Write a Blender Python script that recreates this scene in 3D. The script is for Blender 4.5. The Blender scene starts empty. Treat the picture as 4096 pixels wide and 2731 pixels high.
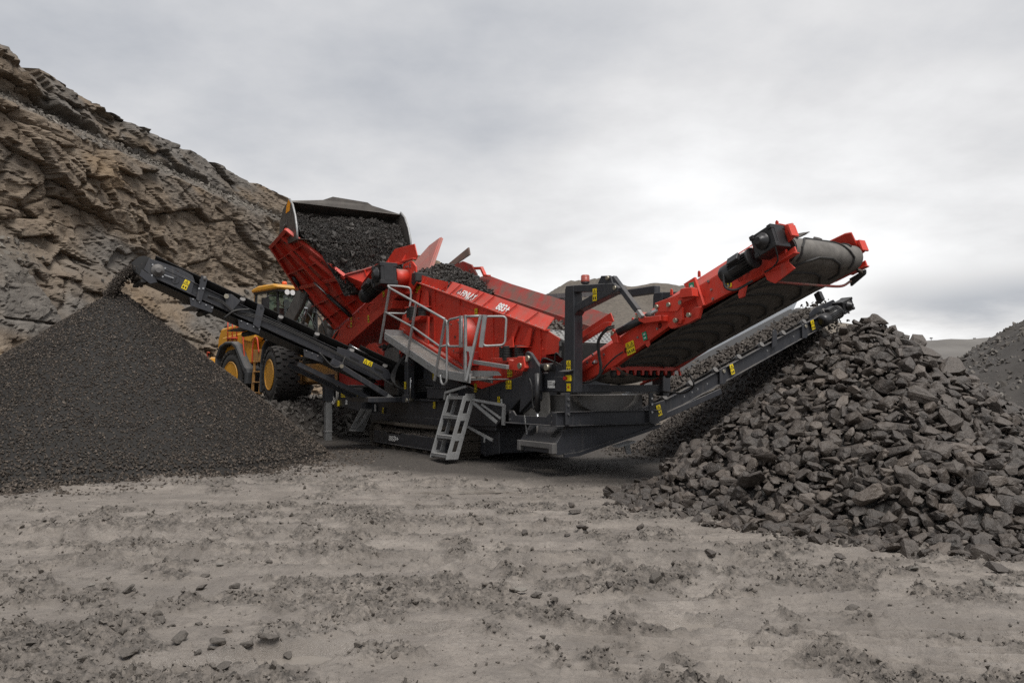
import bpy, bmesh, math, random
import numpy as np
from mathutils import Vector, Matrix, Euler
random.seed(7)
RNG = np.random.default_rng(11)
SC = bpy.context.scene
COL = SC.collection
rad = math.radians

# ------------------------------------------------------------ camera, sky, sun, exposure
cam_d = bpy.data.cameras.new('camera'); cam = bpy.data.objects.new('camera', cam_d); COL.objects.link(cam)
cam_d.sensor_width = 36.0; cam_d.lens = 29.083; cam_d.clip_start = 0.1; cam_d.clip_end = 2000
cam.location = (0, 0, 1.55); cam.rotation_euler = (rad(90 + 3.036), 0, 0)
SC.camera = cam
SC.view_settings.view_transform = 'Standard'; SC.view_settings.look = 'None'
SC.view_settings.exposure = 1.34; SC.view_settings.gamma = 1.0; SC.view_settings.use_curve_mapping = False
SC.cycles.max_bounces = 6; SC.cycles.diffuse_bounces = 3; SC.cycles.glossy_bounces = 3
SC.cycles.transmission_bounces = 4; SC.cycles.transparent_max_bounces = 6
SC.cycles.use_denoising = False; SC.cycles.caustics_reflective = False; SC.cycles.caustics_refractive = False

SUN_EL, SUN_AZ = 64.0, 152.0      # azimuth: degrees clockwise from +Y (the view direction)
world = bpy.data.worlds.new('World'); SC.world = world; world.use_nodes = True
def build_world():
    nt = world.node_tree; N = nt.nodes; L = nt.links; N.clear()
    def n(t, **k):
        x = N.new(t)
        for a, b in k.items(): setattr(x, a, b)
        return x
    def m(op, a, b=None, c=None):
        x = n('ShaderNodeMath', operation=op)
        for i, v in enumerate((a, b, c)):
            if v is None: continue
            if isinstance(v, (int, float)): x.inputs[i].default_value = v
            else: L.new(v, x.inputs[i])
        return x.outputs[0]
    out = n('ShaderNodeOutputWorld'); bg = n('ShaderNodeBackground')
    sky = n('ShaderNodeTexSky', sky_type='NISHITA', sun_disc=False)
    sky.sun_elevation = rad(SUN_EL); sky.sun_rotation = rad(SUN_AZ); sky.air_density = 1.2; sky.dust_density = 2.0
    tc = n('ShaderNodeTexCoord'); sep = n('ShaderNodeSeparateXYZ'); L.new(tc.outputs['Generated'], sep.inputs[0])
    X, Y, Z = sep.outputs
    zz = m('MAXIMUM', Z, 0.0)
    d = m('ADD', zz, 0.22)
    cmb = n('ShaderNodeCombineXYZ'); L.new(m('DIVIDE', X, d), cmb.inputs[0]); L.new(m('DIVIDE', Y, d), cmb.inputs[1])
    def noise(scale, detail, rough, off, dist=0.0):
        mp = n('ShaderNodeMapping'); L.new(cmb.outputs[0], mp.inputs[0]); mp.inputs['Location'].default_value = off
        mp.inputs['Scale'].default_value = (1.0, 1.0, 1.0)
        t = n('ShaderNodeTexNoise'); L.new(mp.outputs[0], t.inputs['Vector'])
        t.inputs['Scale'].default_value = scale; t.inputs['Detail'].default_value = detail
        t.inputs['Roughness'].default_value = rough; t.inputs['Distortion'].default_value = dist
        return t.outputs['Fac']
    a = noise(0.62, 4.0, 0.50, (3.1, 1.7, 0), 0.0)
    b = noise(1.7, 7.0, 0.56, (8.4, 2.2, 0), 0.0)
    cl = m('ADD', m('MULTIPLY', a, 0.5), m('MULTIPLY', b, 0.5))         # about 0.3..0.7
    # an even grey stratus, a little lighter low down where it thins out
    low = m('POWER', m('SUBTRACT', 1.0, m('MINIMUM', m('MULTIPLY', zz, 1.9), 1.0)), 2.2)
    # the sun stands behind thinner cloud low on the right, above a darker bank of cloud on the skyline
    gl = m('ADD', m('MULTIPLY', X, 0.29), m('ADD', m('MULTIPLY', Y, 0.944), m('MULTIPLY', Z, 0.155)))
    glow = m('POWER', m('MAXIMUM', gl, 0.0), 26.0)
    az = m('DIVIDE', X, m('MAXIMUM', Y, 0.05))
    sm = n('ShaderNodeMapRange', interpolation_type='SMOOTHSTEP'); L.new(az, sm.inputs[0]); sm.inputs[1].default_value = 0.36; sm.inputs[2].default_value = 0.48
    bd = m('DIVIDE', m('SUBTRACT', Z, m('ADD', 0.088, m('MULTIPLY', m('SUBTRACT', b, 0.5), 0.06))), 0.030)
    bank = m('MULTIPLY', m('POWER', 2.718, m('MULTIPLY', m('MULTIPLY', bd, bd), -1.0)), sm.outputs[0])
    lum = m('ADD', m('MULTIPLY', m('SUBTRACT', cl, 0.5), 1.15), m('ADD', 0.425, m('MULTIPLY', low, 0.20)))
    lum = m('ADD', lum, m('SUBTRACT', m('MULTIPLY', glow, 0.36), m('MULTIPLY', bank, 0.34)))
    lum = m('MINIMUM', m('MAXIMUM', lum, 0.36), 1.0)
    ramp = n('ShaderNodeValToRGB'); L.new(lum, ramp.inputs[0])
    e = ramp.color_ramp.elements
    e[0].position = 0.34; e[0].color = (0.37, 0.385, 0.415, 1)
    e[1].position = 1.0; e[1].color = (0.99, 0.985, 0.97, 1)
    x = e.new(0.60); x.color = (0.605, 0.603, 0.607, 1)
    x = e.new(0.80); x.color = (0.80, 0.80, 0.80, 1)
    skys = n('ShaderNodeVectorMath', operation='SCALE'); L.new(sky.outputs[0], skys.inputs[0]); skys.inputs['Scale'].default_value = 0.09
    mix = n('ShaderNodeMixRGB'); mix.inputs[0].default_value = 0.95
    L.new(skys.outputs[0], mix.inputs[1]); L.new(ramp.outputs[0], mix.inputs[2])
    L.new(mix.outputs[0], bg.inputs[0]); bg.inputs[1].default_value = 0.515
    L.new(bg.outputs[0], out.inputs[0])
build_world()
sun_d = bpy.data.lights.new('sun', 'SUN'); sun_d.energy = 1.5; sun_d.angle = rad(30); sun_d.color = (1.0, 0.965, 0.92)
sun = bpy.data.objects.new('sun', sun_d); COL.objects.link(sun)
_d = Vector((math.sin(rad(SUN_AZ)) * math.cos(rad(SUN_EL)), math.cos(rad(SUN_AZ)) * math.cos(rad(SUN_EL)), math.sin(rad(SUN_EL))))
sun.rotation_euler = _d.to_track_quat('Z', 'Y').to_euler(); sun.location = (-10, -10, 30)

# ------------------------------------------------------------ numpy noise
def _h(ix, iy, s):
    n = (ix.astype(np.int64) * 374761393 + iy.astype(np.int64) * 668265263 + s * 974634777) & 0xffffffff
    n = ((n ^ (n >> 13)) * 1274126177) & 0xffffffff
    n = ((n ^ (n >> 16)) * 2246822519) & 0xffffffff
    return ((n ^ (n >> 15)) & 0xffffff) / float(0xffffff)
def vn(x, y, s=0):
    x = np.asarray(x, float); y = np.asarray(y, float)
    ix = np.floor(x); iy = np.floor(y); fx = x - ix; fy = y - iy
    fx = fx * fx * fx * (fx * (fx * 6 - 15) + 10); fy = fy * fy * fy * (fy * (fy * 6 - 15) + 10)
    a = _h(ix, iy, s); b = _h(ix + 1, iy, s); c = _h(ix, iy + 1, s); d = _h(ix + 1, iy + 1, s)
    return (a + (b - a) * fx) * (1 - fy) + (c + (d - c) * fx) * fy
def fbm(x, y, s=0, o=4, g=0.5):
    t = 0; a = 1; w = 0
    for i in range(o):
        t = t + a * (vn(x * 2 ** i + 17.3 * i, y * 2 ** i - 9.1 * i, s + i) - 0.5); w += a; a *= g
    return 2 * t / w            # about -1..1
def worley(x, y, s=0, full=False):
    ix = np.floor(x); iy = np.floor(y)
    f1 = np.full(x.shape, 9.0); f2 = np.full(x.shape, 9.0); cid = np.zeros(x.shape); cx = np.zeros(x.shape); cy = np.zeros(x.shape)
    for dx in (-1, 0, 1):
        for dy in (-1, 0, 1):
            jx = ix + dx; jy = iy + dy
            px = jx + _h(jx, jy, s); py = jy + _h(jx, jy, s + 5)
            d = np.hypot(px - x, py - y); v = _h(jx, jy, s + 9)
            m = d < f1
            f2 = np.where(m, f1, np.minimum(f2, d)); cid = np.where(m, v, cid); f1 = np.where(m, d, f1)
            if full: cx = np.where(m, px, cx); cy = np.where(m, py, cy)
    return (f1, f2, cid, x - cx, y - cy) if full else (f1, f2, cid)
def sst(a, b, x):
    t = np.clip((x - a) / (b - a), 0, 1); return t * t * (3 - 2 * t)

# ------------------------------------------------------------ materials
MAT = {}
def material(name, col, rough=0.6, metal=0.0, col2=None, scale=4.0, amount=0.5, dust=0.0, dust_col=(0.17, 0.145, 0.12),
             bump=0.0, bscale=40.0, attr=None, spec=0.5, streak=0.0, detail=5.0, coat=0.0, space='Object', rough2=None, chips=0.0):
    mt = bpy.data.materials.new(name); mt.use_nodes = True
    nt = mt.node_tree; N = nt.nodes; L = nt.links; p = N['Principled BSDF']
    p.inputs['Roughness'].default_value = rough; p.inputs['Metallic'].default_value = metal
    p.inputs['Specular IOR Level'].default_value = spec; p.inputs['Coat Weight'].default_value = coat
    tc = N.new('ShaderNodeTexCoord'); vec = tc.outputs['Object']
    if space == 'World':
        g = N.new('ShaderNodeNewGeometry'); vec = g.outputs['Position']
    def noise(sc, det=detail, rg=0.6, v=None):
        t = N.new('ShaderNodeTexNoise'); L.new(v or vec, t.inputs['Vector']); t.inputs['Scale'].default_value = sc
        t.inputs['Detail'].default_value = det; t.inputs['Roughness'].default_value = rg; return t.outputs['Fac']
    def mapr(f, a, b, c=0.0, d=1.0):
        r = N.new('ShaderNodeMapRange'); L.new(f, r.inputs[0])
        for i, v in enumerate((a, b, c, d)): r.inputs[i + 1].default_value = v
        return r.outputs[0]
    def mul(a, b):
        x = N.new('ShaderNodeMath'); x.operation = 'MULTIPLY'
        for i, v in enumerate((a, b)):
            if isinstance(v, (int, float)): x.inputs[i].default_value = v
            else: L.new(v, x.inputs[i])
        return x.outputs[0]
    def mix(f, a, b):
        x = N.new('ShaderNodeMixRGB')
        if isinstance(f, float): x.inputs[0].default_value = f
        else: L.new(f, x.inputs[0])
        for i, v in ((1, a), (2, b)):
            if isinstance(v, tuple): x.inputs[i].default_value = (*v[:3], 1)
            else: L.new(v, x.inputs[i])
        return x.outputs[0]
    c = (*col, 1)
    cur = tuple(col)
    if col2: cur = mix(mapr(noise(scale), 0.5 - amount * 0.4, 0.5 + amount * 0.4), tuple(col), tuple(col2))
    if attr:
        for an, ac in attr:
            at = N.new('ShaderNodeAttribute'); at.attribute_name = an
            cur = mix(at.outputs['Fac'], cur, tuple(ac))
    if dust > 0:
        g = N.new('ShaderNodeNewGeometry'); s = N.new('ShaderNodeSeparateXYZ'); L.new(g.outputs['Normal'], s.inputs[0])
        upf = mapr(s.outputs[2], 0.25, 0.95)
        f1 = mul(mapr(noise(3.0, 6.0, 0.7), 0.35, 0.62), mul(upf, min(1.0, dust * 1.6)))
        f2 = mul(mapr(noise(7.0, 8.0, 0.75), 0.55, 0.85), dust * 0.7)
        ad = N.new('ShaderNodeMath'); ad.operation = 'MAXIMUM'; L.new(f1, ad.inputs[0]); L.new(f2, ad.inputs[1])
        cur = mix(ad.outputs[0], cur, tuple(dust_col))
        r = mapr(ad.outputs[0], 0, 1, rough, 0.9); L.new(r, p.inputs['Roughness'])
        if streak > 0:
            mp = N.new('ShaderNodeMapping'); L.new(vec, mp.inputs[0]); mp.inputs['Scale'].default_value = (9, 9, 0.5)
            f3 = mul(mapr(noise(1.6, 4.0, 0.6, mp.outputs[0]), 0.56, 0.8), streak)
            cur = mix(f3, cur, tuple(dust_col))
    if chips > 0:
        ck = mul(mapr(noise(16.0, 9.0, 0.8), 0.63, 0.70), chips); cur = mix(ck, cur, (0.055, 0.042, 0.036))
        ck2 = mul(mapr(noise(1.3, 6.0, 0.65), 0.52, 0.75), 0.35 * chips); cur = mix(ck2, cur, (0.13, 0.085, 0.07))
    if isinstance(cur, tuple): p.inputs['Base Color'].default_value = c
    else: L.new(cur, p.inputs['Base Color'])
    if rough2 is not None:
        L.new(mapr(noise(scale * 1.7), 0.42, 0.6, rough, rough2), p.inputs['Roughness'])
    if bump > 0:
        b = N.new('ShaderNodeBump'); b.inputs['Strength'].default_value = bump; b.inputs['Distance'].default_value = 0.02
        L.new(noise(bscale, 6.0, 0.65), b.inputs['Height']); L.new(b.outputs[0], p.inputs['Normal'])
    MAT[name] = mt
    return mt
DUST = (0.15, 0.128, 0.108)
material('red', (0.62, 0.046, 0.024), 0.45, col2=(0.52, 0.037, 0.02), scale=2.0, dust=0.7, streak=0.28, chips=0.6, dust_col=(0.23, 0.155, 0.13), bump=0.03, bscale=60)
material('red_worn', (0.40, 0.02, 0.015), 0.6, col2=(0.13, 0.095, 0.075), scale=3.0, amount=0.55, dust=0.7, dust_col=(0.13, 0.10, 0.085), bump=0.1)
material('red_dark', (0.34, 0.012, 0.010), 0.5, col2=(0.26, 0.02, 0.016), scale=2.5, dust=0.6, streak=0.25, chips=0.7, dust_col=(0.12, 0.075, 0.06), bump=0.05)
material('charcoal', (0.029, 0.031, 0.037), 0.42, col2=(0.034, 0.035, 0.04), scale=3.0, dust=0.6, streak=0.34, dust_col=(0.13, 0.119, 0.107), bump=0.03)  # real dust, laid on thicker and paler to stand in for fill light
material('black_iron', (0.010, 0.010, 0.011), 0.36, col2=(0.02, 0.02, 0.021), scale=6.0, dust=0.3, dust_col=(0.08, 0.073, 0.066), bump=0.06)
material('rubber', (0.012, 0.012, 0.012), 0.62, col2=(0.024, 0.023, 0.022), scale=5.0, dust=0.25, dust_col=(0.07, 0.063, 0.056), bump=0.08)
material('belt', (0.014, 0.014, 0.0145), 0.5, col2=(0.022, 0.021, 0.02), scale=4.0)
material('dusty_belt', (0.13, 0.122, 0.112), 0.85, col2=(0.20, 0.19, 0.175), scale=6.0, bump=0.15, bscale=90)
material('tail_belt', (0.095, 0.089, 0.082), 0.9, col2=(0.165, 0.155, 0.142), scale=7.0, bump=0.2, bscale=90)
material('cleat', (0.014, 0.0135, 0.013), 0.7, col2=(0.03, 0.028, 0.026), scale=8.0)
material('galvanised', (0.34, 0.345, 0.345), 0.45, metal=0.35, col2=(0.25, 0.25, 0.245), scale=9.0, dust=0.35, dust_col=(0.20, 0.18, 0.155), bump=0.03)
material('steel', (0.42, 0.42, 0.42), 0.28, metal=0.9)
material('pin', (0.36, 0.33, 0.26), 0.4, metal=0.7)
material('bucket_steel', (0.07, 0.064, 0.058), 0.5, metal=0.25, col2=(0.13, 0.117, 0.104), scale=3.0, dust=0.4, streak=0.3, dust_col=(0.10, 0.085, 0.07), bump=0.12)
material('grey_paint', (0.13, 0.125, 0.12), 0.55, col2=(0.09, 0.087, 0.084), scale=4.0, dust=0.4, dust_col=(0.17, 0.15, 0.13))
material('yellow_paint', (0.70, 0.335, 0.03), 0.42, col2=(0.60, 0.285, 0.028), scale=2.0, dust=0.7, streak=0.35, chips=0.5, dust_col=(0.25, 0.19, 0.12))
material('yellow_dirty', (0.52, 0.25, 0.04), 0.65, col2=(0.30, 0.18, 0.09), scale=4.0, dust=0.6, dust_col=(0.2, 0.16, 0.12))
material('fender', (0.045, 0.047, 0.05), 0.8, col2=(0.06, 0.062, 0.064), scale=60.0, dust=0.4, dust_col=(0.16, 0.15, 0.14), bump=0.3, bscale=150)
material('orange_rail', (0.55, 0.07, 0.03), 0.5, dust=0.2)
material('sticker_yellow', (0.74, 0.56, 0.015), 0.4, dust=0.08)
material('sticker_white', (0.62, 0.62, 0.60), 0.5, dust=0.15)
material('sticker_green', (0.02, 0.26, 0.14), 0.45)
material('sticker_ink', (0.012, 0.012, 0.012), 0.5)
material('sticker_red', (0.5, 0.02, 0.02), 0.5)
material('letter_white', (0.72, 0.71, 0.69), 0.5, dust=0.1)
material('letter_grey', (0.14, 0.13, 0.13), 0.5)
material('orange_band', (0.85, 0.33, 0.01), 0.45)
material('beacon_red', (0.38, 0.07, 0.045), 0.3, col2=(0.25, 0.06, 0.045), scale=20)
material('beacon_orange', (0.8, 0.12, 0.03), 0.25)
material('lamp', (0.75, 0.75, 0.74), 0.15)
material('tyre', (0.020, 0.0195, 0.019), 0.72, col2=(0.035, 0.032, 0.029), scale=4.0, dust=0.45, dust_col=(0.10, 0.088, 0.075), bump=0.1)
material('tyre_wall', (0.055, 0.055, 0.055), 0.75, col2=(0.04, 0.039, 0.038), scale=5.0, dust=0.3, dust_col=(0.11, 0.10, 0.09), bump=0.08)
material('track_iron', (0.065, 0.055, 0.044), 0.75, col2=(0.14, 0.117, 0.094), scale=8.0, amount=0.8, dust=0.5, dust_col=(0.085, 0.072, 0.058), bump=0.3, bscale=50)
material('caked_mud', (0.085, 0.072, 0.06), 0.95, col2=(0.135, 0.116, 0.097), scale=10.0, bump=0.6, bscale=45)
material('skirt_sky_sheen', (0.33, 0.36, 0.40), 0.35, col2=(0.42, 0.44, 0.46), scale=3.0, dust=0.3, dust_col=(0.3, 0.29, 0.27))  # pale blue-grey of the far skirt: reflected sky put into its colour
material('cable_white', (0.45, 0.43, 0.40), 0.6)
material('skin', (0.35, 0.2, 0.14), 0.6); material('overall', (0.012, 0.013, 0.016), 0.9); material('vest', (0.55, 0.06, 0.03), 0.8)
material('stone_dark', (0.0155, 0.0130, 0.011), 0.5, col2=(0.060, 0.0485, 0.040), scale=13.0, amount=0.7, bump=1.0, bscale=24, attr=[('tint', (0.145, 0.119, 0.098)), ('bed', (0.012, 0.0105, 0.009))], space='World', detail=8.0, dust=0.16, dust_col=(0.10, 0.084, 0.071))  # dust term here paints the upward faces lighter, as if lit from above
material('stone_fines', (0.017, 0.0140, 0.0115), 0.75, col2=(0.050, 0.0405, 0.0325), scale=14.0, amount=0.8, attr=[('tint', (0.13, 0.105, 0.084)), ('bed', (0.009, 0.0076, 0.0062))], spec=0.35)
material('stone_feed', (0.014, 0.0118, 0.0098), 0.65, col2=(0.034, 0.028, 0.0235), scale=6.0, amount=0.8, attr=[('tint', (0.07, 0.062, 0.054)), ('bed', (0.008, 0.007, 0.006))])
material('stone_belt', (0.034, 0.029, 0.025), 0.85, col2=(0.072, 0.061, 0.052), scale=7.0, amount=0.8, attr=[('tint', (0.13, 0.112, 0.095)), ('bed', (0.02, 0.017, 0.0145))])
material('stone_rubble', (0.035, 0.031, 0.027), 0.85, col2=(0.095, 0.083, 0.072), scale=4.0, amount=0.8, attr=[('tint', (0.19, 0.175, 0.155))], bump=0.3)
material('stone_light', (0.19, 0.175, 0.155), 0.8, col2=(0.13, 0.118, 0.103), scale=7.0, bump=0.3)
material('stone_mud', (0.055, 0.048, 0.041), 0.8, col2=(0.115, 0.101, 0.087), scale=7.0, bump=0.4, bscale=35)
material('crumb', (0.11, 0.095, 0.08), 0.85, col2=(0.055, 0.049, 0.043), scale=3.0, amount=0.6, attr=[('tint', (0.24, 0.215, 0.19))], space='World')
material('gravel_far', (0.065, 0.057, 0.048), 0.95, col2=(0.14, 0.12, 0.098), scale=7.0, amount=0.6, bump=1.0, bscale=9, space='World', detail=8)
material('gravel_tan', (0.10, 0.085, 0.067), 0.95, col2=(0.19, 0.163, 0.131), scale=10.0, amount=0.6, bump=1.0, bscale=16, space='World', detail=9)
material('gravel_bank', (0.035, 0.032, 0.029), 0.95, col2=(0.065, 0.058, 0.052), scale=3.0, amount=0.9, bump=0.9, bscale=14, space='World', detail=8)
material('far_ground', (0.155, 0.146, 0.135), 0.95, col2=(0.105, 0.098, 0.09), scale=0.25, bump=0.4, bscale=4, space='World')
material('grass', (0.13, 0.12, 0.03), 0.9, col2=(0.20, 0.165, 0.05), scale=1.5, space='World')
material('leaf', (0.055, 0.07, 0.018), 0.8, col2=(0.12, 0.11, 0.03), scale=2.0, space='World')
material('bark', (0.05, 0.04, 0.03), 0.9)
def glass(name, col, rough=0.02):
    mt = bpy.data.materials.new(name); mt.use_nodes = True; nt = mt.node_tree; N = nt.nodes; L = nt.links
    N.remove(N['Principled BSDF']); out = N['Material Output']
    t = N.new('ShaderNodeBsdfTransparent'); t.inputs[0].default_value = (*col, 1)
    g = N.new('ShaderNodeBsdfGlossy'); g.inputs['Roughness'].default_value = rough; g.inputs[0].default_value = (0.9, 0.95, 0.93, 1)
    f = N.new('ShaderNodeFresnel'); f.inputs[0].default_value = 1.6
    m = N.new('ShaderNodeMixShader'); L.new(f.outputs[0], m.inputs[0]); L.new(t.outputs[0], m.inputs[1]); L.new(g.outputs[0], m.inputs[2])
    L.new(m.outputs[0], out.inputs[0]); MAT[name] = mt
glass('cab_glass', (0.55, 0.68, 0.62))

# ------------------------------------------------------------ mesh builder and tagging
def tag(o, label=None, cat=None, group=None, kind=None):
    if label: o['label'] = label
    if cat: o['category'] = cat
    if group: o['group'] = group
    if kind: o['kind'] = kind
    return o
def empty(name, loc=(0, 0, 0), rz=0.0, parent=None):
    o = bpy.data.objects.new(name, None); COL.objects.link(o); o.empty_display_size = 0.2
    o.location = loc; o.rotation_euler = (0, 0, rz)
    if parent: o.parent = parent
    return o
def link(name, mesh, parent=None):
    o = bpy.data.objects.new(name, mesh); COL.objects.link(o)
    if parent: o.parent = parent
    return o
class MB:
    def __init__(s): s.v = []; s.f = []; s.sm = []
    def add(s, vs, fs, smooth=False):
        o = len(s.v); s.v += [tuple(p) for p in vs]
        s.f += [tuple(i + o for i in f) for f in fs]; s.sm += [smooth] * len(fs); return s
    def prism(s, pts, off):
        n = len(pts); off = Vector(off); a = [Vector(p) for p in pts]; b = [p + off for p in a]
        fs = [tuple(range(n))[::-1], tuple(range(n, 2 * n))] + [(i, (i + 1) % n, (i + 1) % n + n, i + n) for i in range(n)]
        return s.add(a + b, fs)
    def pv(s, pts, v0, v1): return s.prism([(u, v0, z) for u, z in pts], (0, v1 - v0, 0))
    def pu(s, pts, u0, u1): return s.prism([(u0, v, z) for v, z in pts], (u1 - u0, 0, 0))
    def pz(s, pts, z0, z1): return s.prism([(u, v, z0) for u, v in pts], (0, 0, z1 - z0))
    def box(s, a, b): return s.pz([(a[0], a[1]), (b[0], a[1]), (b[0], b[1]), (a[0], b[1])], a[2], b[2])
    def obox(s, c, ax, ay, az):
        c = Vector(c); ax, ay, az = Vector(ax) / 2, Vector(ay) / 2, Vector(az) / 2
        p = [c - ax - ay - az, c + ax - ay - az, c + ax + ay - az, c - ax + ay - az]
        return s.prism(p, az * 2)
    def beam(s, p0, p1, w, h, up=(0, 0, 1)):
        p0 = Vector(p0); p1 = Vector(p1); d = (p1 - p0); L = d.length; d.normalize()
        y = Vector(up).cross(d)
        if y.length < 1e-4: y = Vector((0, 1, 0))
        y.normalize(); z = d.cross(y)
        return s.obox((p0 + p1) / 2, d * L, y * w, z * h)
    def cyl(s, p0, p1, r, n=14, r2=None, smooth=True):
        return s.tube([p0, p1], [r, r if r2 is None else r2], n, smooth)
    def tube(s, pts, r, n=8, smooth=True, closed=False):
        P = [Vector(p) for p in pts]; m = len(P); R = r if isinstance(r, (list, tuple)) else [r] * m
        T = []
        for i in range(m):
            if closed: t = P[(i + 1) % m] - P[i - 1]
            else: t = P[min(i + 1, m - 1)] - P[max(i - 1, 0)]
            if t.length < 1e-7: t = Vector(T[-1]) if T else Vector((0, 0, 1))
            T.append(t.normalized())
        a = Vector((0, 0, 1)) if abs(T[0].z) < 0.9 else Vector((1, 0, 0))
        nx = T[0].cross(a).normalized(); vs = []
        for i in range(m):
            if i: nx = nx - T[i] * nx.dot(T[i]); nx.normalize()
            ny = T[i].cross(nx)
            for k in range(n):
                t = 2 * math.pi * k / n; vs.append(P[i] + (nx * math.cos(t) + ny * math.sin(t)) * R[i])
        o = len(s.v); fs = []
        rng = m if closed else m - 1
        for i in range(rng):
            j = (i + 1) % m
            for k in range(n):
                fs.append((i * n + k, i * n + (k + 1) % n, j * n + (k + 1) % n, j * n + k))
        s.add(vs, fs, smooth)
        if not closed:
            s.f += [tuple(o + k for k in range(n))[::-1], tuple(o + (m - 1) * n + k for k in range(n))]; s.sm += [False, False]
        return s
    def lathe(s, c, axis, prof, n=24, smooth=True):
        c = Vector(c); ax = Vector(axis).normalized()
        pts = [c + ax * t for t, r in prof]
        a = Vector((0, 0, 1)) if abs(ax.z) < 0.9 else Vector((1, 0, 0)); nx = ax.cross(a).normalized(); ny = ax.cross(nx)
        vs = []; m = len(prof)
        for p, (t, r) in zip(pts, prof):
            for k in range(n):
                q = 2 * math.pi * k / n; vs.append(p + (nx * math.cos(q) + ny * math.sin(q)) * max(r, 1e-4))
        fs = [(i * n + k, i * n + (k + 1) % n, (i + 1) * n + (k + 1) % n, (i + 1) * n + k) for i in range(m - 1) for k in range(n)]
        o = len(s.v); s.add(vs, fs, smooth)
        s.f += [tuple(o + k for k in range(n))[::-1], tuple(o + (m - 1) * n + k for k in range(n))]; s.sm += [False, False]
        return s
    def mesh(s, name, mat):
        me = bpy.data.meshes.new(name); me.from_pydata(s.v, [], s.f)
        me.polygons.foreach_set('use_smooth', s.sm)
        bm = bmesh.new(); bm.from_mesh(me); bmesh.ops.recalc_face_normals(bm, faces=bm.faces); bm.to_mesh(me); bm.free()
        me.materials.append(MAT[mat]); return me
    def build(s, name, mat, parent=None, bevel=0.0, label=None):
        o = link(name, s.mesh(name, mat), parent)
        if bevel > 0:
            b = o.modifiers.new('bevel', 'BEVEL'); b.width = bevel; b.segments = 1; b.limit_method = 'ANGLE'; b.angle_limit = rad(40)
        if label: o['label'] = label
        return o
def curve(pts, n=6):                       # Catmull-Rom through points
    P = [Vector(p) for p in pts]; P = [2 * P[0] - P[1]] + P + [2 * P[-1] - P[-2]]; out = []
    for i in range(1, len(P) - 2):
        for k in range(n):
            t = k / n; a, b, c, d = P[i - 1:i + 3]
            out.append(0.5 * ((2 * b) + (c - a) * t + (2 * a - 5 * b + 4 * c - d) * t * t + (3 * b - a - 3 * c + d) * t ** 3))
    out.append(P[-2]); return out
def round_loop(cs, r, n=4):                # closed polygon with rounded corners
    out = []; m = len(cs); cs = [Vector(c) for c in cs]
    for i in range(m):
        a, b, c = cs[i - 1], cs[i], cs[(i + 1) % m]
        p = b + (a - b).normalized() * r; q = b + (c - b).normalized() * r
        for k in range(n + 1):
            t = k / n; out.append(p * (1 - t) ** 2 + b * 2 * t * (1 - t) + q * t * t)
    return out
def npmesh(name, V, F, mat, smooth=False, attrs=None):
    me = bpy.data.meshes.new(name); V = np.asarray(V, np.float32); F = np.asarray(F, np.int32)
    me.vertices.add(len(V)); me.vertices.foreach_set('co', V.ravel())
    k = F.shape[1]; me.loops.add(F.size); me.loops.foreach_set('vertex_index', F.ravel())
    me.polygons.add(len(F)); me.polygons.foreach_set('loop_start', np.arange(0, F.size, k, dtype=np.int32))
    me.polygons.foreach_set('loop_total', np.full(len(F), k, np.int32))
    me.polygons.foreach_set('use_smooth', np.full(len(F), smooth))
    me.update(calc_edges=True)
    for an, av in (attrs or {}).items():
        a = me.attributes.new(an, 'FLOAT', 'POINT'); a.data.foreach_set('value', np.asarray(av, np.float32))
    me.materials.append(MAT[mat]); return me
def gridfaces(nr, nc):
    i = np.arange((nr - 1) * (nc - 1)); r = i // (nc - 1); c = i % (nc - 1); a = r * nc + c
    return np.stack([a, a + 1, a + nc + 1, a + nc], 1)

# ------------------------------------------------------------ stones
def hull_rock(seed, npts=12, shape=(1, 0.78, 0.55), cuts=0, rough=0.0):
    r = random.Random(seed); bm = bmesh.new()
    for i in range(npts):
        while True:
            p = Vector((r.uniform(-1, 1), r.uniform(-1, 1), r.uniform(-1, 1)))
            q = abs(p.x) ** 3.2 + abs(p.y) ** 3.2 + abs(p.z) ** 3.2
            if 0.12 < q < 1.0: break
        p = p / (q ** (1 / 3.2)) * r.uniform(0.82, 1.0)
        bm.verts.new((p.x * shape[0], p.y * shape[1], p.z * shape[2]))
    ret = bmesh.ops.convex_hull(bm, input=bm.verts)
    bmesh.ops.delete(bm, geom=[g for g in ret['geom_interior'] if isinstance(g, bmesh.types.BMVert)], context='VERTS')
    bmesh.ops.delete(bm, geom=[v for v in bm.verts if not v.link_faces], context='VERTS')
    if cuts:
        bmesh.ops.subdivide_edges(bm, edges=bm.edges[:], cuts=cuts, use_grid_fill=True)
        bmesh.ops.smooth_vert(bm, verts=bm.verts, factor=0.22, use_axis_x=True, use_axis_y=True, use_axis_z=True)
        for v in bm.verts:
            n = v.co.normalized(); q = v.co * 3.1
            a = float(fbm(np.array([q.x + q.z * 0.7]), np.array([q.y - q.z * 0.6]), seed, 3)[0])
            v.co += n * a * rough
    bmesh.ops.triangulate(bm, faces=bm.faces)
    bmesh.ops.recalc_face_normals(bm, faces=bm.faces)
    bm.verts.index_update()
    V = np.array([v.co[:] for v in bm.verts]); F = np.array([[v.index for v in f.verts] for f in bm.faces]); bm.free()
    return V, F
LOW = [hull_rock(100 + i, 9, (1, random.uniform(.7, .95), random.uniform(.5, .8))) for i in range(10)]
MID = [hull_rock(200 + i, 12, (1, random.uniform(.62, .92), random.uniform(.30, .62)), 1, 0.11) for i in range(14)]
HIGH = [hull_rock(300 + i, 14, (1, random.uniform(.60, .92), random.uniform(.30, .64)), 2, 0.13) for i in range(24)]
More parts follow.
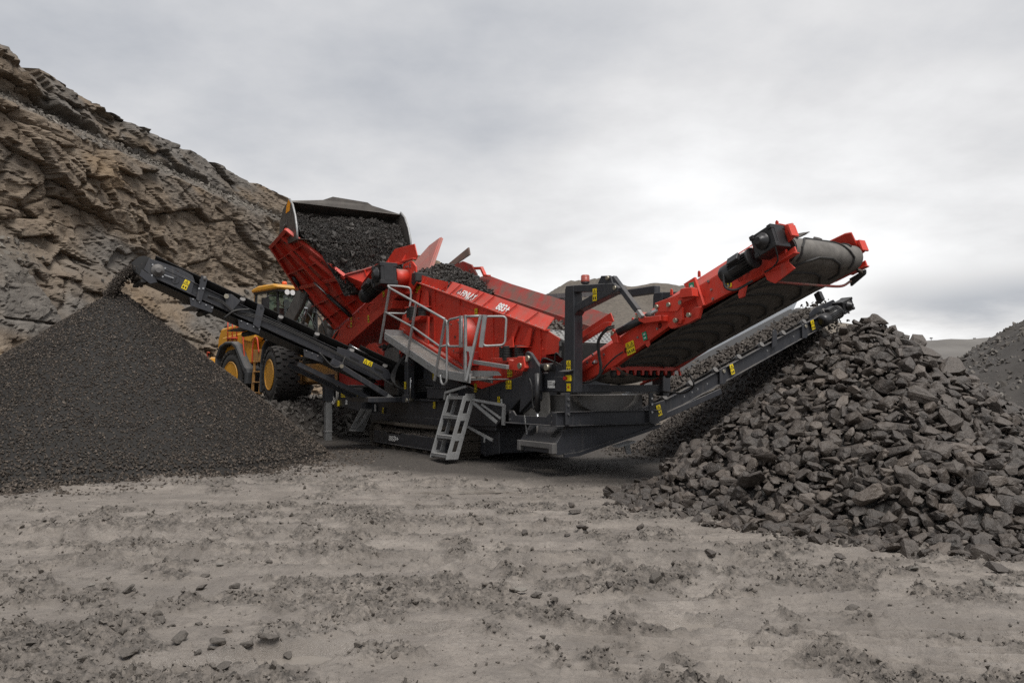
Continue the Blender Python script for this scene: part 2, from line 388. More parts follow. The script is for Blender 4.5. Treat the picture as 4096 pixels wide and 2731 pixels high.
def rotmats(n, tilt=None, normals=None):
    """random rotations; with tilt, mostly lying flat on the given normals"""
    q = RNG.normal(size=(n, 4)); q /= np.linalg.norm(q, axis=1)[:, None]
    if tilt is not None:
        a = RNG.uniform(0, 2 * np.pi, n); ax = RNG.normal(size=(n, 3)) * tilt
        nz = normals if normals is not None else np.tile([0, 0, 1.0], (n, 1))
        nz = nz + ax; nz /= np.linalg.norm(nz, axis=1)[:, None]
        t = np.stack([np.cos(a), np.sin(a), np.zeros(n)], 1); t -= nz * (t * nz).sum(1)[:, None]; t /= np.linalg.norm(t, axis=1)[:, None] + 1e-9
        b = np.cross(nz, t); return np.stack([t, b, nz], 2)
    w, x, y, z = q.T
    return np.stack([np.stack([1 - 2 * (y * y + z * z), 2 * (x * y - z * w), 2 * (x * z + y * w)], 1),
                     np.stack([2 * (x * y + z * w), 1 - 2 * (x * x + z * z), 2 * (y * z - x * w)], 1),
                     np.stack([2 * (x * z - y * w), 2 * (y * z + x * w), 1 - 2 * (x * x + y * y)], 1)], 1)
def stones(name, P, S, mat, variants=LOW, R=None, tint=0.35, extra=None, parent=None):
    """joins len(P) stones into one mesh object"""
    n = len(P); R = rotmats(n) if R is None else R
    kv = RNG.integers(0, len(variants), n); VV = []; FF = []; TT = []; off = 0
    tn = np.clip(RNG.beta(1.1, 4.0, n) * tint * 3, 0, 1)
    for k, (v, f) in enumerate(variants):
        idx = np.nonzero(kv == k)[0]
        if not len(idx): continue
        X = np.einsum('nij,vj->nvi', R[idx] * S[idx][:, None, None], v) + P[idx][:, None, :]
        VV.append(X.reshape(-1, 3)); m = len(v)
        FF.append((f[None] + (off + np.arange(len(idx)) * m)[:, None, None]).reshape(-1, 3)); off += m * len(idx)
        TT.append(np.repeat(tn[idx], m))
    if extra is not None:                     # a bed under the stones (verts, tri faces)
        VV.append(extra[0]); FF.append(extra[1] + off); TT.append(np.zeros(len(extra[0])))
    bed = np.zeros(sum(len(q) for q in VV))
    if extra is not None: bed[-len(extra[0]):] = 1.0       # bed painted darker so the gaps between stones look shaded
    return link(name, npmesh(name, np.concatenate(VV), np.concatenate(FF), mat, False, {'tint': np.concatenate(TT), 'bed': bed}), parent)
def tris(q): return np.concatenate([q[:, [0, 1, 2]], q[:, [0, 2, 3]]])

# machine axes: x along the machine towards its tail conveyor, y across to the far side
ORG = np.array([-1.05, 16.78, 0.0]); PHI = rad(58)
UX = np.array([math.cos(PHI), -math.sin(PHI), 0]); VX = np.array([math.sin(PHI), math.cos(PHI), 0])
def W(u, v, z=0.0): return ORG + UX * u + VX * v + np.array([0, 0, z])
# ============================================================ the setting: ground
PUDDLES = [(-0.75, 12.5, 0.62, 0.17, 0.12), (-2.8, 14.05, 0.35, 0.12, 0.7), (-1.27, 4.86, 0.30, 0.16, 0.2), (1.2, 5.56, 0.16, 0.07, 0.3), (-1.75, 4.62, 0.22, 0.07, -0.2), (-0.75, 5.3, 0.25, 0.08, 0.1)]
def ramp_z(x, y):
    dx = x - ORG[0]; dy = y - ORG[1]; u = dx * UX[0] + dy * UX[1]; v = dx * VX[0] + dy * VX[1]
    n = fbm(x * 0.8, y * 0.8, 41, 3) * 0.35
    a = sst(-7.3, -9.0, u + n) * sst(-3.6, -2.0, v + n)
    return 1.0 * a * (1 - sst(-22, -30, u) * 0.6)
def puddle_d(x, y):
    d = np.full(np.shape(x), 9.0)
    for px, py, rx, ry, an in PUDDLES:
        c, s = math.cos(an), math.sin(an); ax = (x - px) * c + (y - py) * s; ay = -(x - px) * s + (y - py) * c
        w = 1 + 0.35 * fbm(x * 4 + px, y * 4, 71, 2)
        d = np.minimum(d, np.hypot(ax / rx, ay / ry) * w)
    return d
def mud(x, y):
    """height of the churned mud and a 0..1 measure of how loose and crumbly it is"""
    wx = x + 0.5 * fbm(x * 0.35, y * 0.35, 31, 2); wy = y + 0.9 * fbm(x * 0.22, y * 0.22, 33, 2)
    z = 0.07 * fbm(x * 0.16, y * 0.22, 1, 3)
    band = 0.30 * fbm(wx * 0.25, wy * 0.6 - x * 0.08, 3, 4)               # wheel passes run across the view
    loose = sst(0.02, 0.26, band + 0.80 * fbm(x * 1.9 + 0.5 * y, y * 2.3, 5, 4, 0.62))
    rut = np.abs(fbm(wx * 0.09, wy * 0.55 + 4.0, 9, 2)); z += -0.035 * sst(0.10, 0.0, rut) + 0.03 * sst(0.12, 0.2, rut) * sst(0.3, 0.2, rut)
    c1 = fbm(x * 5.5, y * 7.0, 11, 4, 0.6); c2 = fbm(x * 17, y * 19, 13, 3, 0.6); c3 = fbm(x * 2.1, y * 3.2, 15, 3); c4 = fbm(x * 46, y * 50, 17, 3, 0.65)
    clod = np.maximum(0, c1 + 0.15) ** 1.3
    g1_, g2_, gi_ = worley(x * 15 + c2, y * 15, 25); k1_, k2_, ki_ = worley(x * 31, y * 31 + c2, 27)
    dome = np.maximum(0, 1 - (g1_ / 0.52) ** 2) * gi_ ** 1.5; dome2 = np.maximum(0, 1 - (k1_ / 0.55) ** 2) * ki_
    z += (0.25 + 0.75 * loose) * (0.034 * dome * sst(0.25, 0.6, loose + 0.35 * c1) + 0.011 * dome2 * sst(0.1, 0.5, loose + 0.3))
    z += loose * (0.085 * clod + 0.030 * c2 + 0.04 * np.maximum(0, c3) + 0.013 * c4) + (1 - loose) * (0.014 * c1 + 0.008 * c2 + 0.004 * c4)
    lane_m = np.zeros_like(z)
    for y0, sl, cv, hw, ph in TRACKS:                                   # long wheel lanes with pushed-up edges
        dd = y - (y0 + sl * x + cv * x * x + 0.10 * fbm(x * 0.5 + ph, y * 0.2, 35, 2)); ad = np.abs(dd) / hw
        on = sst(-0.35, 0.15, fbm(x * 0.16 + ph * 3.1, 0 * y + ph, 37, 2) + 0.1)
        lane = sst(1.0, 0.75, ad) * on; berm = sst(0.85, 1.08, ad) * sst(1.75, 1.25, ad) * on * (0.5 + 0.7 * vn(x * 3 + ph, y * 3, 39))
        z += -0.030 * lane + 0.036 * berm + lane * 0.010 * np.sin((x + dd * 0.5) / 0.11 * np.pi) * sst(0.0, 0.4, fbm(x * 0.4 - ph, y * 0.4, 43, 2) + 0.15)
        loose = loose * (1 - 0.80 * lane) + berm * 0.75 * (1 - loose); lane_m = np.maximum(lane_m, lane)
    # lug prints of a tyre pass in front on the right and one on the left
    for cx, cy, ang, hw, ln, pit in ((2.5, 4.9, rad(-6), 0.75, 2.6, 0.125), (-4.2, 8.5, rad(4), 0.35, 3.6, 0.30), (1.0, 7.15, rad(-4), 0.4, 2.6, 0.24)):
        c, s = math.cos(ang), math.sin(ang); ax = (x - cx) * c + (y - cy) * s; ay = -(x - cx) * s + (y - cy) * c
        m = sst(hw, hw * 0.75, np.abs(ay + 0.1 * fbm(x * 2, y * 2, 21, 2))) * sst(ln, ln * 0.7, np.abs(ax))
        z += m * ((0.030 if pit < 0.2 else 0.034) * np.sin(((ay + 0.05 * ax + 0.03 * ax * ax if pit < 0.2 else ax + np.abs(ay) * 0.7) + 0.045 * c1) / pit * 2 * np.pi) * (0.6 + 0.6 * c3) - 0.012)
    pd = puddle_d(x, y); k = sst(1.6, 0.7, pd); z = z * (1 - k) - 0.055 * k
    return z, np.clip(loose * (1 - k), 0, 1)
TRACKS = [(13.2, 0.015, 0.0, 0.24, 1.0), (11.3, 0.03, 0.002, 0.27, 2.3), (8.9, 0.03, -0.003, 0.30, 5.1), (7.3, -0.05, 0.0, 0.28, 6.2), (5.6, -0.05, 0.006, 0.26, 9.4)]
def dark_mask(x, y):
    """fine dark gravel spilt all round the machine and the foot of the heaps"""
    dx = x - ORG[0]; dy = y - ORG[1]; u = dx * UX[0] + dy * UX[1]; v = dx * VX[0] + dy * VX[1]
    n = fbm(x * 0.7, y * 0.9, 51, 4)
    edge = np.interp(x, [-7, -3.8, -1.3, 0.84, 2.0, 3.3, 5, 9], [17.4, 16.5, 14.1, 12.95, 13.2, 14.5, 17.0, 18.5])
    return sst(-0.5, 0.45, y - edge + n * 0.55)
def ground_z(x, y):
    z, l = mud(x, y); dk = dark_mask(x, y)
    return z * (1 - dk * 0.55) + ramp_z(x, y) + 0.05 * dk
def make_ground():
    ys = [-40, -14, -4, 0, 2.0, 3.0, 3.6]; y = 4.0      # rows and columns close together near the viewer, wider with distance
    while y < 900:
        ys.append(y); y += max(0.0185, 0.2 * y * y / 1280) if y < 12 else 0.32 * y * y / 1280 if y < 40 else y * 0.12
    ss = list(np.linspace(-0.72, 0.72, 560)); o = 0.725; d = 0.006; out = []
    while o < 60: out.append(o); d *= 1.22; o += d
    ss = np.array([-q for q in out[::-1]] + ss + out); ys = np.array(ys)
    Sg, Y = np.meshgrid(ss, ys); X = Sg * np.maximum(Y + 1.2, 5.2); x, y = X.ravel(), Y.ravel(); xs = ss
    fade = sst(45, 25, y) * sst(20, 14, np.abs(x))
    z, l = mud(x, y); dk = dark_mask(x, y)
    rz = ramp_z(x, y)
    zz = (z * (1 - dk * 0.55) + 0.05 * dk) * fade + rz
    pd = puddle_d(x, y)
    me = npmesh('ground', np.stack([x, y, zz], 1), gridfaces(len(ys), len(xs)), 'mud', True,
                {'loose': l, 'dark': np.clip(dk + sst(0.1, 0.5, rz), 0, 1), 'wet': sst(2.6, 1.0, pd)})
    tag(link('ground', me), kind='structure')
def mud_material():
    mt = bpy.data.materials.new('mud'); mt.use_nodes = True; MAT['mud'] = mt
    nt = mt.node_tree; N = nt.nodes; L = nt.links; p = N['Principled BSDF']
    g = N.new('ShaderNodeNewGeometry')
    def noise(sc, det=6, rg=0.6, st=(1, 1, 1)):
        mp = N.new('ShaderNodeMapping'); L.new(g.outputs['Position'], mp.inputs[0]); mp.inputs['Scale'].default_value = st
        t = N.new('ShaderNodeTexNoise'); L.new(mp.outputs[0], t.inputs['Vector']); t.inputs['Scale'].default_value = sc; t.inputs['Detail'].default_value = det; t.inputs['Roughness'].default_value = rg
        return t.outputs['Fac']
    def mr(f, a, b, c=0.0, d=1.0):
        r = N.new('ShaderNodeMapRange'); L.new(f, r.inputs[0])
        for i, v in enumerate((a, b, c, d)): r.inputs[i + 1].default_value = v
        return r.outputs[0]
    def mx(f, a, b):
        x = N.new('ShaderNodeMixRGB'); L.new(f, x.inputs[0])
        for i, v in ((1, a), (2, b)):
            if isinstance(v, tuple): x.inputs[i].default_value = (*v, 1)
            else: L.new(v, x.inputs[i])
        return x.outputs[0]
    def at(n):
        a = N.new('ShaderNodeAttribute'); a.attribute_name = n; return a.outputs['Fac']
    def ml(a, b):
        x = N.new('ShaderNodeMath'); x.operation = 'MULTIPLY'; L.new(a, x.inputs[0])
        if isinstance(b, float): x.inputs[1].default_value = b
        else: L.new(b, x.inputs[1])
        return x.outputs[0]
    base = mx(mr(noise(0.55, 5), 0.35, 0.65), (0.255, 0.224, 0.194), (0.180, 0.158, 0.137))
    base = mx(mr(noise(2.3, 6, 0.65), 0.42, 0.66), base, (0.140, 0.122, 0.106))
    crumb = mx(mr(noise(26, 6, 0.7), 0.36, 0.62), (0.030, 0.0262, 0.0225), (0.140, 0.123, 0.107))
    speck = mr(noise(30, 5, 0.85), 0.50, 0.60)
    base = mx(ml(speck, 0.5), base, (0.10, 0.088, 0.077))
    st = mr(noise(1.3, 7, 0.7, (0.35, 1.6, 1)), 0.50, 0.66)
    base = mx(ml(st, 0.45), base, (0.125, 0.111, 0.098))
    lo = at('loose')
    c = mx(ml(lo, mr(noise(11, 6, 0.7), 0.38, 0.56)), base, crumb)
    gv = mx(mr(noise(42, 5, 0.75), 0.38, 0.62), (0.020, 0.017, 0.0145), (0.075, 0.064, 0.054))
    c = mx(at('dark'), c, gv)
    c = mx(ml(at('wet'), 0.5), c, (0.19, 0.168, 0.146))
    L.new(c, p.inputs['Base Color'])
    r = mr(noise(1.1, 5), 0.40, 0.62, 0.42, 0.85)
    rr = mx(lo, r, (0.9, 0.9, 0.9)); rr = mx(at('dark'), rr, (0.9, 0.9, 0.9)); rr = mx(at('wet'), rr, (0.3, 0.3, 0.3))
    L.new(rr, p.inputs['Roughness'])
    ad = N.new('ShaderNodeMath'); ad.operation = 'ADD'; L.new(noise(55, 6, 0.7), ad.inputs[0]); L.new(ml(noise(16, 6, 0.65), 1.6), ad.inputs[1])
    b = N.new('ShaderNodeBump'); b.inputs['Strength'].default_value = 0.55; b.inputs['Distance'].default_value = 0.03
    L.new(ad.outputs[0], b.inputs['Height']); L.new(b.outputs[0], p.inputs['Normal'])
mud_material()
make_ground()
def make_puddles():
    mt = bpy.data.materials.new('puddle_water'); mt.use_nodes = True; p = mt.node_tree.nodes['Principled BSDF']
    p.inputs['Base Color'].default_value = (0.20, 0.178, 0.155, 1); p.inputs['Roughness'].default_value = 0.16; MAT['puddle_water'] = mt
    for i, (px, py, rx, ry, an) in enumerate(PUDDLES):
        n = 40; vs = [(0, 0, 0)]
        for k in range(n):
            t = 2 * math.pi * k / n; r = 1.15
            vs.append((math.cos(t) * rx * r, math.sin(t) * ry * r, 0))
        m = MB(); m.add(vs, [(0, 1 + k, 1 + (k + 1) % n) for k in range(n)])
        o = m.build('puddle', 'puddle_water'); o.location = (px, py, -0.050); o.rotation_euler = (0, 0, an); tag(o, kind='structure')
make_puddles()

# ============================================================ the setting: quarry face on the left
CL_Y = [8, 15, 25, 35, 45, 60, 80, 110, 150]
CL_X = [-17.0, -14.6, -12.6, -10.9, -8.6, -4.6, 3.0, 14, 28]
def make_cliff():
    ns, s = 780, []; y = 12.0
    while y < 150: s.append(y); y += 0.055 + (y - 12) * 0.0036
    s = np.array(s); zr = np.concatenate([np.linspace(-0.3, 5.2, 110), np.linspace(5.25, 9.7, 104), np.linspace(9.75, 10.4, 26), np.linspace(10.42, 11.75, 34)])
    offp = np.interp(zr, [-0.3, 2.2, 4.6, 5.2, 5.6, 9.7, 10.4, 11.0, 11.75], [0, 0.9, 2.2, 2.9, 3.1, 3.75, 5.1, 5.35, 5.75])
    S, Z = np.meshgrid(s, zr); _, O = np.meshgrid(s, offp); sx, z, off = S.ravel(), Z.ravel(), O.ravel()
    bx = np.interp(sx, CL_Y, CL_X)
    q = sx * 0.9
    tilt = z + 0.06 * q + 0.35 * fbm(q * 0.15, z * 0.2, 61, 2)
    scree = sst(0.05, 0.35, fbm(q * 0.13 + 3, z * 0.22, 63, 3) + 0.25 * np.exp(-((z - 5.3) / 1.2) ** 2) - 0.42)   # rubble aprons
    bench = sst(9.5, 9.75, z) * sst(10.75, 10.4, z)
    scree = np.clip(np.maximum(scree * sst(7.5, 5.8, z), bench), 0, 1)
    wq = q + 0.5 * fbm(q * 0.4, z * 0.5, 64, 2)
    def facets(fq, fz, seed, off, tq, tz):        # broken blocks: every cell is a plane of its own depth and tilt
        f1, f2, cid, ox, oz = worley(wq * fq, tilt * fz, seed, True)
        r2 = (cid * 7.31) % 1.0; r3 = (cid * 13.7) % 1.0
        return off * (cid - 0.5) + tq * (r2 - 0.5) * ox / fq + tz * (r3 - 0.62) * oz / fz, f2 - f1, cid
    d1, e1, cid = facets(0.26, 0.50, 65, 1.25, 0.55, 0.55)
    d2, e2, gid = facets(0.85, 1.35, 67, 0.50, 0.75, 0.75)
    d3, e3, hid = facets(2.3, 3.4, 69, 0.17, 0.7, 0.8)
    big = 0.30 + 0.9 * sst(-0.15, 0.35, fbm(q * 0.12 + 2, z * 0.16, 86, 2))       # some faces stay broad and smooth, others are shattered
    d = 0.55 * fbm(q * 0.11, z * 0.10, 70, 2) + 0.52 * d1 + d2 * big + d3 * (0.35 + 0.65 * big)
    d -= 0.16 * sst(0.07, 0.0, e1) + 0.10 * sst(0.08, 0.0, e2) * big
    saw = (tilt * 0.9) % 1.0; d += 0.20 * (saw - 0.5) * sst(0.3, 0.6, vn(q * 0.2, np.floor(tilt * 0.9), 87))
    d = d * 0.72 + 0.05 * fbm(q * 3, z * 4, 72, 4, 0.6)
    ds = 0.55 * fbm(q * 0.2, z * 0.2, 73, 2) + 0.14 * fbm(q * 2.4, z * 3, 75, 4, 0.6) + 0.22 * (hid - 0.6) * (hid > 0.75)
    d = d * (1 - scree) + ds * scree
    d += np.where(z < 4.8, 0.5 * np.maximum(0, fbm(q * 0.2 + 7, z * 0.3, 77, 2)), 0)
    x = bx - off + d * 0.95; yy = sx - d * 0.35
    zz = z + scree * 0.1 * fbm(q * 3, z * 3, 78, 3) + np.where(z > 11.2, 0.22 * fbm(q * 0.25, 0 * q, 79, 3) + 0.15 * (gid - 0.5), 0)
    top = 1 - 0.0018 * np.maximum(0, sx - 25)
    zz = np.where(z > 0, zz * top * 1.115, zz)
    nr, nc = len(zr), len(s)
    # top plateau
    px = x.reshape(nr, nc)[-1]; py = yy.reshape(nr, nc)[-1]; pz = zz.reshape(nr, nc)[-1]
    ex = []; 
    for k, (o, dz) in enumerate(((1.2, 0.12), (4, 0.5), (30, 0.6))): ex.append(np.stack([px - o, py, pz + dz * (0.4 + 0.6 * vn(py * 0.8, py * 0 + k, 80))], 1))
    V = np.concatenate([np.stack([x, yy, zz], 1)] + ex); F = gridfaces(nr + 3, nc)
    ochre = sst(0.12, 0.5, fbm(q * 0.25, tilt * 0.5, 81, 4) + 0.4 * (gid - 0.5)) * (1 - scree)
    grey = np.clip(sst(-0.10, 0.36, fbm(q * 0.16 + 9, tilt * 0.34, 83, 4) + 0.4 * (cid - 0.5)) + scree * 0.35, 0, 1)
    e = np.zeros(3 * nc)
    me = npmesh('quarry_face', V, F, 'cliff', False, {'ochre': np.concatenate([ochre, e]), 'grey': np.concatenate([grey, e + 1]), 'scree': np.concatenate([scree, e + 1])})
    o = link('quarry_face', me); tag(o, kind='structure')
    return V[:nr * nc].reshape(nr, nc, 3), scree.reshape(nr, nc), zr
def cliff_material():
    mt = bpy.data.materials.new('cliff'); mt.use_nodes = True; MAT['cliff'] = mt
    nt = mt.node_tree; N = nt.nodes; L = nt.links; p = N['Principled BSDF']; p.inputs['Roughness'].default_value = 0.9; p.inputs['Specular IOR Level'].default_value = 0.25
    g = N.new('ShaderNodeNewGeometry')
    def noise(sc, det=7, rg=0.65, st=(1, 1, 1)):
        mp = N.new('ShaderNodeMapping'); L.new(g.outputs['Position'], mp.inputs[0]); mp.inputs['Scale'].default_value = st
        t = N.new('ShaderNodeTexNoise'); L.new(mp.outputs[0], t.inputs['Vector']); t.inputs['Scale'].default_value = sc; t.inputs['Detail'].default_value = det; t.inputs['Roughness'].default_value = rg
        return t.outputs['Fac']
    def mx(f, a, b, lo=0.0, hi=1.0, k=1.0):
        r = N.new('ShaderNodeMapRange'); L.new(f, r.inputs[0]); r.inputs[1].default_value = lo; r.inputs[2].default_value = hi; r.inputs[4].default_value = k
        x = N.new('ShaderNodeMixRGB'); L.new(r.outputs[0], x.inputs[0])
        for i, v in ((1, a), (2, b)):
            if isinstance(v, tuple): x.inputs[i].default_value = (*v, 1)
            else: L.new(v, x.inputs[i])
        return x.outputs[0]
    def at(n):
        a = N.new('ShaderNodeAttribute'); a.attribute_name = n; return a.outputs['Fac']
    brown = mx(noise(0.9), (0.142, 0.109, 0.079), (0.205, 0.165, 0.125), 0.35, 0.65)
    grey = mx(noise(1.4), (0.102, 0.092, 0.081), (0.165, 0.150, 0.133), 0.35, 0.65)
    c = mx(at('grey'), brown, grey)
    c = mx(at('ochre'), c, (0.22, 0.145, 0.075), 0, 1, 0.4)
    c = mx(noise(2.2, 8, 0.7, (1, 1, 3.2)), c, (0.05, 0.043, 0.036), 0.60, 0.82, 0.5)
    c = mx(noise(5.0, 8, 0.75), c, (0.26, 0.228, 0.193), 0.62, 0.82, 0.3)
    c = mx(at('scree'), c, (0.105, 0.092, 0.077), 0, 1, 0.65)
    c = mx(noise(14, 8, 0.8), c, (0.065, 0.057, 0.049), 0.56, 0.74, 0.35)
    L.new(c, p.inputs['Base Color'])
    b = N.new('ShaderNodeBump'); b.inputs['Strength'].default_value = 0.8; b.inputs['Distance'].default_value = 0.09
    L.new(noise(6.5, 9, 0.72), b.inputs['Height']); L.new(b.outputs[0], p.inputs['Normal'])
cliff_material()
CLV, CLS, CLZ = make_cliff()
def cliff_rubble():
    """loose blocks lying on the ledges and aprons of the face"""
    nr, nc = CLS.shape; w = CLS ** 2; w = w * (CLV[:, :, 1] < 70)
    idx = RNG.choice(nr * nc, 5200, p=(w / w.sum()).ravel()); P = CLV.reshape(-1, 3)[idx] + RNG.normal(size=(5200, 3)) * 0.05
    S = 0.035 + 0.16 * RNG.random(5200) ** 4
    tag(stones('fallen_rubble', P, S, 'cliff_stone', LOW, tint=0.5), 'loose grey rubble lying on the ledges of the quarry face', 'rubble', kind='stuff')
material('cliff_stone', (0.075, 0.068, 0.06), 0.92, col2=(0.13, 0.114, 0.097), scale=0.8, space='World', attr=[('tint', (0.23, 0.21, 0.18))])
cliff_rubble()
def cliff_grass():
    V = []; F = []; base = CLV[-1]; sel = base[(base[:, 1] < 27)]
    for i in range(2600):
        p = sel[RNG.integers(len(sel))] + np.array([-RNG.random() ** 1.5 * 1.4, RNG.normal() * 0.1, 0.05]); p[2] += 0.10 * vn(np.array([p[1] * 0.9]), np.array([0.0]), 80)[0]
        h = 0.10 + 0.24 * RNG.random() ** 2; a = RNG.random() * 6.28; b = np.array([math.cos(a), math.sin(a), 0]) * 0.022; l = RNG.normal(size=3) * 0.08
        k = len(V); V += [p - b, p + b, p + np.array([l[0], l[1], h])]; F.append((k, k + 1, k + 2))
    tag(link('grass', npmesh('grass', np.array(V), np.array(F), 'grass')), 'yellowish grass along the rim of the quarry face', 'grass', kind='stuff')
cliff_grass()

# ============================================================ far mounds
def mound(name, label, cat, mat, fn, x0, x1, y0, y1, nx, ny, kind=None):
    X, Y = np.meshgrid(np.linspace(x0, x1, nx), np.linspace(y0, y1, ny)); x, y = X.ravel(), Y.ravel(); z = fn(x, y)
    o = link(name, npmesh(name, np.stack([x, y, z], 1), gridfaces(ny, nx), mat, True)); tag(o, label, cat, kind=kind); return o
def ridge(x, y, pts, slope, ns, seed, base=-0.2, sy=1.0):
    """heap with its crest along a polyline of (x, y, z)"""
    best = np.full(x.shape, -9.0)
    for (ax, ay, az), (bx, by, bz) in zip(pts[:-1], pts[1:]):
        t = np.clip(((x - ax) * (bx - ax) + (y - ay) * (by - ay)) / ((bx - ax) ** 2 + (by - ay) ** 2 + 1e-9), 0, 1)
        d = np.hypot(x - ax - t * (bx - ax), y - ay - t * (by - ay)); best = np.maximum(best, az + t * (bz - az) - d * slope)
    k = 0.25; best = np.where(best > base, best, base)
    return best + fbm(x * ns, y * ns, seed, 5, 0.55) * 0.22
mound('gravel_stockpile', 'large grey brown gravel stockpile rising behind the machine gantry', 'stockpile', 'gravel_far',
      lambda x, y: ridge(x, y, [(1.6, 52, 6.9), (3.4, 50, 7.95), (5.6, 49, 8.0), (7.0, 50, 7.6), (9.5, 50, 7.85), (12.5, 51, 7.3), (17, 53, 6.0)], 0.72, 0.5, 91), -14, 36, 34, 62, 220, 140)
mound('gravel_stockpile', 'tan gravel stockpile seen below the charcoal right hand conveyor', 'stockpile', 'gravel_tan',
      lambda x, y: ridge(x, y, [(8.2, 30.5, 2.9), (10.5, 29, 3.95), (13, 29.5, 3.6)], 0.62, 0.8, 95), 0, 24, 18, 42, 200, 180)
mound('gravel_bank', 'dark stony bank at the right edge behind the coarse heap', 'bank', 'gravel_bank',
      lambda x, y: ridge(x, y, [(13.2, 17.0, 3.95), (16, 20, 5.0), (22, 24, 6.0)], 0.60, 1.0, 97), 6.5, 30, 8.5, 34, 240, 240)
mound('gravel_stockpile', 'low smooth grey stockpile far off right of the coarse heap', 'stockpile', 'far_ground',
      lambda x, y: ridge(x, y, [(24.2, 50, 3.3), (26.5, 52, 3.2)], 0.42, 0.3, 99), 14, 40, 40, 64, 120, 90)
mound('hill', None, None, 'far_ground', lambda x, y: ridge(x, y, [(34, 80, 5.6), (47, 78, 6.2), (60, 80, 8.8), (90, 90, 9)], 0.27, 0.12, 101), 14, 130, 52, 120, 180, 110, 'structure')
mound('hill', None, None, 'cliff_far', lambda x, y: ridge(x, y, [(33, 95, 7.0), (38.5, 92, 6.8), (44, 93, 6.3)], 1.6, 0.5, 103), 24, 60, 84, 104, 160, 90, 'structure') if material('cliff_far', (0.085, 0.08, 0.074), 0.95, col2=(0.12, 0.11, 0.1), scale=0.7, space='World') else None
def bank_stones():
    n = 9000; x = RNG.uniform(8.5, 21, n); y = RNG.uniform(10, 24, n)
    z = ridge(x, y, [(13.2, 17.0, 3.95), (16, 20, 5.0), (22, 24, 6.0)], 0.60, 1.0, 97); k = z > 0.02
    S = 0.025 + 0.085 * RNG.random(k.sum()) ** 3
    tag(stones('bank_stones', np.stack([x, y, z], 1)[k], S, 'stone_rubble', LOW, tint=0.45), 'scattered stones covering the dark bank at the right edge', 'stones', kind='stuff')
bank_stones()
def light_pole(x, y, z, lab):
    r = empty('lamp_post', (x, y, z)); tag(r, lab, 'lamp post', 'floodlight posts on the far skyline')
    MB().cyl((0, 0, -0.6), (0, 0, 0.42), 0.03, 8).build('pole', 'charcoal', r)
    MB().box((-0.12, -0.05, 0.42), (0.12, 0.05, 0.53)).build('lamp_head', 'grey_paint', r)
for x, pos in ((36.6, 'leftmost'), (40.6, 'second from left'), (44.8, 'middle'), (49.0, 'second from right'), (53.2, 'rightmost')):
    xx = np.array([x]); zz = float(ridge(xx, np.array([80.0]), [(34, 80, 5.6), (47, 78, 6.2), (60, 80, 8.8), (90, 90, 9)], 0.27, 0.12, 101)[0])
    light_pole(x, 80.0, max(zz, 4.9), f'{pos} tiny floodlight post on the far skyline at right')
def far_bush():
    r = empty('bush', (33.4, 90, 6.7)); tag(r, 'small autumn bush on the skyline behind the coarse heap', 'bush')
    m = MB()
    for i in range(16):
        a = random.uniform(0, 6.28); m.tube([(0, 0, -0.2), (math.cos(a) * 0.6, math.sin(a) * 0.6, 1.0), (math.cos(a) * random.uniform(.8, 1.5), math.sin(a), random.uniform(1.4, 2.6))], [0.05, 0.03, 0.012], 5)
    m.build('stem', 'bark', r)
    V = []; F = []
    for i in range(1500):
        a = RNG.random() * 6.28; rr = 1.35 * RNG.random() ** 0.5; p = np.array([math.cos(a) * rr * 1.3, math.sin(a) * rr, 0.3 + 2.2 * RNG.random() * (1 - rr / 2.2)])
        d = RNG.normal(size=(2, 3)) * 0.075; k = len(V); V += [p, p + d[0], p + d[1]]; F.append((k, k + 1, k + 2))
    link('foliage', npmesh('foliage', np.array(V), np.array(F), 'leaf'), r)
far_bush()

# ============================================================ heaps
def cone_bed(cx, cy, hfun, R, nr, na, ns, amp, seed):
    r = np.linspace(0, R, nr); a = np.linspace(0, 2 * np.pi, na); RR, AA = np.meshgrid(r, a, indexing='ij')
    x = cx + RR * np.cos(AA); y = cy + RR * np.sin(AA); z = hfun(RR, AA) + amp * fbm(x * ns, y * ns, seed, 4)
    return np.stack([x.ravel(), y.ravel(), z.ravel()], 1), tris(gridfaces(nr, na))
# fine heap under the left conveyor
FX, FY, FH = -8.05, 16.85, 3.60
def fines_h(r, a):
    w = 1 + 0.035 * np.sin(a * 3 + 1) + 0.02 * np.sin(a * 7)
    h = FH - r * (0.775 + 0.075 * np.cos(a)) / w
    h = np.where(h < 0.22, 0.22 * np.exp((h - 0.22) / 0.22) - 0.03, h)
    return h - 0.05 * np.exp(-(r / 0.15) ** 2) - 0.05
def make_fines():
    n = 80000; r = 5.4 * np.sqrt(RNG.random(n)); a = RNG.uniform(0, 2 * np.pi, n)
    x = FX + r * np.cos(a); y = FY + r * np.sin(a)
    vis = (np.cos(a - math.atan2(-FY, -FX)) > -0.28) | (r < 1.0); x, y, r, a = x[vis], y[vis], r[vis], a[vis]
    z = fines_h(r, a) + 0.05 * fbm(x * 0.9, y * 0.9, 111, 3); gz = ground_z(x, y)
    keep = (z > gz - 0.03) | (RNG.random(len(z)) < 0.10); z = np.maximum(z, gz); x, y, z = x[keep], y[keep], z[keep]
    S = (0.014 + 0.014 * RNG.random(len(z)) ** 1.5) * (1 + 0.5 * sst(0.6, 0.0, z))
    bed = cone_bed(FX, FY, lambda r, a: fines_h(r, a) - 0.012, 6.4, 60, 120, 0.9, 0.05, 111)
    o = stones('fine_gravel_heap', np.stack([x, y, z], 1), S, 'stone_fines', LOW, tint=0.5, extra=bed)
    tag(o, 'dark fine gravel heap under the left hand conveyor', 'gravel heap', kind='stuff')
make_fines()
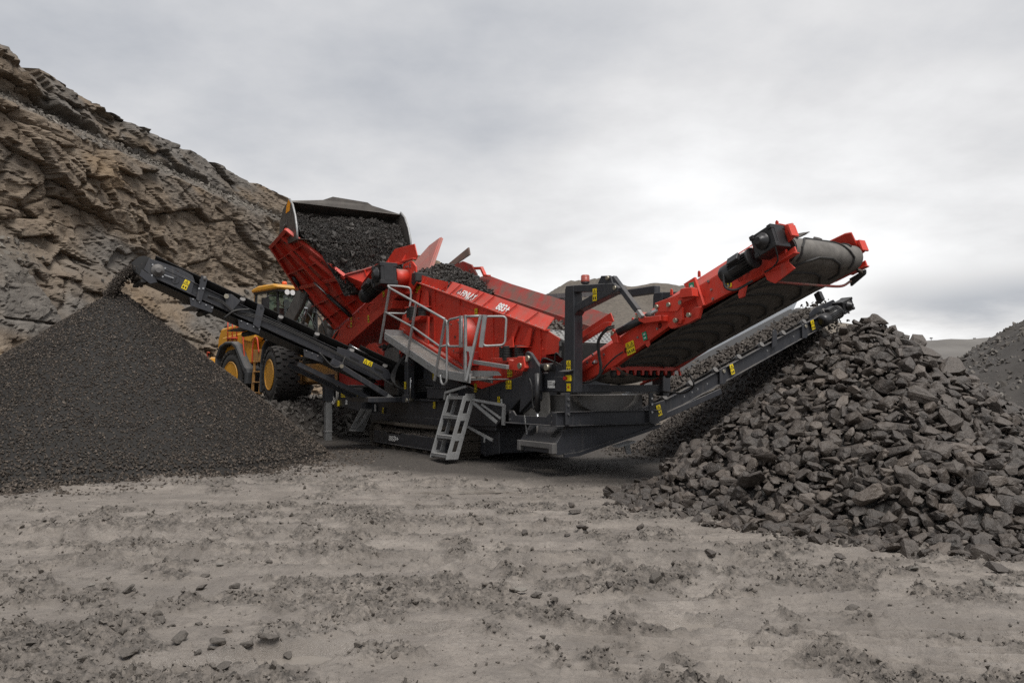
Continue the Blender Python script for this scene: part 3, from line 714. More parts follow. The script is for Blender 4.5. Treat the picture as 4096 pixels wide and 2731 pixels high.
# medium heap under the right-hand conveyor
MX, MY, MH = 6.8, 18.8, 3.0
def mids_h(r, a): 
    h = MH - r * 0.72; return np.where(h < 0.3, 0.3 * np.exp((h - 0.3) / 0.3) - 0.03, h)
def make_mids():
    n = 21000; r = 4.8 * np.sqrt(RNG.random(n)); a = RNG.uniform(0, 2 * np.pi, n); x = MX + r * np.cos(a); y = MY + r * np.sin(a)
    vis = np.cos(a - math.atan2(-MY, -MX)) > -0.3; x, y, r, a = x[vis], y[vis], r[vis], a[vis]
    z = mids_h(r, a) + 0.10 * fbm(x * 0.9, y * 0.9, 121, 3); gz = ground_z(x, y); keep = (z > gz) | (RNG.random(len(z)) < 0.15); z = np.maximum(z, gz)
    S = 0.026 + 0.034 * RNG.random(len(z)) ** 2
    bed = cone_bed(MX, MY, lambda r, a: mids_h(r, a) - 0.03, 5.2, 40, 80, 0.9, 0.1, 121)
    tag(stones('medium_stone_heap', np.stack([x, y, z], 1)[keep], S[keep], 'stone_belt', LOW, tint=0.25, extra=bed), 'dark heap of fist sized stones behind the coarse heap', 'stone heap', kind='stuff')
make_mids()
# coarse heap in the right foreground: each of the rocks that show largest is a rock of its own
BX, BY, BH = 4.74, 11.05, 2.50
def big_h(x, y):
    dx, dy = x - BX, y - BY; a = np.arctan2(dy, dx); r = np.hypot(dx, dy) * (1 + 0.05 * np.sin(a * 2 + 0.6) + 0.04 * np.sin(a * 5 + 1))
    h = BH - r * 0.80
    h = np.where(h < 0.35, 0.35 * np.exp((h - 0.35) / 0.28) - 0.06, h)
    return h - 0.10 * np.exp(-(r / 0.25) ** 2) + 0.05 * np.sin(a * 9 + r * 2) * np.clip(r - 0.5, 0, 1) * np.clip(h * 2, 0, 1)
def make_coarse():
    cand = []; n = 60000
    x = RNG.uniform(0.4, 11.5, n); y = RNG.uniform(7.0, 14.5, n); h = big_h(x, y); g = h > -0.02
    x, y, h = x[g], y[g], h[g]; s = 0.038 + 0.082 * RNG.random(len(x)) ** 2.2; s[RNG.random(len(x)) < 0.02] *= 1.5
    edge = sst(0.0, 0.25, h); keepp = RNG.random(len(x)) < (0.30 + 0.7 * edge); x, y, h, s = x[keepp], y[keepp], h[keepp], s[keepp]
    o = np.argsort(-s); cell = {}; out = []
    for i in o:
        px, py, ss = x[i], y[i], s[i]; ok = True; cx, cy = int(px / 0.3), int(py / 0.3)
        for ax in (-1, 0, 1):
            for ay in (-1, 0, 1):
                for j in cell.get((cx + ax, cy + ay), ()):
                    if (x[j] - px) ** 2 + (y[j] - py) ** 2 + (h[j] - h[i]) ** 2 * 0.5 < (0.48 * (s[j] + ss)) ** 2: ok = False; break
                if not ok: break
            if not ok: break
        if ok: cell.setdefault((cx, cy), []).append(i); out.append(i)
    out = np.array(out); x, y, h, s = x[out], y[out], h[out], s[out]
    e = 0.05; nx = -(big_h(x + e, y) - big_h(x - e, y)) / (2 * e); ny = -(big_h(x, y + e) - big_h(x, y - e)) / (2 * e)
    nrm = np.stack([nx, ny, np.ones(len(x))], 1); nrm /= np.linalg.norm(nrm, axis=1)[:, None]
    R = rotmats(len(x), 0.42, nrm * 0.55 + np.array([0, 0, 0.45]))
    P = np.stack([x, y, np.maximum(h, ground_z(x, y) * 0 + 0.0)], 1) + nrm * (s * RNG.uniform(0.05, 0.35, len(s)))[:, None]
    P[:, 2] = np.maximum(P[:, 2], s * 0.30)
    # which show largest: facing the camera, near, and inside the picture
    d = np.linalg.norm(P - np.array([0, 0, 1.55]), axis=1); face = (nrm * (np.array([0, 0, 1.55]) - P)).sum(1) / d
    inview = np.abs(P[:, 0] / P[:, 1]) < 0.615
    score = s / d * (0.35 + np.clip(face, 0, 1)) * inview * (face > -0.05); order = np.argsort(-score); top, rest = order[:300], order[300:]
    meshes = []
    for v, f in HIGH:
        for tn in (0.03, 0.26, 0.62): meshes.append(npmesh('rock', v, f, 'stone_dark', False, {'tint': np.full(len(v), tn)}))
    mw = RNG.random(300)
    for k, i in enumerate(top):
        vi = RNG.integers(len(HIGH)) * 3 + (2 if mw[k] > 0.90 else 1 if mw[k] > 0.50 else 0)
        ob = bpy.data.objects.new('rock', meshes[vi]); COL.objects.link(ob)
        M = Matrix(R[i].tolist()).to_4x4() @ Matrix.Diagonal((s[i] * 1.14, s[i] * 1.14, s[i] * 1.14, 1)); M.translation = Vector(P[i]); ob.matrix_world = M
        hz = 'near the top' if P[i][2] > 1.55 else 'on the middle slope' if P[i][2] > 0.75 else 'low on the slope' if P[i][2] > 0.28 else 'along the foot'
        hx = 'left' if P[i][0] / P[i][1] < 0.33 else 'middle' if P[i][0] / P[i][1] < 0.47 else 'right'
        tn = 'pale' if vi % 3 == 2 else 'brown grey' if vi % 3 == 1 else 'dark'; sz = 'large ' if s[i] > 0.112 else ''
        lab = f'{sz}{tn} angular rock {hz} of the coarse heap, {hx} part'
        tag(ob, lab, 'rock', lab.replace('rock', 'rocks'))
    cap = bpy.data.objects.new('rock', meshes[4]); COL.objects.link(cap); cap.location = (BX + 0.12, BY - 0.1, 2.42); cap.scale = (0.17, 0.17, 0.26); cap.rotation_euler = (0, 0, 0.4); tag(cap, 'rounded boulder perched on the very top of the coarse heap', 'rock')
    n2 = 2200; xb = RNG.uniform(0.8, 11.5, n2); yb = RNG.uniform(7.4, 14.5, n2); hb = big_h(xb, yb); kb = hb > 0.0
    sb = 0.03 + 0.045 * RNG.random(n2); PB = np.stack([xb, yb, hb - 0.02], 1)[kb]
    PP = np.concatenate([P[rest], PB]); SS = np.concatenate([s[rest] * 1.14, sb[kb]]); RR = np.concatenate([R[rest], rotmats(len(PB))])
    X, Y = np.meshgrid(np.linspace(0.5, 12.5, 120), np.linspace(6.8, 15.5, 90)); bx, by = X.ravel(), Y.ravel()
    bed = (np.stack([bx, by, big_h(bx, by) - 0.10], 1), tris(gridfaces(90, 120)))
    tag(stones('coarse_rock_heap', PP, SS, 'stone_dark', MID, RR, tint=0.28, extra=bed), 'smaller rocks filling the coarse heap at right', 'rock heap', kind='stuff')
make_coarse()
# rubble ramp that the loader stands on
def make_rubble():
    n = 16000; u = RNG.uniform(-17, -5.6, n); v = RNG.uniform(-4.2, 3.4, n)
    P = ORG + u[:, None] * UX + v[:, None] * VX; z = ramp_z(P[:, 0], P[:, 1]); k = (z > 0.06) & ((z < 0.97) | (RNG.random(n) < 0.5) ); P = P[k]; z = z[k]
    gz = ground_z(P[:, 0], P[:, 1]); P[:, 2] = gz + 0.01; S = 0.03 + 0.16 * RNG.random(len(P)) ** 3.2
    tag(stones('rubble_ramp', P, S, 'stone_rubble', LOW, tint=0.55), 'loose broken rubble of the ramp below the wheel loader', 'rubble', kind='stuff')
make_rubble()
# ============================================================ loose stones and crumbs on the mud
LOOSE = [(-2.45,7.04,.038,1),(-2.49,6.79,.058,0),(-2.14,6.48,.045,0),(-3.23,6.45,.03,1),(-3.1,6.4,.03,0),(-2.92,6.39,.059,0),(-2.39,6.49,.055,0),(-2.39,5.68,.053,0),(-2.81,5.31,.061,0),(-2.66,5.33,.066,0),(-2.69,5.18,.052,0),(-2.56,5.22,.028,0),(-2.41,5.21,.036,0),(-2.48,5.47,.034,0),(-2.29,5.5,.051,0),(-2.01,5.08,.074,0),(-1.75,5.03,.062,0),(-1.56,4.95,.046,0),(-1.44,4.98,.069,0),(-1.32,4.96,.04,0),(-2.16,4.75,.066,0),(-1.8,4.82,.033,0),(-2.49,4.79,.026,0),(-1.52,4.68,.051,0),(-1.38,4.68,.065,0),(-1.55,4.53,.066,0),(-2.27,5.16,.032,0),(-2.97,5.3,.029,0),(-1.57,4.81,.026,0),(-2.19,4.43,.034,0),(-4.78,11.03,.043,1),(-4.14,11.21,.043,1),(-4.99,10.09,.028,1),(-3.26,6.78,.026,1),(-2.96,6.78,.021,1),(-1.93,7.17,.033,0),(-2.06,7.1,.033,0),(-2.2,5.45,.029,0),(-2.01,5.4,.033,0),(-2.79,4.86,.037,0),(-1.76,4.94,.034,0),(.75,10.47,.073,2),(.75,9.94,.084,2),(.85,9.79,.027,1),(.75,8.86,.075,2),(1.0,8.76,.038,2),(.13,8.53,.05,2),(1.09,11.11,.069,2),(1.08,11.51,.053,2),(1.49,12.28,.053,2),(1.34,11.69,.063,2),(1.26,9.59,.067,2),(1.37,8.93,.069,2),(1.58,8.85,.057,2),(1.17,10.44,.056,2),(1.79,7.54,.06,2),(.56,8.44,.033,2),(1.13,6.56,.071,0),(.67,6.4,.04,0),(.74,6.34,.049,2),(1.32,6.53,.035,0),(.94,6.06,.037,2),(.38,5.81,.022,0),(.06,5.71,.04,0),(.63,5.7,.022,0),(.19,5.23,.024,0),(.05,6.25,.072,1),(.18,6.2,.048,0),(.28,6.23,.021,0),(.32,6.16,.033,0),(1.83,6.92,.021,0),(2.97,7.58,.067,2),(3.99,6.9,.106,2),(2.37,5.86,.056,0),(3.58,6.31,.054,1),(3.16,6.1,.019,0),(3.84,6.35,.039,1),(1.99,4.93,.046,0),(2.66,5.91,.023,0),(3.3,7.1,.027,1),(3.39,7.15,.028,1),(3.36,7.01,.027,1),(3.28,6.83,.042,1),(3.22,6.31,.019,1),(3.32,6.61,.022,1),(3.29,6.19,.021,1),(3.4,6.3,.023,1),(3.35,6.38,.022,1),(3.32,6.1,.024,1),(3.21,6.1,.021,1),(3.43,6.39,.02,1)]
def make_loose():
    ms = {}
    for mi, mn in enumerate(('stone_mud', 'stone_light', 'stone_dark')):
        ms[mi] = [npmesh('loose_stone', v, f, mn, False, {'tint': np.full(len(v), 0.12)}) for v, f in HIGH]
    for i, (x, y, s, k) in enumerate(LOOSE):
        z = float(ground_z(np.array([x]), np.array([y]))[0])
        o = bpy.data.objects.new('loose_stone', ms[k][i % len(HIGH)]); COL.objects.link(o)
        h = s * 0.95; o.location = (x, y, z + h * 0.40); o.rotation_euler = (random.uniform(-.35, .35), random.uniform(-.35, .35), random.uniform(0, 6.28)); o.scale = (h * 1.15, h, h)
        side = 'left' if x < -1.0 else 'middle' if x < 1.6 else 'right'
        band = 'front' if y < 5.6 else 'middle' if y < 8 else 'rear'
        kind = ('mud coloured', 'pale grey', 'dark')[k]
        if (x, y) == (3.99, 6.9): lab = 'largest dark loose rock on the mud at the right edge'
        elif (x, y) == (2.97, 7.58): lab = 'single dark rock just in front of the coarse heap'
        elif (x, y) == (-2.16, 4.75): lab = 'wedge shaped muddy stone with dark hollow underneath at lower left'
        elif (x, y) == (2.37, 5.86): lab = 'muddy stone on the edge of the dark mud ridge at right'
        elif (x, y) == (.05, 6.25): lab = 'large pale stone half sunk in the mud near picture centre'
        else: lab = f'{kind} loose stone on the {band} {side} part of the muddy ground'
        tag(o, lab, 'stone', f'{kind} stones on the {band} {side} mud')
make_loose()
def make_crumbs():
    n = 90000; t = RNG.random(n); y = 4.1 * (17.0 / 4.1) ** t; x = RNG.uniform(-0.66, 0.66, n) * y
    z, l = mud(x, y); dk = dark_mask(x, y); k = RNG.random(n) < (0.09 + 0.8 * l ** 2) * (1 - 0.7 * dk); k &= puddle_d(x, y) > 1.3
    x, y = x[k][:21000], y[k][:21000]; z = ground_z(x, y)
    S = (0.0045 + 0.015 * RNG.random(len(x)) ** 4) * (0.7 + 0.045 * y)
    tag(stones('mud_crumbs', np.stack([x, y, z + S * 0.3], 1), S, 'crumb', LOW[:5], tint=0.35), 'small crumbs of mud and grit strewn over the ground', 'grit', kind='stuff')
make_crumbs()

def make_clods():
    n = 60000; t = RNG.random(n); y = 4.1 * (15.0 / 4.1) ** t; x = RNG.uniform(-0.64, 0.64, n) * y
    z, l = mud(x, y); c = fbm(x * 5.5, y * 7.0, 11, 4, 0.6); k = (RNG.random(n) < l ** 2 * sst(0.0, 0.4, c) * 0.5) & (puddle_d(x, y) > 1.3) & (dark_mask(x, y) < 0.5)
    x, y = x[k][:1900], y[k][:1900]; z = ground_z(x, y); S = (0.012 + 0.026 * RNG.random(len(x)) ** 2.5) * (0.7 + 0.05 * y)
    tag(stones('mud_clods', np.stack([x, y, z + S * 0.25], 1), S, 'clod', LOW, tint=0.15), 'dark clods of churned mud along the wheel ruts', 'mud clods', kind='stuff')
material('clod', (0.075, 0.066, 0.057), 0.85, col2=(0.15, 0.131, 0.112), scale=18.0, attr=[('tint', (0.24, 0.215, 0.19))], space='World', bump=0.6, bscale=70)
make_clods()

def heap_chips():
    n = 7000; x = RNG.uniform(0.8, 9.5, n); y = RNG.uniform(7.2, 13, n); h = big_h(x, y); k = h > -0.03; S = 0.014 + 0.03 * RNG.random(n) ** 2
    P = np.stack([x, y, np.maximum(h, ground_z(x, y)) + 0.015], 1)[k]
    tag(stones('rock_chips', P, S[k], 'stone_dark', LOW, tint=0.45), 'small chips lying between the rocks of the coarse heap', 'rock chips', kind='stuff')
heap_chips()
# ============================================================ the tracked screening machine
RM = empty('screening_machine', tuple(ORG), -PHI)
tag(RM, 'large red and charcoal tracked screening machine with three conveyors', 'screening machine')
def axes_v(slope=0.0):   # a face looking to -y: right along +x, up along z, turned by slope
    c, s = math.cos(slope), math.sin(slope); return Vector((c, 0, s)), Vector((-s, 0, c)), Vector((0, -1, 0))
def axes_u(slope=0.0):   # a face looking to +x
    c, s = math.cos(slope), math.sin(slope); return Vector((0, c, s)), Vector((0, -s, c)), Vector((1, 0, 0))
def lettering(text, pos, ax, size, mat, parent, shear=0.0, name='lettering', xs=1.0, bold=0.0):
    cu = bpy.data.curves.new(name, 'FONT'); cu.body = text; cu.size = 1.0; cu.extrude = 0.004 / size; cu.shear = shear; cu.offset = bold
    t = bpy.data.objects.new(name, cu); COL.objects.link(t); bpy.context.view_layer.update()
    me = bpy.data.meshes.new_from_object(t.evaluated_get(bpy.context.evaluated_depsgraph_get())); bpy.data.objects.remove(t)
    r, u, n = ax; M = Matrix((( r.x * size * xs, u.x * size, n.x * size, pos[0]), (r.y * size * xs, u.y * size, n.y * size, pos[1]), (r.z * size * xs, u.z * size, n.z * size, pos[2]), (0, 0, 0, 1)))
    me.transform(M); me.materials.clear(); me.materials.append(MAT[mat]); me.name = name
    return link(name, me, parent)
def sticker(pos, ax, w, h, parent, kind='warn', cols=1):
    r, u, n = ax; p = Vector(pos); m = MB(); m.obox(p + n * 0.003, r * w, u * h, n * 0.004)
    base = {'warn': 'sticker_yellow', 'white': 'sticker_white', 'green': 'sticker_green', 'stop': 'sticker_yellow'}[kind]
    o = m.build('warning_sticker' if kind in ('warn', 'stop') else 'information_plate' if kind == 'white' else 'safety_sticker', base, parent)
    k = MB(); q = p + n * 0.0055
    if kind == 'warn':
        for c in range(cols):
            cx = (c + 0.5) / cols - 0.5; cw = w / cols; o2 = q + r * (cx * w) + u * (h * 0.20); s = min(cw * 0.82, h * 0.5)
            A, B, C = o2 + u * s * 0.5, o2 - u * s * 0.4 - r * s * 0.55, o2 - u * s * 0.4 + r * s * 0.55
            for a, b in ((A, B), (B, C), (C, A)): k.beam(a, b, s * 0.11, 0.002, up=n)
            k.obox(o2 - u * s * 0.08, r * s * 0.16, u * s * 0.38, n * 0.002)
            for sx in (-0.22, 0.22): k.obox(q + r * (cx * w + sx * cw) - u * h * 0.28, r * cw * 0.26, u * h * 0.24, n * 0.002)
    elif kind == 'green':
        for sy in (-0.22, 0.22): k.obox(q + u * h * sy, r * w * 0.5, u * h * 0.16, n * 0.002)
    elif kind == 'stop':
        k.obox(q - u * h * 0.05, r * w * 0.55, u * h * 0.12, n * 0.002); k.obox(q + u * h * 0.08, r * w * 0.3, u * h * 0.16, n * 0.002)
    else:
        for i in range(3): k.obox(q + u * h * (0.28 - 0.2 * i) - r * w * 0.12, r * w * 0.5, u * h * 0.06, n * 0.002)
    k.build('pictogram', {'green': 'sticker_white', 'stop': 'sticker_red'}.get(kind, 'sticker_ink'), o); return o
def bolts(name, pts, n, r, parent, mat='steel', t=0.02):
    """each bolt head is a piece of its own, sharing one mesh"""
    n = Vector(n).normalized(); me = MB().cyl((0, 0, 0), (0, 0, t), r, 6, smooth=False).mesh(name, mat); q = n.to_track_quat('Z', 'Y')
    for p in pts:
        o = link(name, me, parent); o.location = p; o.rotation_euler = q.to_euler()
def spring(name, c, r, h, parent, axis=(0, 0, 1)):
    prof = []; k = 9
    for i in range(k):
        t0 = h * i / k; d = h / k; prof += [(t0, r * 0.80), (t0 + d * 0.25, r), (t0 + d * 0.7, r)]
    prof.append((h, r * 0.8)); return MB().lathe(c, axis, prof, 16, False).build(name, 'rubber', parent)
def motor(parent, p0, p1, r, name='electric_motor', fins=20, cap=True):
    """finned motor with its fan cowl at p1, bolted on at p0"""
    p0 = Vector(p0); p1 = Vector(p1); d = (p1 - p0); L = d.length; d.normalize()
    m = MB(); m.lathe(p0, d, [(0, r * 1.12), (L * 0.07, r * 1.12), (L * 0.08, r * 0.86), (L * 0.66, r * 0.86), (L * 0.67, r), (L * 0.90, r), (L * 0.965, r * 0.86), (L, r * 0.45)], 24)
    a = d.cross(Vector((0, 0, 1))).normalized(); b = d.cross(a)
    for i in range(fins):
        t = 2 * math.pi * i / fins; e = a * math.cos(t) + b * math.sin(t)
        m.obox(p0 + d * L * 0.37 + e * r * 0.9, d * L * 0.56, e * r * 0.24, d.cross(e) * r * 0.055)
    o = m.build(name, 'black_iron', parent)
    tb = MB(); up = (Vector((0, 0, 1)) - d * d.z).normalized(); sd = up * 0.5 + Vector((0, -0.85, 0)); sd = (sd - d * sd.dot(d)).normalized()
    tb.obox(p0 + d * L * 0.4 + sd * r * 1.12, d * L * 0.34, d.cross(sd) * r * 0.9, sd * r * 0.5); tb.build('terminal_box', 'black_iron', o, 0.008); return o
def gearbox(parent, c, ax, ay, az, name='gearbox'):
    """ax, ay, az: full edge vectors; ay points outwards"""
    c, ax, ay, az = map(Vector, (c, ax, ay, az)); m = MB(); m.obox(c, ax, ay, az)
    for sx in (-1, 1):
        for sz in (-1, 1): m.obox(c + ax * 0.42 * sx + az * 0.42 * sz, ax * 0.2, ay * 1.12, az * 0.2)
    for k in range(5): m.obox(c + ay * 0.5 + az * (-0.3 + 0.15 * k) , ax * 0.5, ay * 0.06, az * 0.05)
    o = m.build(name, 'black_iron', parent, 0.012)
    k = MB(); k.lathe(c + ay * 0.5, ay, [(0, az.length * 0.36), (0.03, az.length * 0.36), (0.035, az.length * 0.26), (0.08, az.length * 0.24), (0.09, az.length * 0.16), (0.11, az.length * 0.15)], 24)
    k.build('bearing_cover', 'black_iron', o)
    k = MB(); k.obox(c + ax * 0.51, ax * 0.03, ay * 0.62, az * 0.72); k.build('inspection_plate', 'black_iron', o, 0.01); return o
def hose(pts, r, parent, n=8, mat='rubber', name='hose'): return MB().tube(curve(pts, n), r, 7).build(name, mat, parent)

# ---- crawler tracks
def make_track(v0, full=True):
    tr = empty('crawler_track', (0, 0, 0), 0, RM); ua, ub, R = -4.42, -0.28, 0.31
    m = MB()
    for c in (ua, ub): MB().lathe((c, v0 + 0.06, R + 0.02), (0, 1, 0), [(0, 0.27), (0.05, 0.28), (0.1, 0.22), (0.3, 0.22), (0.33, 0.28), (0.38, 0.27)], 20).build('idler_wheel', 'track_iron', tr)
    f = MB(); f.pv([(-4.52, 0.16), (-4.54, 0.44), (-3.85, 0.445), (-3.72, 0.40), (-3.0, 0.40), (-2.9, 0.445), (-1.1, 0.43), (-0.72, 0.36), (-0.7, 0.15)], v0 + 0.02, v0 + 0.44)
    f.pv([(-4.56, 0.150), (-0.7, 0.135), (-0.7, 0.165), (-4.56, 0.180)], v0 - 0.006, v0 + 0.46)
    f.build('track_frame', 'charcoal', tr, 0.012)
    for i in range(7):
        MB().lathe((-4.05 + i * 0.56, v0 + 0.08, 0.12), (0, 1, 0), [(0, 0.075), (0.02, 0.10), (0.06, 0.10), (0.08, 0.08), (0.26, 0.08), (0.28, 0.10), (0.33, 0.09)], 14).build('track_roller', 'track_iron', tr)
    per = 2 * (ub - ua) + 2 * math.pi * R; n = 64
    shoe = MB(); shoe.box((-0.076, 0, -0.012), (0.076, 0.5, 0.016)); shoe.pv([(-0.075, 0.0), (-0.045, 0.0), (-0.05, 0.045), (-0.064, 0.045)], 0.0, 0.5); shoe.pv([(0.02, 0.0), (0.04, 0.0), (0.036, 0.03), (0.024, 0.03)], 0.0, 0.5)
    shoe.box((-0.05, 0.12, -0.05), (0.05, 0.19, -0.012)); shoe.box((-0.05, 0.31, -0.05), (0.05, 0.38, -0.012))
    me = shoe.mesh('track_shoe', 'track_iron')
    for i in range(n):
        s = per * i / n; L = ub - ua
        if s < L: u, z, a = ua + s, 2 * R + 0.03 - 0.02 * math.sin(math.pi * s / L), 0.0
        elif s < L + math.pi * R: t = (s - L) / R; u, z, a = ub + math.sin(t) * R, R + 0.03 + math.cos(t) * R, -t
        elif s < 2 * L + math.pi * R: u, z, a = ub - (s - L - math.pi * R), 0.03, math.pi
        else: t = (s - 2 * L - math.pi * R) / R; u, z, a = ua - math.sin(t) * R, R + 0.03 - math.cos(t) * R, math.pi - t
        o = link('track_shoe', me, tr); o.location = (u, v0, z); o.rotation_euler = (0, -a, 0)
    return tr
T1 = make_track(0.0); make_track(2.0)
def mud_on_track():
    n = 900; u = RNG.uniform(-4.3, -0.9, n); v = RNG.uniform(0.03, 0.42, n); z = 0.44 + 0.11 * (1 - ((v - 0.25) / 0.25) ** 2) * (0.4 + 0.8 * vn(u * 3, v * 3, 5)) * RNG.random(n)
    o = stones('caked_mud', np.stack([u, v, z], 1), 0.022 + 0.025 * RNG.random(n), 'caked_mud', LOW, tint=0); o.parent = T1; o['kind'] = 'stuff'
mud_on_track()
lettering('883+', (-3.55, -0.004, 0.245), axes_v(-0.004), 0.17, 'letter_white', T1, 0.0, xs=1.6, bold=0.012)

# ---- chassis
ch = MB(); ch.box((-5.35, 0.27, 0.66), (0.95, 2.23, 1.20)); ch.box((-5.2, 0.24, 0.62), (-0.4, 2.26, 0.83)); ch.box((-4.6, 0.20, 1.19), (0.2, 2.3, 1.235))
ch.pv([(0.16, 0.17), (0.36, 0.13), (0.9, 0.22), (0.9, 0.75), (0.16, 0.75)], 0.38, 2.1)
ch.box((-4.4, 0.55, 0.35), (0.1, 1.95, 0.7))
CH = ch.build('chassis', 'charcoal', RM, 0.012)
MB().pv([(-0.45, 0.72), (-0.45, 1.42), (0.1, 1.42), (2.06, 1.74), (2.12, 1.42), (1.06, 0.76)], 0.205, 2.2).build('discharge_chute', 'charcoal', RM, 0.01)
for u in (0.82, 1.22, 1.6): MB().box((u, 0.197, 1.0 if u < 1.3 else 1.15), (u + 0.012, 0.206, 1.52)).build('panel_seam', 'charcoal', CH)
MB().pv([(-7.82, 1.15), (-7.0, 1.0), (-5.3, 0.86), (-5.3, 1.48), (-7.8, 1.5)], 0.0, 2.4).build('power_unit', 'charcoal', RM, 0.015)
MB().box((-7.3, 0.12, 1.5), (-5.0, 2.3, 1.95)).build('engine_canopy', 'red_dark', RM, 0.03)
MB().box((-7.1, 0.02, 1.50), (-4.6, 0.24, 1.56)).build('canopy_shelf', 'charcoal', RM, 0.01)
MB().pv([(-6.3, 1.9), (-6.29, 2.42), (-5.62, 2.65), (-5.19, 2.65), (-4.67, 2.40), (-4.67, 1.9)], 0.30, 1.6).build('conveyor_tail_hood', 'red', RM, 0.02)
MB().pv([(-6.05, 2.0), (-6.05, 2.36), (-5.55, 2.54), (-5.25, 2.54), (-4.84, 2.34), (-4.84, 2.0)], 0.285, 0.30).build('hood_cover', 'red', RM, 0.01)
MB().pv([(-4.67, 1.3), (-4.67, 2.40), (-4.5, 2.5), (-3.8, 2.48), (-3.8, 1.3)], 0.34, 1.9).build('collection_hopper', 'grey_paint', RM, 0.02)
n = 700; u = RNG.uniform(-5.2, -3.8, n); v = RNG.uniform(0.3, 1.5, n)
o = stones('spilt_fines', np.stack([u, v, 2.5 + 0.10 * RNG.random(n) - 0.12 * np.abs(u + 4.4)], 1), 0.03 + 0.03 * RNG.random(n), 'stone_feed', LOW); o.parent = RM; o['kind'] = 'stuff'
# inner darkness of the frame: cross walls and hoses' manifold
MB().box((-5.2, 1.2, 1.2), (-0.2, 1.3, 2.3)).build('inner_wall', 'charcoal', RM); MB().box((-3.7, 0.5, 1.2), (-3.5, 2.2, 2.7)).build('cross_frame', 'charcoal', RM)
MB().box((-2.2, 0.32, 1.24), (-1.6, 1.1, 1.62)).build('valve_cabinet', 'black_iron', RM, 0.02)
MB().box((-1.39, -0.06, 1.27), (-0.52, 0.5, 1.485)).box((-1.43, -0.08, 1.485), (-0.48, 0.5, 1.51)).build('tool_box', 'charcoal', RM, 0.01)
for i in range(6):
    z = 1.3 + 0.05 * i; hose([(-3.3 + 0.05 * i, 0.25, 1.3), (-2.9, 0.1 + 0.02 * i, z), (-2.3, 0.22, z + 0.12), (-1.7, 0.28, z + 0.1)], 0.018, RM)
p = MB(); p.box((-2.55, -0.07, 1.2), (-2.36, 0.10, 2.12)).pv([(-2.62, 1.16), (-2.62, 1.32), (-2.28, 1.34), (-2.28, 1.16)], -0.09, -0.07).build('support_post', 'charcoal', RM, 0.008)
MB().cyl((-2.26, -0.05, 1.26), (-2.24, -0.05, 1.72), 0.018).build('gas_strut', 'steel', RM)
MB().cyl((-2.36, -0.11, 1.22), (-2.36, 0.06, 1.22), 0.045).build('hinge_pin', 'pin', RM)
# brace box under the screen
MB().pv([(-2.2, 1.60), (-2.2, 2.1), (-0.6, 1.62), (0.6, 1.40), (0.6, 1.30), (-0.2, 1.3)], 0.24, 0.30).build('side_brace', 'charcoal', RM, 0.01)
# rear jack leg
l = MB(); l.box((-7.5, -0.28, 1.12), (-7.24, -0.02, 1.86)); l.build('leg_sleeve', 'charcoal', RM, 0.01)
l = MB(); l.box((-7.46, -0.24, -0.02), (-7.28, -0.06, 1.14)); l.box((-7.47, -0.25, 0.25), (-7.27, -0.05, 0.30)); l.build('jack_leg', 'galvanised', RM, 0.012)
cb = MB()
for i in range(6):
    cx = 0.04 * random.uniform(-1, 1); cb.tube([(-7.1 + cx + 0.22 * math.cos(t) * (0.8 + 0.06 * i), -0.03 - 0.012 * i, 1.35 + 0.30 * math.sin(t) * (0.85 + 0.04 * i)) for t in np.linspace(0, 2 * math.pi, 25)[:-1]], 0.012, 5, closed=True)
cb.build('coiled_cable', 'cable_white', RM)
MB().box((-6.98, -0.05, 0.98), (-6.88, 0.0, 1.14)).build('remote_control', 'sticker_yellow', RM, 0.01)
# small rear step
st = MB(); st.prism([(-5.30, -0.32, 0.42), (-5.26, -0.12, 0.42), (-4.95, -0.02, 0.96), (-5.02, -0.14, 0.96)], (0.02, 0, 0)); st.prism([(-4.88, -0.32, 0.42), (-4.84, -0.12, 0.42), (-4.53, -0.02, 0.96), (-4.60, -0.14, 0.96)], (0.02, 0, 0))
st.box((-5.30, -0.33, 0.40), (-4.84, -0.10, 0.425)); st.build('rear_step', 'galvanised', RM)

# ---- front tower, post plates, tail frame
MB().pv([(2.1, 1.05), (2.2, 1.75), (2.3, 2.13), (2.36, 2.16), (2.47, 2.13), (2.76, 1.88), (2.76, 1.45), (2.5, 1.3)], 0.08, 0.14).pv([(2.12, 1.05), (2.12, 1.76), (2.7, 1.78), (2.7, 1.3)], 0.141, 0.5).build('pivot_tower', 'charcoal', RM, 0.008)
for u, z in ((2.42, 2.03), (3.02, 1.86)): MB().cyl((u, 0.03, z), (u, 0.1, z), 0.055, 14).build('hinge_pin', 'pin', RM)
MB().pv([(2.62, 1.44), (3.44, 1.43), (3.44, 2.21), (3.30, 1.98), (3.12, 1.90), (2.92, 1.885), (2.85, 1.76), (2.62, 1.74)], 0.19, 0.24).pv([(2.88, 1.45), (3.42, 1.44), (3.42, 1.70), (2.88, 1.71)], 0.172, 0.189).build('post_plate', 'charcoal', RM, 0.008)
MB().cyl((2.62, 0.16, 1.87), (3.1, 0.16, 1.87), 0.065, 16).build('hydraulic_cylinder', 'black_iron', RM)
def jack():
    o = MB().cyl((2.82, 0.0, 1.10), (2.82, 0.0, 1.76), 0.05, 16).build('jack_cylinder', 'black_iron', RM)
    MB().cyl((2.82, 0.0, 0.60), (2.82, 0.0, 1.10), 0.026, 12).build('piston_rod', 'steel', o); MB().box((2.77, -0.05, 0.54), (2.87, 0.05, 0.64)).build('clevis', 'charcoal', o)
jack()
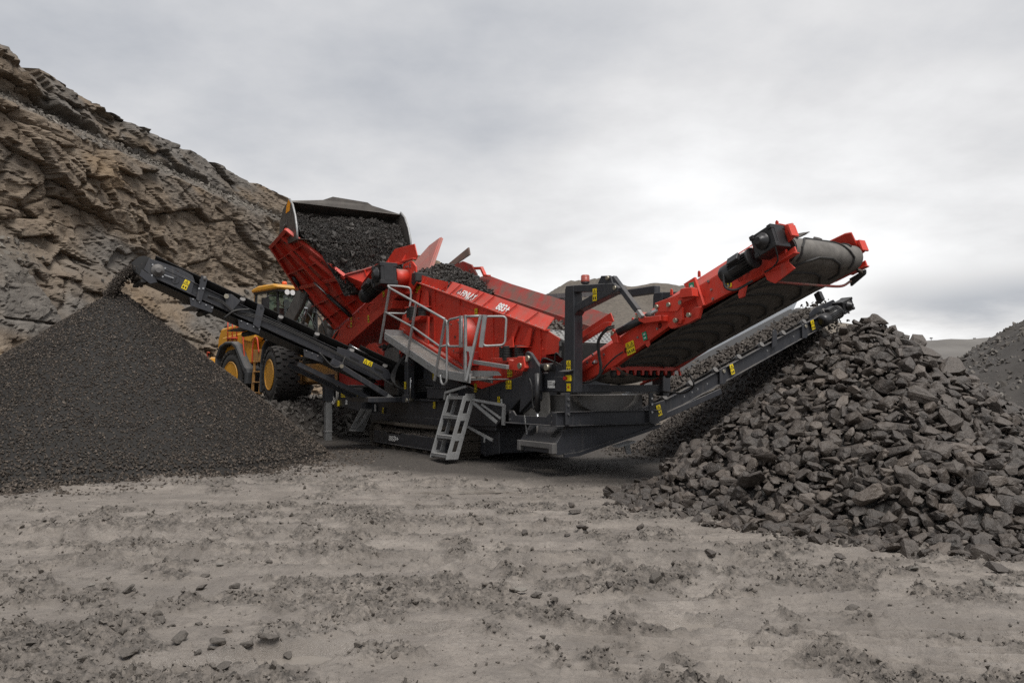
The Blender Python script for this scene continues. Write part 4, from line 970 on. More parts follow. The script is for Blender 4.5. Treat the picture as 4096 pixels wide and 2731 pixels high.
def gantry(v0, v1, near=True):
    g = MB(); g.pv([(3.42, 1.43), (3.47, 3.16), (3.50, 3.225), (3.72, 3.215), (3.735, 2.6), (3.72, 1.43)], v0, v1)
    g.pv([(3.72, 3.215), (4.76, 3.14), (4.88, 3.06), (4.86, 2.99), (4.74, 2.985), (4.35, 3.045), (3.722, 3.10)], v0 + 0.001, v1 - 0.001)
    g.pv([(3.722, 2.70), (3.80, 2.77), (4.74, 2.984), (4.62, 3.02), (4.35, 3.043), (3.80, 2.90), (3.722, 2.85)], v0 + 0.001, v1 - 0.001)
    o = g.build('gantry_post', 'charcoal', RM, 0.010)
    k = MB(); k.pv([(4.34, 3.17), (4.43, 3.29), (4.66, 3.27), (4.72, 3.14)], v0 + 0.02, v0 + 0.05); k.pv([(4.34, 3.17), (4.43, 3.29), (4.66, 3.27), (4.72, 3.14)], v1 - 0.05, v1 - 0.02); k.build('gantry_bracket', 'charcoal', o, 0.005)
    vm = (v0 + v1) / 2; s = MB().beam((4.66, vm, 3.24), (5.20, vm + 0.03, 2.68), 0.085, 0.085).build('tie_strut', 'charcoal', RM, 0.006)
    MB().beam((5.18, vm + 0.03, 2.70), (5.30, vm + 0.03, 2.575), 0.06, 0.06).build('strut_end', 'galvanised', s)
    for u, z in ((4.62, 3.235), (4.80, 3.06)): MB().cyl((u, v0 - 0.02, z), (u, v0 + 0.03, z), 0.032).build('hinge_pin', 'pin', o)
gantry(0.12, 0.30); gantry(2.08, 2.26)
MB().box((2.66, 2.10, 3.22), (3.50, 2.24, 3.36)).build('gantry_tie', 'charcoal', RM, 0.01)
fr = MB(); fr.box((3.46, 0.31, 1.43), (3.62, 2.28, 1.56)).box((3.44, 2.16, 1.36), (3.64, 2.3, 1.80)).build('cross_beam', 'charcoal', RM, 0.008)
fr = MB(); fr.box((3.44, 0.05, 1.40), (3.6, 2.1, 1.425)).pu([(0.35, 0.95), (0.35, 1.38), (2.0, 1.38), (2.0, 0.98)], 2.3, 3.25).build('transfer_chute', 'grey_paint', RM)
bt = MB()
for i in range(10):
    a0 = math.pi * (0.02 + 0.096 * i); a1 = math.pi * (0.02 + 0.096 * (i + 1)); r = 0.34
    bt.add([(2.2, 1.12 - r * 2.1 * math.cos(a0), 1.40 - r * math.sin(a0)), (3.40, 1.12 - r * 2.1 * math.cos(a0), 1.40 - r * math.sin(a0)), (3.40, 1.12 - r * 2.1 * math.cos(a1), 1.40 - r * math.sin(a1)), (2.2, 1.12 - r * 2.1 * math.cos(a1), 1.40 - r * math.sin(a1))], [(0, 1, 2, 3)], True)
bt.build('chute_skirt', 'dusty_belt', RM)
MB().box((2.1, 0.18, 1.0), (2.9, 0.21, 1.43)).build('dust_flap', 'dusty_belt', RM)
MB().pv([(2.06, 0.885), (2.06, 1.10), (2.2, 1.10), (2.3, 1.02), (3.26, 1.025), (3.36, 1.09), (3.50, 1.10), (3.50, 0.885)], -0.12, -0.09).pv([(2.0, 0.87), (3.52, 0.87), (3.52, 0.89), (2.0, 0.89)], -0.18, -0.02).build('front_channel', 'charcoal', RM, 0.004)
MB().box((3.50, -0.17, 0.89), (3.62, 2.06, 1.10)).box((3.46, -0.18, 0.872), (3.66, 2.08, 0.89)).box((3.46, -0.16, 1.10), (3.66, 2.08, 1.115)).build('lower_beam', 'charcoal', RM, 0.004)
for v in (-0.03, 1.78): 
    o = MB().box((3.665, v, 0.90), (3.70, v + 0.09, 1.42)).build('hanger_bracket', 'charcoal', RM, 0.005); bolts('bolt', [(3.70, v + 0.045, z) for z in (1.32, 1.22, 1.08)], (1, 0, 0), 0.022, o)
ch = MB()
for i in range(7): ch.tube([(2.62 + 0.02 * i, -0.13 - 0.004 * (i % 2), 0.86 - 0.055 * i + 0.02 * math.sin(t)) if False else (2.62 + 0.012 * i + 0.012 * math.cos(t), -0.14, 1.0 - 0.045 * i + 0.028 * math.sin(t)) for t in np.linspace(0, 2 * math.pi, 9)[:-1]], 0.006, 4, closed=True)
ch.build('chain', 'galvanised', RM)
bolts('bolt', [(2.12, -0.12, 1.06), (2.12, -0.12, 0.94), (3.44, -0.12, 1.05), (3.44, -0.12, 0.94)], (0, -1, 0), 0.02, RM)
e = MB().box((3.52, 0.09, 1.62), (3.66, 0.12, 1.72)).build('emergency_stop', 'sticker_yellow', RM, 0.005); MB().cyl((3.55, 0.04, 1.67), (3.55, 0.09, 1.67), 0.03).build('stop_button', 'sticker_red', e); MB().prism([(3.44, 0.0, 1.77), (3.72, 0.0, 1.77), (3.72, 0.12, 1.80), (3.44, 0.12, 1.80)], (0, 0, 0.012)).build('stop_hood', 'charcoal', e)
hose([(2.5, 0.05, 1.62), (2.6, -0.02, 1.66), (2.68, -0.02, 1.5), (2.68, -0.01, 1.25), (2.74, -0.02, 1.14)], 0.017, RM)
hose([(2.78, 0.1, 1.95), (2.9, 0.08, 2.02), (3.15, 0.1, 1.96), (3.3, 0.2, 1.88)], 0.014, RM); hose([(3.2, 0.1, 1.95), (3.26, 0.08, 2.1), (3.4, 0.1, 2.02)], 0.014, RM)

# ---- middle (right-hand) conveyor running to the far side
SM = 0.396; AM = math.atan(SM)
def mz(v): return 1.28 + (v - 2.54) * SM              # top of its frame
MC = empty('middle_conveyor', (0, 0, 0), 0, RM)
for u0, u1 in ((3.16, 3.24), (2.06, 2.14)):
    f = MB(); f.pu([(1.95, mz(1.95) - 0.29), (1.95, mz(1.95)), (7.75, mz(7.75)), (7.75, mz(7.75) - 0.27)], u0 + 0.02, u1 - 0.02)
    for dz0, dz1 in ((-0.015, 0.0), (-0.29, -0.275)): f.pu([(1.95, mz(1.95) + dz0), (1.95, mz(1.95) + dz1), (7.75, mz(7.75) + dz1), (7.75, mz(7.75) + dz0)], u0 - 0.02, u1 + 0.03)
    f.build('side_frame', 'charcoal', MC, 0.004)
def trough_belt(name, p, n, half, flat, rise, parent, mat, thick=0.015):
    """p(t) -> (base point, up vector) for t 0..1; cross direction cx"""
    vs = []; cs = [(-half, rise), (-flat, 0.0), (flat, 0.0), (half, rise)]
    for i in range(n + 1):
        b, cx = p(i / n)
        for h in (0, thick):
            for c, z in cs: vs.append((b[0] + cx[0] * c, b[1] + cx[1] * c, b[2] + z + h))
    fs = []
    for i in range(n):
        a = i * 8; b = a + 8
        for k in range(3): fs += [(a + k, a + k + 1, b + k + 1, b + k), (a + 4 + k, b + 4 + k, b + 5 + k, a + 5 + k)]
        fs += [(a, b, b + 4, a + 4), (a + 3, a + 7, b + 7, b + 3)]
    return MB().add(vs, fs).build(name, mat, parent)
trough_belt('belt', lambda t: ((2.65, 1.6 + 5.9 * t, mz(1.6 + 5.9 * t) - 0.15), (1, 0, 0)), 24, 0.56, 0.26, 0.20, MC, 'belt')
MB().pu([(2.0, mz(2.0) - 0.33), (2.0, mz(2.0) - 0.315), (7.6, mz(7.6) - 0.315), (7.6, mz(7.6) - 0.33)], 2.2, 3.1).build('return_belt', 'belt', MC)
for i in range(8):
    v = 2.55 + 0.66 * i; z = mz(v) - 0.10
    o = MB().cyl((2.95, v, z - 0.05), (3.24, v, z + 0.145), 0.062, 16).build('idler_roller', 'black_iron', MC); MB().cyl((3.241, v, z + 0.146), (3.255, v, z + 0.155), 0.058, 16).build('roller_cap', 'grey_paint', o)
    k = MB().beam((2.3, v, z - 0.12), (3.12, v, z - 0.12), 0.06, 0.05).beam((3.10, v, z - 0.10), (3.18, v, z + 0.07), 0.05, 0.03); k.build('idler_frame', 'charcoal', MC)
MB().pu([(2.6, mz(2.6) - 0.15), (2.6, mz(2.6) + 0.06), (7.6, mz(7.6) + 0.12), (7.9, mz(7.9) + 0.10), (7.7, mz(7.7) - 0.12)], 1.93, 1.95).build('wind_skirt', 'skirt_sky_sheen', MC)
MB().lathe((2.2, 7.55, mz(7.55) - 0.09), (1, 0, 0), [(0, 0.13), (0.9, 0.13)], 20).build('head_drum', 'dusty_belt', MC)
MB().pu([(6.75, mz(6.75)), (6.75, mz(6.75) + 0.14), (6.9, mz(6.9) + 0.20), (7.55, mz(7.55) + 0.16), (7.7, mz(7.7))], 3.18, 3.20).build('head_guard', 'charcoal', MC)
for v in (4.1, 6.55):
    o = MB().pu([(v - 0.14, mz(v - 0.14) - 0.27), (v - 0.14, mz(v - 0.14) + 0.02), (v + 0.03, mz(v) + 0.03), (v + 0.06, mz(v) - 0.2), (v, mz(v) - 0.32)], 3.245, 3.275).build('joint_plate', 'charcoal', MC, 0.004)
    MB().cyl((3.275, v - 0.04, mz(v) - 0.07), (3.30, v - 0.04, mz(v) - 0.07), 0.035).build('hinge_pin', 'pin', o)
MB().pu([(5.45, mz(5.45) - 0.12), (5.48, mz(5.45) + 0.22), (5.54, mz(5.5) + 0.25), (5.6, mz(5.5) + 0.20), (5.6, mz(5.6) - 0.1)], 3.27, 3.29).build('lifting_eye', 'charcoal', MC)
MB().beam((3.22, 2.2, 0.98 - 0.1), (3.22, 4.0, mz(4.0) - 0.42), 0.11, 0.11).build('strut', 'charcoal', MC, 0.006); MB().beam((3.22, 2.05, 0.80), (3.22, 2.35, 0.94), 0.09, 0.09).build('strut_end', 'galvanised', MC)
MB().pu([(1.9, 0.80), (1.9, 1.12), (2.15, 1.20), (2.50, 1.28), (2.58, 1.0), (2.2, 0.78)], 3.26, 3.30).build('pivot_plate', 'charcoal', MC, 0.006)
for v, z in ((2.06, 1.02), (2.18, 0.90), (2.06, 0.86)): MB().cyl((3.30, v, z), (3.33, v, z), 0.03).build('hinge_pin', 'pin', MC)
gearbox(MC, (3.40, 7.62, mz(7.62) - 0.02), Vector((0, math.cos(AM), math.sin(AM))) * 0.36, Vector((0.24, 0, 0)), Vector((0, -math.sin(AM), math.cos(AM))) * 0.27)
motor(MC, (3.42, 7.40, mz(7.40) - 0.07), (3.42, 6.84, mz(6.84) - 0.09), 0.135)
sl = AM
for v in (2.35, 4.3, 6.75): sticker((3.31 if v < 3 else 3.272, v, mz(v) - 0.11), axes_u(AM * 0.8), 0.10, 0.20, MC)
bolts('bolt', [(3.275, v, mz(v) - 0.12) for v in (3.0, 3.2, 3.35, 3.6, 5.3, 6.1)], (1, 0, 0), 0.02, MC)
# its low tail tray under the chute
tr = MB(); tr.pu([(-0.12, 0.40), (-0.12, 0.60), (0.08, 0.87), (2.0, 0.865), (2.05, 0.80), (0.35, 0.43)], 3.52, 3.56); tr.pu([(-0.12, 0.40), (-0.12, 0.60), (0.08, 0.87), (2.0, 0.865), (2.05, 0.80), (0.35, 0.43)], 2.46, 2.50)
tr.prism([(2.5, -0.115, 0.60), (3.52, -0.115, 0.60), (3.52, 0.085, 0.872), (2.5, 0.085, 0.872)], (0, 0.01, -0.012)); tr.box((2.5, -0.12, 0.42), (3.52, -0.09, 0.52))
tr.build('tail_tray', 'charcoal', MC, 0.006)
MB().box((2.52, -0.19, 0.50), (3.46, -0.12, 0.60)).box((2.46, -0.2, 0.42), (2.56, -0.1, 0.60)).box((3.44, -0.2, 0.42), (3.56, -0.1, 0.60)).build('belt_scraper', 'grey_paint', MC, 0.01)
MB().prism([(3.58, 0.0, 0.42), (3.58, 0.3, 0.44), (3.58, 2.1, 0.86), (3.58, 2.1, 0.80), (3.58, 0.3, 0.375), (3.58, 0.0, 0.36)], (0.04, 0, 0)).build('tray_flange', 'charcoal', MC)
for c in (2.68, 3.36):
    for i in range(5): MB().obox((c - 0.0 + 0.012 * i, -0.045 + 0.024 * i, 0.70 + 0.032 * i), (0.14, 0, 0), (0, 0.012, 0.016), (0, -0.02, 0.012)).build('vent_slot', 'sticker_ink', MC)
MB().pu([(1.0, 0.50), (1.0, 0.53), (1.35, 0.60), (1.35, 0.57)], 3.62, 3.82).pu([(1.32, 0.36), (1.42, 0.36), (1.38, 0.58), (1.24, 0.58)], 3.6, 3.63).build('foot_step', 'galvanised', MC)

# ---- tail (coarse) conveyor
LU = [3.3, 3.51, 4.31, 5.59, 6.28, 7.16, 7.76]; LZ = [1.57, 1.63, 1.88, 2.44, 2.67, 2.94, 3.14]
UU = [3.3, 4.29, 5.18, 5.96, 6.91, 7.54, 7.66]; UZ = [2.00, 2.39, 2.79, 3.07, 3.40, 3.62, 3.64]
lo = lambda u: float(np.interp(u, LU, LZ)); hi = lambda u: float(np.interp(u, UU, UZ))
TC = empty('tail_conveyor', (0, 0, 0), 0, RM); AT = math.atan(0.355)
us = [3.3, 3.51, 3.9, 4.31, 4.75, 5.2, 5.59, 6.0, 6.28, 6.9, 7.4, 7.66, 7.76]
cr = lambda u: lo(u) + (hi(u) - lo(u)) * (0.62 if u > 5.6 else 0.72)
for sgn, vb, nm in ((1, 0.5, 'n'), (-1, 2.0, 'f')):
    m = MB(); m.pv([(u, lo(u)) for u in us] + [(u, cr(u)) for u in us[::-1]], vb, vb + sgn * 0.04)
    pa = [Vector((u, vb, cr(u))) for u in us]; pb = [Vector((u, vb + sgn * 0.15, hi(u))) for u in us]; k = len(us)
    off = Vector((0, sgn * 0.025, -0.02)); vs = pa + pb + [p + off for p in pa] + [p + off for p in pb]; fs = []
    for i in range(k - 1): fs += [(i, i + 1, k + i + 1, k + i), (2 * k + i, 3 * k + i, 3 * k + i + 1, 2 * k + i + 1), (i, 2 * k + i, 2 * k + i + 1, i + 1), (k + i, k + i + 1, 3 * k + i + 1, 3 * k + i)]
    fs += [(0, k, 3 * k, 2 * k), (k - 1, 3 * k - 1, 4 * k - 1, 2 * k - 1)]
    m.add(vs, fs); m.pv([(u, lo(u) - 0.012) for u in us] + [(u, lo(u) + 0.014) for u in us[::-1]], vb, vb + sgn * 0.10)
    m.build('side_frame', 'red', TC, 0.006)
# belt loop
HD = Vector((7.70, 0, 3.285)); TD = Vector((3.62, 0, 1.80)); rh, rt = 0.175, 0.15
def loop_pts():
    d = (HD - TD).normalized(); n = Vector((-d.z, 0, d.x)); pts = []
    for i in range(24): pts.append(TD + n * rt + (HD + n * rh - TD - n * rt) * (i / 24))
    for i in range(17): a = math.pi * i / 16; pts.append(HD + n * rh * math.cos(a) + d * rh * math.sin(a))
    for i in range(1, 24): pts.append(HD - n * rh + (TD - n * rt - HD + n * rh) * (i / 24))
    for i in range(13): a = math.pi * i / 12; pts.append(TD - n * rt * math.cos(a) - d * rt * math.sin(a))
    return pts
LP = loop_pts(); k = len(LP); vs = []
for p in LP: vs += [(p.x, 0.58, p.z), (p.x, 1.92, p.z)]
MB().add(vs, [(2 * i, 2 * i + 1, 2 * ((i + 1) % k) + 1, 2 * ((i + 1) % k)) for i in range(k)], True).build('belt', 'tail_belt', TC)
# cumulative arc length for the cleats
acc = [0.0]
for i in range(k): acc.append(acc[-1] + (LP[(i + 1) % k] - LP[i]).length)
def on_loop(s, h=0.0):
    s = s % acc[-1]; i = min(max(np.searchsorted(acc, s) - 1, 0), k - 1); t = (s - acc[i]) / max(acc[i + 1] - acc[i], 1e-9)
    a, b = LP[i], LP[(i + 1) % k]; p = a.lerp(b, t); d = (b - a).normalized(); n = Vector((-d.z, 0, d.x)); return p + n * h
CH_PTS = [(0.66, 0.40), (0.67, 0.20), (0.82, 0.04), (1.02, -0.03), (1.28, -0.04), (1.48, 0.02), (1.72, 0.24), (1.73, 0.42)]
s = 0.1
while s < acc[-1]:
    pp = []
    for (va, da), (vb, db) in zip(CH_PTS[:-1], CH_PTS[1:]):
        for t in (0, 0.34, 0.67): pp.append((va + (vb - va) * t, da + (db - da) * t))
    pp.append(CH_PTS[-1]); m = MB(); vs = []
    for j, (v, dd) in enumerate(pp):
        a = pp[max(j - 1, 0)]; b = pp[min(j + 1, len(pp) - 1)]; tv, ts = b[0] - a[0], b[1] - a[1]; L = math.hypot(tv, ts); nv, nsx = -ts / L, tv / L
        for sd, h in ((-1, 0.0), (-0.5, 0.022), (0.5, 0.022), (1, 0.0)):
            q = on_loop(s + dd + nsx * 0.016 * sd, h + 0.001); vs.append((q.x, v + nv * 0.016 * sd, q.z))
    fs = [(4 * j + c, 4 * j + c + 1, 4 * j + 5 + c, 4 * j + 4 + c) for j in range(len(pp) - 1) for c in range(3)]
    m.add(vs, fs).build('belt_cleat', 'cleat', TC); s += 0.335
MB().lathe((7.70, 0.56, 3.285), (0, 1, 0), [(0, 0.165), (1.38, 0.165)], 24).build('head_drum', 'rubber', TC)
for u in (4.6, 5.4, 6.3, 7.0): MB().cyl((u, 0.5, lo(u) + 0.10), (u, 2.0, lo(u) + 0.10), 0.05, 12).build('idler_roller', 'black_iron', TC)
# serrated bar and impact rollers at the tail
m = MB(); tt = []
for i in range(9): v = 0.52 + i * 0.17; tt += [(v, 1.80), (v + 0.11, 1.80), (v + 0.125, 1.72), (v + 0.155, 1.72)]
m.pu([(0.5, 1.90)] + tt + [(2.0, 1.80), (2.0, 1.90)], 4.2, 4.24); m.build('serrated_bar', 'red', TC)
for i in range(8): MB().lathe((4.12, 0.60 + i * 0.17, 1.75), (0, 1, 0), [(0, 0.03), (0.02, 0.075), (0.06, 0.075), (0.08, 0.03)], 14).build('impact_roller', 'rubber', TC)
m = MB(); vs = []
for i in range(13):
    a = math.pi * (0.15 + 0.7 * i / 12); vs += [(3.5 , 1.25 - 0.82 * math.cos(a), 1.86 - 0.30 * math.sin(a)), (4.3, 1.25 - 0.75 * math.cos(a), 1.98 - 0.30 * math.sin(a))]
m.add(vs, [(2 * i, 2 * i + 1, 2 * i + 3, 2 * i + 2) for i in range(12)], True); m.build('tail_chute', 'dusty_belt', TC)
# head end plates
for vb in (0.46, 2.02):
    m = MB(); du = 0.0 if vb < 1 else -0.10; m.pv([(7.56, 3.59), (7.70, 3.62), (7.87, 3.56), (7.93, 3.41), (7.80, 3.34), (7.62, 3.42)], vb, vb + 0.025); m.pv([(7.86, 3.565), (7.90, 3.57), (7.96, 3.42), (7.93, 3.41)], vb - 0.07, vb + 0.06)
    m.pv([(7.45, 3.04), (7.76, 3.14), (7.96, 3.21), (7.93, 3.29), (7.80, 3.23), (7.5, 3.16)], vb, vb + 0.025); m.pv([(7.7, 3.11), (7.96, 3.20), (7.96, 3.215), (7.7, 3.125)], vb - 0.04, vb + 0.06); m.v = [(p[0] + du, p[1], p[2] + du * 0.35) for p in m.v]; m.build('head_plate', 'red', TC, 0.004)
    MB().obox((7.87 + du, vb + 0.012, 3.46 + du * 0.35), (0.022, 0, 0.012), (0, 0.03, 0), (-0.03, 0, 0.055)).build('slot', 'sticker_ink', TC)
MB().pv([(7.40, 3.03), (7.76, 3.15), (7.90, 3.02), (7.58, 2.86), (7.45, 2.92)], 0.50, 0.52).build('scraper_plate', 'red', TC, 0.004)
MB().tube(curve([(7.50, 0.51, 2.90), (7.62, 0.9, 2.88), (7.66, 1.4, 2.88), (7.66, 1.75, 2.90), (7.68, 1.92, 2.98)]), 0.018, 8).build('scraper_bar', 'red_worn', TC)
MB().pv([(7.02, 2.86), (7.1, 2.9), (7.16, 2.78), (7.08, 2.72)], 1.98, 2.05).build('roller_bracket', 'charcoal', TC)
MB().prism([(7.62, 1.97, 3.02), (7.86, 1.97, 3.12), (7.84, 1.99, 3.06), (7.62, 1.99, 2.92)], (0, 0.04, 0)).build('side_scraper', 'rubber', TC)
ct, st_ = math.cos(AT), math.sin(AT)
gearbox(TC, (7.66, 0.32, 3.37), Vector((ct, 0, st_)) * 0.36, Vector((0, -0.24, 0)), Vector((-st_, 0, ct)) * 0.30)
motor(TC, (7.45, 0.27, 3.20), (6.90, 0.27, 3.005), 0.125)
hose([(7.02, 0.16, 3.02), (7.08, 0.13, 2.84), (7.2, 0.2, 2.80), (7.28, 0.42, 2.92)], 0.017, TC); hose([(7.85, 0.2, 3.28), (7.80, 0.3, 3.12), (7.6, 0.42, 3.05), (7.45, 0.46, 3.02)], 0.01, TC)
for u in (4.62, 5.52, 6.1, 7.52):
    m = MB(); m.pv([(u - 0.02, hi(u)), (u - 0.02, hi(u) + 0.075), (u, hi(u) + 0.095), (u + 0.02, hi(u) + 0.075), (u + 0.025, hi(u))], 0.62, 0.64); m.build('lifting_eye', 'red', TC)
# folding joint on the near side
C = MB().cyl((4.5, 0.40, 2.38), (5.10, 0.40, 2.565), 0.062, 16).build('hydraulic_cylinder', 'black_iron', TC); MB().cyl((5.10, 0.40, 2.565), (5.5, 0.40, 2.69), 0.03, 12).build('piston_rod', 'steel', C)
MB().cyl((5.22, 0.40, 2.60), (5.34, 0.40, 2.64), 0.05, 14).build('gland', 'grey_paint', C)
MB().pv([(4.40, 2.32), (4.46, 2.46), (4.56, 2.40), (4.60, 2.22), (4.48, 2.22)], 0.34, 0.40).build('cylinder_bracket', 'red', TC, 0.006)
MB().pv([(5.0, 2.66), (5.14, 2.67), (5.26, 2.585), (5.58, 2.59), (5.58, 2.50), (5.22, 2.49), (5.10, 2.53)], 0.34, 0.5).build('strut_bracket', 'red', TC, 0.008)
MB().pv([(5.44, 2.78), (5.9, 2.86), (6.12, 2.93), (6.30, 2.92), (6.32, 2.80), (6.05, 2.74), (5.92, 2.62), (5.52, 2.64)], 0.36, 0.40).pv([(6.02, 2.80), (6.32, 2.80), (6.30, 2.93), (6.08, 2.93)], 0.28, 0.36).build('fold_arm', 'red', TC, 0.006)
MB().pv([(5.84, 2.66), (5.98, 2.68), (6.0, 2.50), (5.96, 2.44), (5.84, 2.44)], 0.38, 0.43).pv([(5.62, 2.44), (5.84, 2.55), (6.0, 2.52), (6.2, 2.66), (6.32, 2.66), (6.26, 2.50), (6.06, 2.44), (5.72, 2.38)], 0.43, 0.50).build('fold_link', 'red', TC, 0.006)
MB().pv([(5.95, 3.02), (6.18, 3.10), (6.36, 2.68), (6.26, 2.64), (6.15, 2.90), (6.05, 2.90)], 0.455, 0.5).build('joint_plate', 'red', TC, 0.006)
for u, z in ((4.46, 2.38), (5.07, 2.60), (5.5, 2.72), (5.76, 2.73), (6.01, 2.74), (5.90, 2.49), (6.17, 2.55)): MB().cyl((u, 0.325, z), (u, 0.37 if u != 6.01 else 0.33, z), 0.034, 12).build('hinge_pin', 'pin', TC)
MB().pv([(3.20, 2.25), (3.22, 2.43), (4.14, 2.745), (4.22, 2.60), (4.0, 2.52)], 0.56, 0.58).pv([(3.20, 2.18), (3.20, 2.24), (4.12, 2.58), (4.26, 2.58), (4.24, 2.52)], 0.44, 0.5).build('impact_skirt', 'red', TC, 0.004)
MB().pv([(3.20, 2.25), (3.22, 2.43), (4.14, 2.745), (4.22, 2.60), (4.0, 2.52)], 1.9, 1.92).build('impact_skirt', 'red', TC, 0.004)
MB().beam((3.4, 0.46, 1.76), (3.80, 0.46, 1.92), 0.05, 0.07).build('belt_tensioner', 'red', TC, 0.004); MB().cyl((3.80, 0.46, 1.92), (3.88, 0.46, 1.95), 0.03).build('tension_bolt', 'steel', TC)
bolts('bolt', [(u, 0.5, cr(u) - dz) for u, dz in ((4.9, 0.22), (5.35, 0.3), (6.42, 0.02), (6.47, 0.16), (6.5, 0.3), (3.6, 0.05), (3.75, -0.02), (4.05, 0.1), (6.8, 0.25), (7.15, 0.2))], (0, -1, 0), 0.02, TC)
sticker((4.72, 0.495, 2.14), axes_v(0.27), 0.20, 0.20, TC, 'warn', 2); sticker((5.06, 0.495, 2.31), axes_v(0.27), 0.10, 0.13, TC, 'green'); sticker((6.13, 0.452, 2.93), axes_v(0.1), 0.10, 0.19, TC, 'green'); sticker((6.78, 0.495, 2.98), axes_v(0.12), 0.12, 0.19, TC)
for u in (5.10, 6.2): 
    m = MB(); m.pv([(u - 0.03, lo(u) + 0.02), (u + 0.06, lo(u) + 0.06), (u + 0.06, lo(u) - 0.06), (u + 0.02, lo(u) - 0.09), (u - 0.03, lo(u) - 0.06)], 0.50, 0.515); m.build('tie_down_eye', 'red', TC)
MB().pv([(7.02, 2.9), (7.12, 2.92), (7.06, 2.74), (6.99, 2.72), (6.97, 2.77)], 0.48, 0.52).build('cable_bracket', 'red', TC)
for k2 in (0, 0.035): hose([(4.48 , 0.36, 2.50 - k2), (4.30, 0.34, 2.46 - k2), (4.06 + k2, 0.36, 2.28), (4.02 + k2, 0.40, 2.05), (4.04 + k2, 0.42, 1.85), (3.98 + k2, 0.42, 1.70), (3.74, 0.40, 1.60), (3.48, 0.36, 1.60)], 0.016, TC)
hose([(4.56, 0.47, 2.08), (4.4, 0.44, 2.0), (4.16, 0.44, 1.86), (4.06, 0.42, 1.74)], 0.013, TC)
hose([(4.4, 2.05, 1.75), (4.46, 2.1, 1.55), (4.2, 2.1, 1.42), (3.8, 2.0, 1.44)], 0.016, TC)
def skirt_ax(u):                       # axes on the near upper skirt of the tail conveyor
    r = Vector((1, 0, 0.355)).normalized(); up = Vector((0, 0.15, hi(u) - cr(u))); up = (up - r * up.dot(r)).normalized(); return r, up, r.cross(up)
def emblem(pos, ax, size, parent):
    """two nested peaks beside the maker's name"""
    r, u, n = ax; p = Vector(pos); g = MB(); w = MB()
    def bar(m, a, b, t): m.beam(p + (r * a[0] + u * a[1]) * size + n * 0.004, p + (r * b[0] + u * b[1]) * size + n * 0.004, t * size, 0.004, up=n)
    bar(g, (0.0, 0.1), (0.42, 0.72), 0.13); bar(g, (0.40, 0.62), (0.78, 1.10), 0.13); bar(g, (0.78, 1.1), (1.18, 0.55), 0.13)
    bar(w, (0.42, 0.10), (0.62, 0.40), 0.13); bar(w, (0.62, 0.40), (0.68, 0.05), 0.13); bar(w, (0.86, 0.42), (1.0, 0.55), 0.13); bar(w, (1.0, 0.55), (1.12, 0.05), 0.13)
    g.build('emblem', 'letter_grey', parent); w.build('emblem', 'letter_white', parent)
a = skirt_ax(7.1); b0 = Vector((6.74, 0.5, cr(6.74))) + a[1] * 0.06
emblem(b0 - a[2] * -0.004, a, 0.13, TC); lettering('FINLAY', b0 + a[0] * 0.19 + a[2] * 0.006, a, 0.16, 'letter_white', TC, 0.15, bold=0.015)
# ---- screen box
SB = empty('screen_box', (0, 0, 0), 0, RM)
tl = lambda u: 4.04 + (u + 3.18) * (2.53 - 4.04) / (2.48 + 3.18)        # ledge line of the side walls
AS = math.atan((2.53 - 4.04) / (2.48 + 3.18))
side = [(-3.22, tl(-3.22)), (2.48, 2.53), (2.41, 2.10), (1.67, 1.80), (0.1, 1.47), (-0.5, 1.60), (-3.3, 2.75)]
MB().pv(side, 0.45, 0.49).build('side_wall', 'red', SB, 0.004); MB().pv(side, 1.95, 1.99).build('side_wall', 'red_worn', SB)
MB().pv([(0.1, 1.47), (1.67, 1.80), (2.41, 2.10), (2.41, 2.05), (1.69, 1.75), (0.1, 1.42)], 0.43, 2.0).build('bottom_flange', 'red_dark', SB)
MB().prism([(-3.24, 0.35, tl(-3.24) + 0.01), (2.5, 0.35, tl(2.5) + 0.01), (2.5, 0.49, tl(2.5) + 0.01), (-3.24, 0.49, tl(-3.24) + 0.01)], (0, 0, 0.025)).build('ledge', 'red', SB)
# sloping top plates: inwards on the near side, outwards on the far side
ZU = lambda u: float(np.interp(u, [-3.0, -2.2, -1.3, -0.97, 2.66], [4.21, 3.99, 3.80, 3.715, 2.715]))
pu = [-2.2, -1.3, -0.97, 2.6]
def strip(us_, v0, v1, name, mat, lowf, hif, t=0.02):
    A = [Vector((u, v0, lowf(u))) for u in us_]; B = [Vector((u + 0.06, v1, hif(u))) for u in us_]; k = len(us_); off = Vector((0, 0, -t)); vs = A + B + [p + off for p in A] + [p + off for p in B]; fs = []
    for i in range(k - 1): fs += [(i, i + 1, k + i + 1, k + i), (2 * k + i, 3 * k + i, 3 * k + i + 1, 2 * k + i + 1), (i, 2 * k + i, 2 * k + i + 1, i + 1), (k + i, k + i + 1, 3 * k + i + 1, 3 * k + i)]
    fs += [(0, k, 3 * k, 2 * k), (k - 1, 3 * k - 1, 4 * k - 1, 2 * k - 1)]; return MB().add(vs, fs).build(name, mat, SB)
lowz = lambda u: tl(u) + 0.036
strip([-1.42, -0.97, 2.5], 0.385, 0.54, 'top_plate', 'red', lowz, lambda u: ZU(u) + 0.015)
strip([-3.1, -2.2, -1.44], 0.42, 0.44, 'top_plate', 'red', lowz, lambda u: ZU(u))
far_low = lambda u: tl(u) + 0.0
strip([-3.05, -2.7, -1.6, 2.2], 1.99, 2.17, 'top_plate', 'red_worn', far_low, lambda u: float(np.interp(u, [-3.05, -2.6, -1.6, 2.3], [4.24, 4.26, 3.92, 2.87])))
